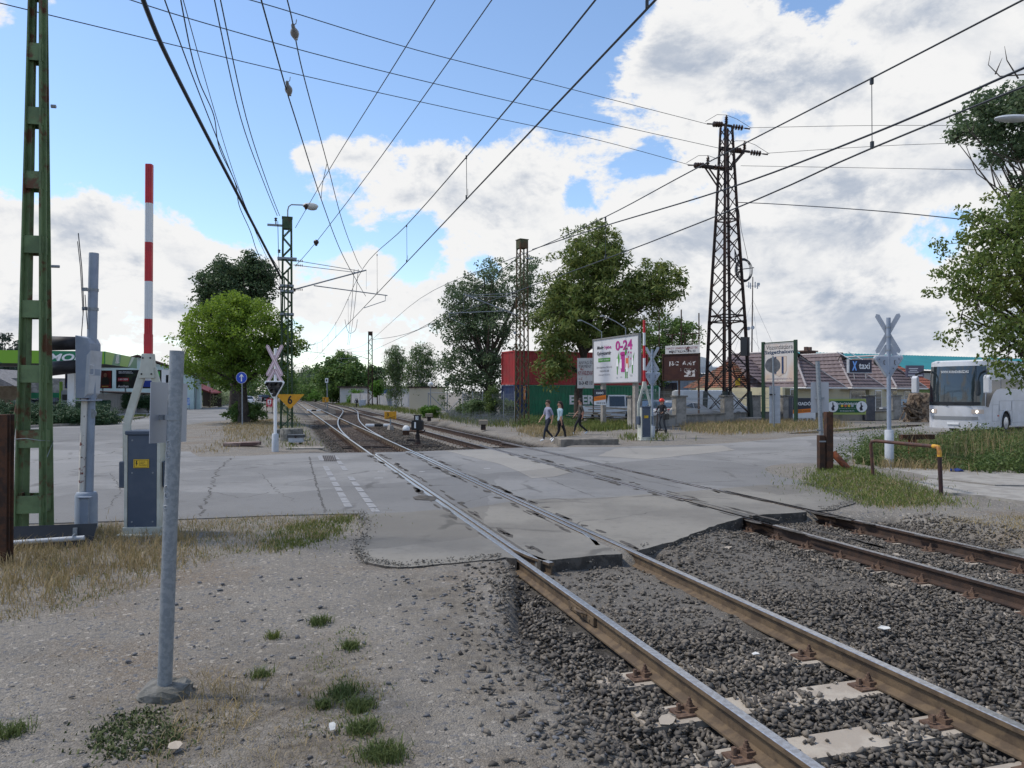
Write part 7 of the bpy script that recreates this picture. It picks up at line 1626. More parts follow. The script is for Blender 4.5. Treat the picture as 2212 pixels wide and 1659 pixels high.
def fpatch(y0, y1, z0, z1, off=.018, ny=14, nz=10):
    q = MB(); Y_ = np.linspace(y0, y1, ny); Z_ = np.linspace(z0, z1, nz); q._add([(front(y, z) - off, y, z) for z in Z_ for y in Y_], [(i * ny + j, i * ny + j + 1, (i + 1) * ny + j + 1, (i + 1) * ny + j) for i in range(nz - 1) for j in range(ny - 1)]); return q
ws = fpatch(.022, W_ - .03, 1.38, 3.30).build('windscreen', M('coach_glass', (.02, .028, .034), .05, 0, spec=.9), bus, smooth=True)
fpatch(.16, W_ - .16, 1.41, 1.56, .024).build('dash_strip', M('dash_dark', (.01, .012, .016), .4), ws, smooth=True)
t_ = text('WWW.AVANDABUSZ.HU', M('glass_lettering', (.6, .62, .64), .5), ws, (front(1.3, 3.0) - .05, 1.25, 3.02), w=1.25, h=.13, fat=.02, rz=-R(90))
fpatch(.25, W_ - .25, .70, .86, .02, 10, 4).build('lower_grille', M('grille_grey', (.2, .21, .22), .4), bus)
m = MB(); m.box((-.07, W_ / 2, .52), (.02, .52, .11)); npb = m.build('number_plate', white, bus)
for y, nm in ((.27, 0), (W_ - .27, 1)):
    fpatch(y - .22, y + .22, 1.0, 1.2, .022, 6, 3).build('headlight', M('coach_headlamp', (.5, .42, .36), .12), bus)
    m = MB(); m.sph((front(y, 1.1) - .03, y + (.04 if nm == 0 else -.04), 1.1), .07, (.4, 1, 1), 12, 8); m.build('lit_lamp', M('lamp_lit', (1, .93, .8), .3, emit=5.0), bus)
m = MB()
for y0 in (.5, 1.5): m.bar((front(y0, 1.4) - .05, y0, 1.38), (front(y0 + .75, 1.5) - .06, y0 + .75, 1.5), .03, .02)
m.build('wiper', black, ws)
sg_ = M('coach_side_glass', (.012, .015, .018), .07, 0, spec=.8); upg = M('coach_pale_glass', (.34, .38, .42), .2, 0, spec=.6)
m = MB(); m.plate([(.44, 1.36), (.72, 1.30), (.98, 1.62), (1.30, 1.95), (1.75, 2.16), (2.2, 2.2), (2.2, 2.62), (.62, 2.62)], .0, .012); m.build('driver_window', sg_, bus)
m = MB(); m.plate([(.75, 2.68), (11.4, 2.68), (11.4, 3.34), (.85, 3.34)], .0, .012); m.build('upper_windows', upg, bus); m = MB(); m.plate([(2.3, 2.22), (11.4, 2.22), (11.4, 2.66), (2.3, 2.66)], .0, .012); m.build('side_windows', sg_, bus)
m = MB()
for x0, x1, z0, z1 in ((1.2, 2.05, .62, 1.42), (2.1, 3.7, 1.12, 1.6), (3.75, 6., .5, 1.6)):
    for a, b in (((x0, z0), (x1, z0)), ((x0, z1), (x1, z1)), ((x0, z0), (x0, z1)), ((x1, z0), (x1, z1))): m.bar((a[0], .016, a[1]), (b[0], .016, b[1]), .012, .006, up=(0, 1, .01))
m.build('panel_seams', M('seam_grey', (.2, .21, .22), .6), bus)
m = MB(); m.box((1.95, .012, .88), (.16, .02, .07)); m.build('side_marker', M('marker_red', (.4, .05, .02), .3), bus)
for x in (2.95, 8.6):
    for y, s_ in ((.16, -1), (W_ - .16, 1)):
        m = MB(); m.lathe([(.28, -.14), (.47, -.14), (.50, -.09), (.50, .09), (.47, .14), (.28, .14)], (x, y, .5), 24, 'Y'); wl = m.build('wheel', tyre, bus, smooth=True); m = MB(); m.lathe([(.30, .0), (.27, s_ * .012), (.20, s_ * .004), (.11, s_ * .03), (.02, s_ * .03)], (x, y + s_ * .142, .5), 18, 'Y'); m.build('rim', chrome, wl, smooth=True)
m = MB(); m.tube([(wc + .66 * math.cos(a), .012, .48 + .66 * math.sin(a)) for a in np.linspace(-.2, math.pi + .2, 16)], .025, 6); m.build('arch_trim', bus_w, bus)
for y, s_ in ((-.0, -1), (W_, 1)):
    m = MB(); m.tube([(.5, y, 3.05), (.1, y + s_ * .16, 3.06), (-.28, y + s_ * .32, 2.92), (-.34, y + s_ * .34, 2.5)], .06, 8); mr_ = m.build('mirror_arm', black, bus, smooth=True)
    m = MB(); m.plate([(-.50, 1.98), (-.24, 1.98), (-.18, 2.1), (-.2, 2.72), (-.34, 2.86), (-.5, 2.75)], y + s_ * .34 - .14, y + s_ * .34 + .14); m.build('mirror_housing', bus_w, bus, bevel=.05)
m = MB()
for y in (.45, 2.1): m.lathe([(.07, 0), (.07, .02)], (.35, y, 3.54), 10)
m.build('roof_markers', white, bus)
# no driver or seats modelled; the coach glass is opaque and dark
# stump, street lamp at the right edge
p = D(1990, 905, 52); st = MB(); r_ = random.Random(3)
st.lathe([(1.2, -.1), (.95, .3), (.85, 1.4), (.8, 1.9), (.3, 1.95)], (0, 0, 0), 14); st.v = [(x * (1 + r_.uniform(-.16, .16)), y * (1 + r_.uniform(-.16, .16)), z + r_.uniform(-.1, .1)) for x, y, z in st.v]
for i in range(26): a = r_.uniform(0, 6.28); st.tube([(r_.uniform(-1.1, -.4) + .6 * math.cos(a), -.6 + .3 * math.sin(a), r_.uniform(.0, 1.3)), (-1.2 + r_.uniform(-.8, .9), -.9, r_.uniform(.0, 1.8))], r_.uniform(.04, .1), 5)
q = st.build('tree_stump', M('stump_wood', (.20, .15, .105), .95, 0, (.06, .042, .03), 5, bump=.5, bsc=20), loc=(p.x, 52, 0)); tag(q, 'gnarled broken tree stump left of the coach', 'tree stump')
p = D(2182, 256, 20.5); sl_ = thing('street_lamp', 'grey street lamp head reaching in among the leaves at the right edge', 'street lamp', (15.6, 20.5, 0), 0)
m = MB(); m.cyl((0, 0, 0), (0, 0, 9.2), .1, .07, 10); m.tube([(0, 0, 9.1), (-.3, 0, 9.55), (-1.0, 0, 9.62)], .04, 8); m.build('pole', galv, sl_, smooth=True); m = MB(); m.sph((p.x - 15.6 + .1, 0, p.z), .55, (1, .35, .17), 14, 8); m.build('lamp_head', greyl, sl_, smooth=True)
# ------------------------------------------------------------------ trees
bark = M('bark_grey_brown', (.10, .082, .065), .95, 0, (.055, .045, .036), 6, bump=.6, bsc=18); barkd = M('bark_dark', (.035, .028, .024), .95, 0, (.06, .05, .04), 6, bump=.6, bsc=18); birchb = M('birch_bark', (.5, .48, .45), .85, 0, (.06, .05, .045), 4, .52, .6)
def leafm(name, a, b, tr=.38): return M(name, a, .55, 0, b, attr='tint', trans=tr, spec=.3)
def leaves(name, centers, rad, per, size, mat, parent, seed, aspect=.5, droop=.0, flat=.35, tint=None):
    r = np.random.RandomState(seed); n = len(centers); c = np.repeat(centers, per, 0); rr_ = np.repeat(np.broadcast_to(rad, (n,)), per)
    d = r.randn(n * per, 3); d /= np.linalg.norm(d, axis=1)[:, None] + 1e-9; d *= (r.rand(n * per) ** .45)[:, None]; d[:, 2] *= .75
    p = c + d * rr_[:, None]; k = len(p)
    nrm = r.randn(k, 3) * .75 + d * .5 + np.array([0, 0, flat]); nrm /= np.linalg.norm(nrm, axis=1)[:, None]
    t = r.randn(k, 3); t[:, 2] -= droop * 2; t -= nrm * (t * nrm).sum(1)[:, None]; t /= np.linalg.norm(t, axis=1)[:, None]; b = np.cross(nrm, t)
    l = (size * (.6 + .7 * r.rand(k)))[:, None]; w = l * aspect
    V = np.stack([p - t * l * .5, p + b * w * .5 + nrm * w * .12, p + t * l * .5, p - b * w * .5 + nrm * w * .12], 1).reshape(-1, 3)
    Fa = np.arange(k * 4).reshape(-1, 4); ti = r.rand(k) * .65 + np.repeat(r.rand(n), per) * .35
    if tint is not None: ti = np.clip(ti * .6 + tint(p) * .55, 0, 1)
    return npmesh(name, V, Fa, mat, parent, attr=ti)
def tree(label, base, hgt, blobs, ncl, per, crad, lsize, lmat, tmat, tr, seed, cat='tree', name='broadleaf_tree', group=None, aspect=.5, droop=0., split=.3, limbs=14, flat=.35, tint=None, shell=.55, dead=0, twigs=True):
    """blobs: ellipsoids (x,y,z,rx,ry,rz) of the crown, relative to the base"""
    r = np.random.RandomState(seed); root = thing(name, label, cat, base, 0, group); C = []
    vol = np.array([b[3] * b[4] * b[5] for b in blobs]) ** .8; vol /= vol.sum()
    while len(C) < ncl:
        b = blobs[r.choice(len(blobs), p=vol)]; d = r.randn(3); d /= np.linalg.norm(d); q = (shell + (1 - shell) * r.rand()) if r.rand() < .75 else r.rand()
        q *= 1 + .17 * math.sin(5 * d[0] + seed) * math.sin(4 * d[1] + 2 * seed) + .15 * math.sin(7 * d[2] + seed * 3)
        C.append((b[0] + d[0] * b[3] * q, b[1] + d[1] * b[4] * q, b[2] + d[2] * b[5] * q))
    C = np.array(C); m = MB(); top = C[:, 2].max(); cx_, cy_ = C[:, 0].mean(), C[:, 1].mean()
    fz = split * hgt; pts = [(0, 0, -.1), (r.uniform(-.1, .1) * tr * 3, 0, fz * .5), (cx_ * .25, cy_ * .25, fz), (cx_ * .6, cy_ * .6, (fz + top) * .5), (cx_, cy_, top * .9)]
    m.tube(pts, [tr * 1.25, tr, tr * .85, tr * .5, tr * .08], 9)
    ends = C[r.choice(len(C), limbs, replace=False)]; nodes = []
    for e in ends:
        a = min(max((e[2] - hgt * .18) / top, split * .8), .8); k = a * 4; 
        s0 = Vector((cx_ * a * .7, cy_ * a * .7, fz * .7 + (e[2] - fz * .7) * .35)); e = Vector(e); mid = s0.lerp(e, .5) + Vector((r.uniform(-.3, .3), r.uniform(-.3, .3), r.uniform(0, .5))) * (hgt * .06)
        m.tube([s0, mid, e], [tr * .42, tr * .25, tr * .06], 6); nodes += [mid, mid.lerp(e, .5), e]
    if twigs:
        nd_ = np.array([n_[:] for n_ in nodes])
        for c in C[:: max(1, len(C) // 160)]:
            j = np.argmin(((nd_ - c) ** 2).sum(1)); m.tube([nd_[j], tuple((nd_[j] + c) / 2 + r.randn(3) * .08), tuple(c)], [tr * .1, tr * .06, tr * .03], 4)
    m.build('trunk', tmat, root, smooth=True)
    leaves('crown', C, crad * (.7 + .6 * r.rand(len(C))), per, lsize, lmat, root, seed + 1, aspect, droop, flat, tint)
    return root
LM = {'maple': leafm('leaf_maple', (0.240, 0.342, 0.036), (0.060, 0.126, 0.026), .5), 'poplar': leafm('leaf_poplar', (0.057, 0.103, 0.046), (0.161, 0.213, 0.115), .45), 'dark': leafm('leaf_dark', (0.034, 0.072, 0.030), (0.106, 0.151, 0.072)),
      'ail': leafm('leaf_ailanthus', (0.070, 0.130, 0.034), (0.224, 0.248, 0.066)), 'birch': leafm('leaf_birch', (0.065, 0.120, 0.044), (0.175, 0.230, 0.099)), 'mid': leafm('leaf_mid', (0.057, 0.125, 0.033), (0.170, 0.251, 0.064)), 'bright': leafm('leaf_bright', (0.131, 0.263, 0.035), (0.070, 0.149, 0.025)), 'jun': leafm('leaf_juniper', (.026, .068, .028), (.060, .115, .048), .1), 'weed': leafm('leaf_weed', (.055, .10, .028), (.135, .18, .055)), 'lav': leafm('leaf_lavender', (0.175, 0.166, 0.280), (0.105, 0.158, 0.070)), 'conifer': leafm('leaf_conifer', (0.018, 0.038, 0.025), (0.049, 0.074, 0.049), .05)}
def atp(sx, Y): return ((sx - CX) / F * Y, Y, 0.0)
def B(sx0, sx1, y0, y1, Y, base, ry=None, dy=0):
    """ellipsoid filling a pixel box at depth Y, relative to a base point"""
    a, b = D(sx0, y1, Y), D(sx1, y0, Y); rx = (b.x - a.x) / 2; return ((a.x + b.x) / 2 - base[0], Y - base[1] + dy, (a.z + b.z) / 2, rx, ry or rx, (b.z - a.z) / 2)
bs = atp(528, 48); sunny = lambda p: np.clip(.78 - (p[:, 2] - 2.2) / 7.5 + (p[:, 0] - 0.) / 14, 0, 1)  # sunlit top left and shaded lower right put into the leaf colour
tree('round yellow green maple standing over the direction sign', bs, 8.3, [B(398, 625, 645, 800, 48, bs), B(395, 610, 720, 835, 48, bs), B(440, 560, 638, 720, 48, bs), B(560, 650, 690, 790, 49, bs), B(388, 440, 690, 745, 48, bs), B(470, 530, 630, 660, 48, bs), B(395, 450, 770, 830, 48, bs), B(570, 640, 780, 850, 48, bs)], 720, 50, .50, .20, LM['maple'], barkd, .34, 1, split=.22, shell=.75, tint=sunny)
bs = atp(505, 76); tree('dark poplar rising behind the round maple', bs, 16., [B(430, 580, 560, 690, 76, bs), B(415, 520, 600, 690, 76, bs), B(500, 595, 545, 660, 77, bs), B(465, 500, 555, 610, 76, bs), B(520, 560, 540, 600, 76, bs)], 420, 50, .8, .34, LM['dark'], barkd, .4, 2, name='poplar_tree', split=.5, droop=.2)
bs = atp(524, 49.5); tree('dense green suckers around the foot of the round maple', bs, 1.6, [B(486, 570, 868, 915, 49, bs, 1.2)], 120, 45, .28, .16, LM['mid'], bark, .04, 3, cat='shrub', name='shrub', twigs=False)
# big trees around the rusty mast
bs = atp(1060, 62); tree('airy grey green poplar left of the rusty mast', bs, 13.4, [B(935, 1130, 640, 800, 62, bs, 3.4), B(950, 1060, 590, 720, 62, bs, 2.5), B(1010, 1130, 550, 720, 62, bs, 3), B(1100, 1180, 540, 700, 64, bs, 2.4), B(940, 1120, 740, 890, 62, bs, 3.2)], 760, 36, .62, .24, LM['poplar'], bark, .36, 4, name='poplar_tree', split=.12, limbs=26, shell=.5)
bs = atp(1250, 52.5); tree('broad tree of heaven with brownish leaf tips over the red container', bs, 13.6, [B(1180, 1400, 560, 720, 52.5, bs, 3.6), B(1200, 1360, 480, 620, 52.5, bs, 2.8), B(1340, 1478, 560, 680, 52.5, bs, 2.6), B(1140, 1300, 600, 790, 51.5, bs, 2.8), B(1150, 1240, 740, 835, 50.5, bs, 1.5), B(1290, 1400, 680, 760, 52, bs, 2.3)], 980, 38, .55, .36, LM['ail'], barkd, .30, 5, name='tree_of_heaven', aspect=.30, droop=.25, split=.30, limbs=30, shell=.5)
bs = atp(1430, 63); tree('smaller leafy tree behind the rusty billboard', bs, 8.6, [B(1380, 1480, 670, 800, 63, bs, 2), B(1440, 1512, 690, 760, 63, bs, 1.6), B(1370, 1440, 720, 850, 63, bs, 1.6)], 260, 36, .5, .24, LM['mid'], bark, .2, 6, split=.3)
for i, (x0, x1, y0, y1, Y, lb) in enumerate(((828, 880, 748, 868, 88, 'left drooping birch beyond the level crossing'), (868, 945, 735, 862, 84, 'right drooping birch with white limbs beyond the crossing'))):
    bs = atp((x0 + x1) / 2, Y); tree(lb, bs, 8., [B(x0, x1, y0 + 15, y1, Y, bs), B((x0 + x1) / 2 - 22, (x0 + x1) / 2 + 26, y0, y1 - 50, Y, bs)], 250, 34, .6, .24, LM['birch'], birchb, .16, 7 + i, name='birch_tree', droop=1.2, split=.2, aspect=.42, group='birches beyond the crossing')
bs = atp(742, 150); tree('big round dark tree beside the far end of the right track', bs, 10., [B(685, 795, 775, 872, 150, bs), B(705, 775, 758, 830, 150, bs)], 420, 40, 1.15, .6, LM['mid'], barkd, .4, 10, split=.2, shell=.75)
bs = atp(815, 112); tree('small bright green tree behind the grey wall', bs, 3.8, [B(802, 828, 822, 856, 112, bs)], 70, 34, .5, .34, LM['bright'], bark, .1, 11, split=.35)
bs = atp(808, 160); tree('dark tree crown behind the dark mast', bs, 8., [B(785, 832, 782, 860, 160, bs)], 130, 34, 1., .6, LM['dark'], barkd, .3, 12)
far_lb = ['first', 'second', 'third', 'fourth', 'fifth', 'sixth', 'seventh', 'eighth', 'ninth', 'tenth', 'eleventh']
for i, (sx, Y, h_, w_, k) in enumerate(((700, 215, 8.0, 7, 'mid'), (687, 245, 11.5, 7, 'dark'), (676, 280, 10.5, 8, 'mid'), (667, 300, 13.5, 8, 'birch'), (657, 330, 11, 9, 'dark'), (647, 360, 12, 10, 'mid'), (637, 380, 10, 10, 'dark'), (628, 400, 10, 12, 'mid'), (668, 190, 4.0, 4, 'mid'), (682, 170, 3.0, 3, 'bright'), (655, 200, 4., 4, 'mid'))):
    bs = atp(sx, Y); tree('%s of the distant trees where the rails vanish, counted from the right' % far_lb[i], bs, h_, [(0, 0, h_ * .5, w_ * .6, w_ * .6, h_ * .5)], 90, 24, w_ * .2, .9 * w_ / 8, LM[k], barkd, .25, 20 + i, split=.2, group='trees where the rails vanish', twigs=False, limbs=6)
for i, (sx, Y, h_, w_, k, lb) in enumerate(((470, 120, 9, 9, 'mid', 'green tree behind the village road fence'), (545, 190, 7, 9, 'mid', 'tree far down the village road'), (590, 210, 9, 10, 'dark', 'dark tree behind the crossbuck far down the road'), (430, 130, 8, 7, 'conifer', 'dark conifer behind the mint house gutter'), (610, 180, 8, 8, 'mid', 'tree behind the lamp mast far down the line'), (500, 145, 8, 9, 'dark', 'dark roadside tree behind the maple trunk'), (475, 105, 2.9, 3.2, 'lav', 'pale flowering bush by the brown fence'))):
    bs = atp(sx, Y); tree(lb, bs, h_, [(0, 0, h_ * .52, w_ * .5, w_ * .5, h_ * .5)], 130, 28, w_ * .15, .55 if h_ > 4 else .22, LM[k] if k != 'lav' else leafm('leaf_blossom', (0.595, 0.630, 0.420), (0.175, 0.263, 0.088)), barkd, .22, 40 + i, split=.15, cat='tree' if h_ > 4 else 'bush', name='broadleaf_tree' if h_ > 4 else 'flowering_bush', twigs=False, limbs=6)
for i, (sx, Y, h_, w_, lb) in enumerate(((20, 95, 9.5, 7, 'dark conifer behind the beige house'), (45, 100, 8.6, 5, 'dark conifer seen behind the green mast'), (-15, 90, 10, 6, 'dark conifer at the left edge of the picture'))):
    bs = atp(sx, Y); tree(lb, bs, h_, [(0, 0, h_ * (.25 + .2 * k), w_ * (.5 - .1 * k), w_ * (.5 - .1 * k), h_ * .16) for k in range(4)], 150, 30, .7, .4, LM['conifer'], barkd, .2, 60 + i, name='conifer_tree', group='conifers behind the beige house', twigs=False, split=.1, limbs=6)
# right edge: maple and poplar
bs = (16.1, 21.5, 0.); brn = lambda p: np.clip(.25 + .5 * (np.sin(p[:, 0] * 2.1) * np.sin(p[:, 2] * 1.7) > .2), 0, 1)
tree('dark green maple hanging over the coach at the right edge', bs, 9., [B(2080, 2380, 480, 640, 21.5, bs, 2.2), B(2030, 2300, 540, 690, 21., bs, 1.9), B(2060, 2330, 430, 560, 21.5, bs, 2.0), B(2050, 2300, 660, 760, 20.8, bs, 1.6), B(2110, 2330, 730, 850, 20.6, bs, 1.2), B(2130, 2340, 400, 500, 22, bs, 1.8)], 500, 34, .34, .14, leafm('leaf_edge_maple', (0.065, 0.130, 0.031), (0.208, 0.234, 0.058), .5), barkd, .2, 70, droop=.35, split=.3, limbs=30, aspect=.5, shell=.5, tint=brn)
bs = (19.8, 25.5, 0.); tree('grey green poplar behind the street lamp at the right edge', bs, 13., [B(2070, 2260, 190, 300, 25.5, bs, 1.6), B(2120, 2320, 260, 360, 25.5, bs, 1.8), B(2060, 2140, 260, 300, 25.2, bs, .9), B(2130, 2340, 165, 240, 25.5, bs, 1.6), B(2190, 2340, 350, 470, 25.5, bs, 1.6)], 330, 34, .38, .16, LM['poplar'], bark, .14, 71, name='poplar_tree', split=.4, limbs=22, aspect=.62, shell=.45)
m = MB()
for pts in ([(2230, 385), (2170, 345), (2120, 312), (2095, 285), (2080, 245)], [(2120, 312), (2100, 285), (2105, 262)], [(2240, 330), (2200, 350), (2150, 330), (2100, 300)], [(2230, 160), (2160, 165), (2135, 140), (2140, 110)], [(2200, 170), (2175, 130), (2170, 100)], [(2150, 160), (2165, 125)], [(2260, 440), (2170, 418), (2110, 375), (2085, 310), (2092, 290)], [(2150, 405), (2140, 360), (2152, 340)]):
    m.tube([D(x, y, 24.5) for x, y in pts], [.028 * (1 - .8 * i / (len(pts) - 1)) for i in range(len(pts))], 5)
tr_ = [o for o in COL.objects if o.get('label') == 'grey green poplar behind the street lamp at the right edge'][0]
m.v = [(x - tr_.location.x, y - tr_.location.y, z) for x, y, z in m.v]; m.build('bare_branches', bark, tr_)
# shrubs, junipers, weeds
for i, (x0, x1, y0, y1, Y, lb) in enumerate(((-60, 60, 868, 928, 46, 'left juniper mass in the kerbed bed'), (20, 130, 866, 926, 46.5, 'juniper behind the green mast'), (95, 195, 874, 924, 46, 'juniper left of the light signal'), (170, 252, 892, 920, 47, 'juniper at the right tip of the kerbed bed'))):
    bs = atp((x0 + x1) / 2, Y); bl = B(x0, x1, y0, y1 + 4, Y, bs, 1.7); tree('spreading dark green ' + lb, bs, 1.2, [bl, (bl[0] - bl[3] * .4, .6, .7, bl[3] * .5, 1.2, .75), (bl[0] + bl[3] * .4, -.3, .5, bl[3] * .5, 1.2, .6)], 190, 70, .34, .17, LM['jun'], bark, .05, 80 + i, cat='shrub', name='juniper_shrub', group='junipers in the kerbed bed', aspect=.22, flat=1.2, twigs=False, limbs=6, split=.1)
for i, (x0, x1, y0, y1, Y, lb) in enumerate(((264, 300, 850, 884, 74, 'juniper under the pool billboard'), (296, 345, 856, 884, 74, 'juniper right of the metal shed'))):
    bs = atp((x0 + x1) / 2, Y); tree('dark green ' + lb, bs, 1.4, [B(x0, x1, y0, y1, Y, bs, 1)], 90, 40, .35, .3, LM['jun'], bark, .05, 90 + i, cat='shrub', name='juniper_shrub', aspect=.25, flat=1., twigs=False, limbs=6)
bs = atp(928, 60); tree('rounded bright green bush on the verge beyond the switch lantern', bs, 1.1, [B(908, 948, 876, 902, 60, bs)], 90, 40, .22, .16, LM['bright'], bark, .03, 92, cat='bush', name='bush', twigs=False, limbs=6)
bs = atp(768, 130); tree('pale green bush beside the distant switch lantern', bs, 2.8, [B(752, 786, 842, 876, 130, bs)], 90, 34, .5, .34, LM['bright'], bark, .06, 93, cat='bush', name='bush', twigs=False, limbs=6)
for i, (x0, x1, y0, y1, Y, lb) in enumerate(((1000, 1060, 860, 900, 54, 'grey green bush at the foot of the airy poplar'), (1045, 1078, 835, 905, 53, 'tall narrow bush in front of the mesh fence'), (1078, 1115, 860, 905, 53, 'leafy bush just left of the rusty mast'), (985, 1030, 870, 898, 57, 'low bush at the left end of the mesh fence'))):
    bs = atp((x0 + x1) / 2, Y); tree(lb, bs, 1.8, [B(x0, x1, y0, y1, Y, bs, .8)], 90, 36, .25, .14, LM['birch' if i != 1 else 'weed'], bark, .03, 94 + i, cat='bush', name='bush', twigs=False, limbs=6, group='bushes along the mesh fence')
def herb(label, poly, n, per, h, size, mat, seed, cat='weeds', name='weeds', aspect=.5, hfun=None):
    q = scatter(poly, n, seed); r = np.random.RandomState(seed); hh = h * (.5 + .6 * r.rand(n)) * (hfun(q) if hfun else 1)
    c = np.repeat(np.stack([q[:, 0], q[:, 1], base_z(q[:, 0], q[:, 1])[0]], -1), per, 0); t = r.rand(n * per); c[:, 2] += t * np.repeat(hh, per); c[:, :2] += r.randn(n * per, 2) * size * .9 * (.5 + t[:, None])
    o = leaves(name, c, size * .3, 1, size, mat, None, seed, aspect); return tag(o, label, cat, kind='stuff')
wp = [tuple(G(x, y))[:2] for x, y in ((1838, 1000), (1880, 975), (1960, 965), (2100, 958), (2300, 950), (2400, 980), (2300, 1028), (2100, 1022), (1960, 1008), (1900, 1010))]
hf = lambda q: np.clip(.55 + (q[:, 0] - 9.0) * .05 + (q[:, 1] - 18.5) * .0, .35, .85) * (.75 + .35 * np.sin(q[:, 0] * 2.3) * np.sin(q[:, 1] * 1.9))
herb('dense green weeds and brambles filling the bank below the coach', wp, 2300, 30, .95, .085, LM['weed'], 110, hfun=hf)
gpatch('tall dead stems standing among the brambles', [tuple(G(x, y))[:2] for x, y in ((1880, 1000), (1960, 975), (2250, 968), (2250, 1015), (2000, 1010))], 900, 1.0, .006, dryg, 1113, .5, .3)
gpatch('dry straw stalks at the foot of the weedy bank', [tuple(G(x, y))[:2] for x, y in ((1890, 1014), (1950, 992), (2080, 1000), (2070, 1022), (1960, 1016))], 1400, .35, .009, dryg, 111, 1.1)
herb('thin leafy stalks at the left tip of the weedy bank', [tuple(G(x, y))[:2] for x, y in ((1838, 1004), (1850, 985), (1900, 975), (1960, 985), (1900, 1010))], 90, 34, 1.1, .05, LM['weed'], 112)
herb('lavender grey flowering plants along the right of the far track', px([(955, 905), (985, 893), (1120, 903), (1122, 918), (1040, 920)]), 1500, 20, .75, .07, LM['lav'], 113, cat='lavender', name='lavender', aspect=.25)
herb('leafy weeds at the fence right of the rusty mast', px([(1122, 922), (1130, 905), (1250, 915), (1240, 928)]), 500, 20, .5, .09, LM['weed'], 114)
# grey walls and gate beyond the birches, mesh fence left of the containers
gw = MB(); a, b = atp(760, 128), atp(955, 96); gwt = thing('concrete_wall', 'long grey precast concrete wall behind the birches', 'wall', a, math.atan2(b[1] - a[1], b[0] - a[0])); Lw = math.dist(a, b)
gw.box((Lw / 2, 0, .95), (Lw, .15, 1.9)); gw.build('wall_panels', M('precast_grey', (.25, .26, .28), .9, 0, (.30, .30, .31), 1.), gwt); m = MB()
for k in range(9): m.box((Lw * k / 8, -.02, 1.), (.2, .25, 2.05))
m.build('wall_posts', pill, gwt)
yb = thing('yard_building', 'low pale building with a dark roof behind the grey wall', 'building', atp(812, 140), R(-10)); m = MB(); m.box((0, 2, 1.5), (14, 5, 3.)); m.build('wall', M('pale_hall_wall', (.42, .42, .40), .8), yb); m = MB(); m.box((0, 2, 3.1), (14.6, 6, .25)); m.build('roof', darksteel, yb); m = MB(); m.box((1.8, -.55, 2.2), (3.4, .1, 1.2)); m.build('blue_panel', M('panel_blue', (.02, .06, .25), .5), yb)
cbx = atp(920, 82); cbd = thing('yard_building', 'cream coloured kiosk wall behind the sliding gate', 'building', cbx, R(-8)); m = MB(); m.box((-.2, 1.5, 1.25), (3.4, 3, 2.6)); m.build('wall', M('cream_kiosk', (.48, .43, .33), .85), cbd); m = MB(); m.box((-.2, 1.5, 2.62), (3.7, 3.3, .14)); m.build('roof', darksteel, cbd)
gt_ = thing('yard_gate', 'grey tubular sliding gate with diagonal brace left of the mesh fence', 'gate', atp(945, 70), R(-8)); m = MB(); m.box((1.1, 0, 1.), (3.2, .06, 2.)); m = MB()
for a, b in (((-.9, .15), (2.7, .15)), ((-.9, 2.), (2.7, 2.)), ((-.9, .1), (-.9, 2.)), ((.95, .1), (.95, 2.)), ((2.7, .1), (2.7, 2.)), ((-.9, 2.), (.95, .15)), ((.95, .15), (2.7, 1.9))): m.tube([(a[0], 0, a[1]), (b[0], 0, b[1])], .04, 6)
m.build('gate_frame', galv, gt_)
for j, (x, lb) in enumerate(((930, 'left white globe lamp post by the yard gate'), (966, 'right white globe lamp post by the yard gate'))):
    t = thing('globe_lamp', lb, 'lamp post', atp(x, 69), 0, 'globe lamps by the yard gate'); m = MB(); m.cyl((0, 0, 0), (0, 0, 2.6), .05); m.build('post', galv, t); m = MB(); m.sph((0, 0, 2.8), .24); m.build('globe', white, t, smooth=True)
mf_ = thing('mesh_fence', 'tall wire mesh fence with pale posts left of the rusty mast', 'fence', atp(1000, 56), R(-6)); m = MB()
a0, b0_ = Vector(atp(1000, 56)), Vector(atp(1112, 51)); Lf = (b0_ - a0).length; mf_.rotation_euler = (0, 0, math.atan2(b0_.y - a0.y, b0_.x - a0.x))
for k in range(int(Lf / .12)): m.box((k * .12, 0, 1.0), (.005, .005, 1.9))
for z in np.arange(.1, 2.0, .12): m.box((Lf / 2, 0, z), (Lf, .005, .005))
m.build('wire_mesh', meshm, mf_)
for k in range(6):
    m = MB(); m.cyl((Lf * k / 5, 0, 0), (Lf * k / 5, 0, 2.1), .035); m.build('post', galv, mf_)
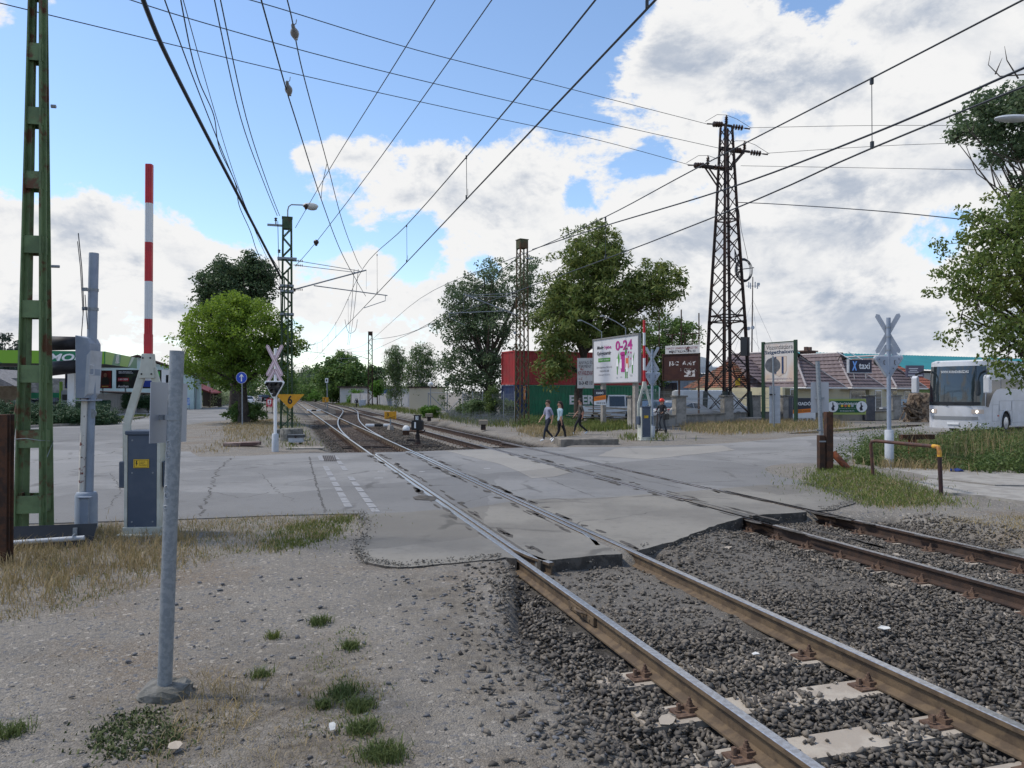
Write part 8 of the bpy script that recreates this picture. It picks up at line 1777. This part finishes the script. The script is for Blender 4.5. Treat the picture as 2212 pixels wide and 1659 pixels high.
# ------------------------------------------------------------------ people
def figure(label, loc, rz, J, cols, hgt=1.75, hair=None, extra=None):
    root = thing('person', label, 'person', loc, rz, None); k = hgt / 1.75
    V = {n_: Vector(p) * k for n_, p in J.items()}
    chains = [('pelvis', 'waist', .135, .12), ('waist', 'chest', .12, .145), ('chest', 'neckb', .145, .075), ('neckb', 'head0', .055, .06), ('head0', 'head1', .078, .098), ('head1', 'head2', .098, .06)]
    for s_ in 'LR': chains += [('chest', 'sh' + s_, .11, .065), ('sh' + s_, 'el' + s_, .058, .043), ('el' + s_, 'wr' + s_, .042, .028), ('wr' + s_, 'ha' + s_, .03, .032), ('pelvis', 'hip' + s_, .13, .095), ('hip' + s_, 'kn' + s_, .09, .058), ('kn' + s_, 'an' + s_, .058, .038), ('an' + s_, 'toe' + s_, .042, .036)]
    me = bpy.data.meshes.new('skel'); names_ = list(V); ix = {n_: i for i, n_ in enumerate(names_)}; rad = {}
    for a, b, ra, rb_ in chains: rad[a] = max(rad.get(a, 0), ra); rad[b] = max(rad.get(b, 0), rb_)
    me.from_pydata([V[n_] for n_ in names_], [(ix[a], ix[b]) for a, b, _, _ in chains], []); o = bpy.data.objects.new('skel', me); COL.objects.link(o)
    o.modifiers.new('skin', 'SKIN'); ss = o.modifiers.new('sub', 'SUBSURF'); ss.levels = 2; ss.render_levels = 2
    for i, n_ in enumerate(names_): me.skin_vertices[0].data[i].radius = (rad[n_] * k, rad[n_] * k * (.8 if n_ in ('chest', 'waist', 'pelvis') else 1)); me.skin_vertices[0].data[i].use_root = n_ == 'pelvis'
    bpy.context.view_layer.update(); em = bpy.data.meshes.new_from_object(o.evaluated_get(bpy.context.evaluated_depsgraph_get())); bpy.data.objects.remove(o)
    seg = [(V[a], V[b], c) for a, b, c in [('pelvis', 'waist', 1), ('waist', 'chest', 1), ('chest', 'neckb', 1), ('neckb', 'head2', 0)] + [q for s_ in 'LR' for q in [('sh' + s_, 'el' + s_, 1), ('el' + s_, 'wr' + s_, 2), ('wr' + s_, 'ha' + s_, 0), ('hip' + s_, 'kn' + s_, 3), ('kn' + s_, 'an' + s_, 3), ('an' + s_, 'toe' + s_, 4), ('chest', 'sh' + s_, 1)]]]
    em.materials.clear()
    for c in cols: em.materials.append(c)
    for p in em.polygons:
        c = p.center; best = (9, 0)
        for a, b, m_ in seg:
            d = b - a; t = min(1, max(0, (c - a).dot(d) / (d.length_squared + 1e-9))); q = (c - a - d * t).length
            if q < best[0]: best = (q, m_)
        mm = best[1]
        if mm == 1 and c.z < V['pelvis'].z - .01 and abs(c.x) < .3: mm = 3
        p.material_index = mm; p.use_smooth = True
    b = bpy.data.objects.new('body', em); COL.objects.link(b); b.parent = root
    for s_ in 'LR':                                    # five unequal bent fingers on each hand
        h_ = V['ha' + s_]; d = (h_ - V['wr' + s_]).normalized(); sd = d.cross(Vector((0, 1, 0))).normalized(); m = MB()
        for i, ln in enumerate((.062, .075, .08, .07, .055)):
            q = h_ + sd * (.012 * (i - 2)) + d * .01; bend = Vector((0, -.018, 0)) if i else sd * -.02; m.tube([q - d * .02, q + d * ln * .5, q + d * ln * .85 + bend], [.010, .009, .006], 6)
        m.build('fingers', cols[0], b)
    hd = V['head1']; m = MB()
    fy_ = -.092 * k
    for sx in (-.033, .033): m.sph((hd.x + sx, hd.y + fy_ * .92, hd.z + .0), .011, n=8, m=6)
    f_ = m.build('eyes', black, b); m = MB(); m.prism([(hd.x - .014, hd.y + fy_ * .95, hd.z - .035), (hd.x + .014, hd.y + fy_ * .95, hd.z - .035), (hd.x, hd.y + fy_ * .95, hd.z + .01)], (0, -.02, 0)); m.build('nose', cols[0], b)
    m = MB(); m.box((hd.x, hd.y + fy_ * .93, hd.z - .06), (.04, .01, .008)); m.build('mouth', M('lip', (.25, .08, .07), .5), b)
    for sx in (-1, 1): m = MB(); m.sph((hd.x + sx * .095 * k, hd.y, hd.z - .01), .028, (.4, .7, 1), 8, 6); m.build('ear', cols[0], b)
    if hair:
        m = MB(); m.sph((hd.x, hd.y + .018, hd.z + .03), .112 * k, (.98, 1.02, 1.), 16, 10)
        if hair[1]: m.tube([(hd.x, hd.y + .07, hd.z + .02), (hd.x, hd.y + .10, hd.z - .15), (hd.x, hd.y + .09, hd.z - .3)], [.08, .075, .03], 10)
        m.v = [v for v in m.v]; ho = m.build('hair', hair[0], root, smooth=True)
        bm = bmesh.new(); bm.from_mesh(ho.data); bmesh.ops.delete(bm, geom=[v for v in bm.verts if v.co.y < hd.y - .045 and v.co.z < hd.z + .055], context='VERTS'); bm.to_mesh(ho.data); bm.free()
        q = ho.modifiers.new('t', 'SOLIDIFY'); q.thickness = .012
    return root
def walk(st=.28, arm=.2, ry=0.):
    return {'pelvis': (0, 0, .95), 'waist': (0, 0, 1.10), 'chest': (0, -.015, 1.30), 'neckb': (0, 0, 1.46), 'head0': (0, -.01, 1.55), 'head1': (0, -.025, 1.63), 'head2': (0, -.015, 1.70), 'shL': (.18, 0, 1.40), 'elL': (.23, arm * .5, 1.13), 'wrL': (.22, arm * .35, .90), 'haL': (.215, arm * .2, .82), 'shR': (-.18, 0, 1.40), 'elR': (-.23, -arm * .3, 1.13), 'wrR': (-.21, -arm * 1.2, .93), 'haR': (-.20, -arm * 1.5, .86),
            'hipL': (.09, 0, .90), 'knL': (.10, -st * .75, .50), 'anL': (.10, -st, .09), 'toeL': (.11, -st - .17, .045), 'hipR': (-.09, 0, .90), 'knR': (-.10, -.02, .48), 'anR': (-.10, st * 1.1, .16), 'toeR': (-.11, st * 1.05 - .13, .045)}
skin = M('skin', (.40, .22, .15), .55); skd = M('skin_tanned', (.30, .15, .10), .55)
p = G(1184, 952); figure('person in a pale lavender shirt and white trainers walking at the road edge', (p.x, p.y, -.03), R(-62), walk(), [skin, M('shirt_lavender', (.30, .30, .40), .85), skin, M('jeans_dark', (.02, .024, .035), .85), white], 1.72, (M('hair_brown', (.05, .03, .02), .7), False))
p = G(1196, 954); figure('person in a light blue top and dark trousers walking just behind the first', (p.x + .25, p.y - .25, -.03), R(-70), walk(-.22, -.1), [skin, M('top_light_blue', (.30, .40, .46), .85), skin, M('trousers_black', (.012, .012, .016), .85), white], 1.68, (M('hair_dark', (.02, .014, .012), .7), True))
p = G(1254, 938); figure('person in a dark patterned top with black trousers striding left', (p.x, p.y, -.03), R(-84), walk(.34, .2), [skd, M('top_patterned', (.03, .03, .034), .85, 0, (.14, .12, .09), 40, .5, .55), skd, M('trousers_black', (.012, .012, .016), .85), white], 1.75, (M('hair_dark', (.02, .014, .012), .7), False))
# scooter rider
p = G(1430, 935.5); J = walk(.05, .3); J.update({'elL': (.26, -.05, 1.16), 'wrL': (.20, -.28, 1.08), 'haL': (.17, -.34, 1.06), 'elR': (-.26, -.05, 1.16), 'wrR': (-.20, -.28, 1.08), 'haR': (-.17, -.34, 1.06), 'knL': (.13, .0, .5), 'anL': (.2, .12, .10), 'toeL': (.2, -.04, .045), 'knR': (-.08, -.14, .56), 'anR': (-.06, -.02, .25), 'toeR': (-.06, -.19, .205)})
rd = figure('person with a red helmet and black jacket riding a kick scooter', (p.x, p.y, -.02), R(-38), J, [skin, M('jacket_black', (.012, .013, .018), .7), M('jacket_black', (.012, .013, .018), .7), M('jeans_grey', (.045, .05, .06), .85), black], 1.72, (M('hair_dark', (.02, .014, .012), .7), True))
k = 1.72 / 1.75; m = MB(); m.sph((0, -.01, 1.66 * k), .145, (.95, 1.15, .85), 18, 10); m.v = [(x, y, max(z, 1.62 * k)) for x, y, z in m.v]; hb = m.build('helmet', M('helmet_red', (.62, .035, .02), .3), rd, smooth=True)
m = MB()
for x in (-.07, 0, .07): m.sph((x, -.03, 1.76 * k), .05, (.25, 1.6, .3), 8, 6)
m.build('helmet_vents', black, hb)
bg = thing('shoulder_bag', 'black shoulder bag hanging at the scooter rider\'s hip', 'bag', (p.x, p.y, -.02), R(-38)); m = MB(); m.box((.20, .08, .84), (.16, .40, .30)); m.build('bag_body', black, bg, bevel=.04); m = MB(); m.tube([(.2, -.08, .98), (.15, -.1, 1.2), (-.05, -.05, 1.47), (-.14, .05, 1.42), (.1, .15, 1.1), (.2, .22, .98)], .012, 5); m.build('strap', black, bg)
scn = thing('kick_scooter', 'black electric kick scooter under the rider in the red helmet', 'scooter', (p.x, p.y, -.02), R(-38)); m = MB(); m.box((-.03, .05, .16), (.16, .75, .05)); m.build('deck', black, scn, bevel=.015); m = MB(); m.tube([(-.03, -.38, .18), (-.03, -.50, .30), (-.03, -.40, 1.05)], .026, 8); m.tube([(-.24, -.38, 1.07), (.2, -.38, 1.07)], .018, 8); m.build('stem', darksteel, scn)
for y in (-.54, .48): m = MB(); m.lathe([(.06, -.025), (.11, -.025), (.115, 0), (.11, .025), (.06, .025)], (-.03, y, .115), 16, 'X'); m.build('wheel', tyre, scn, smooth=True)
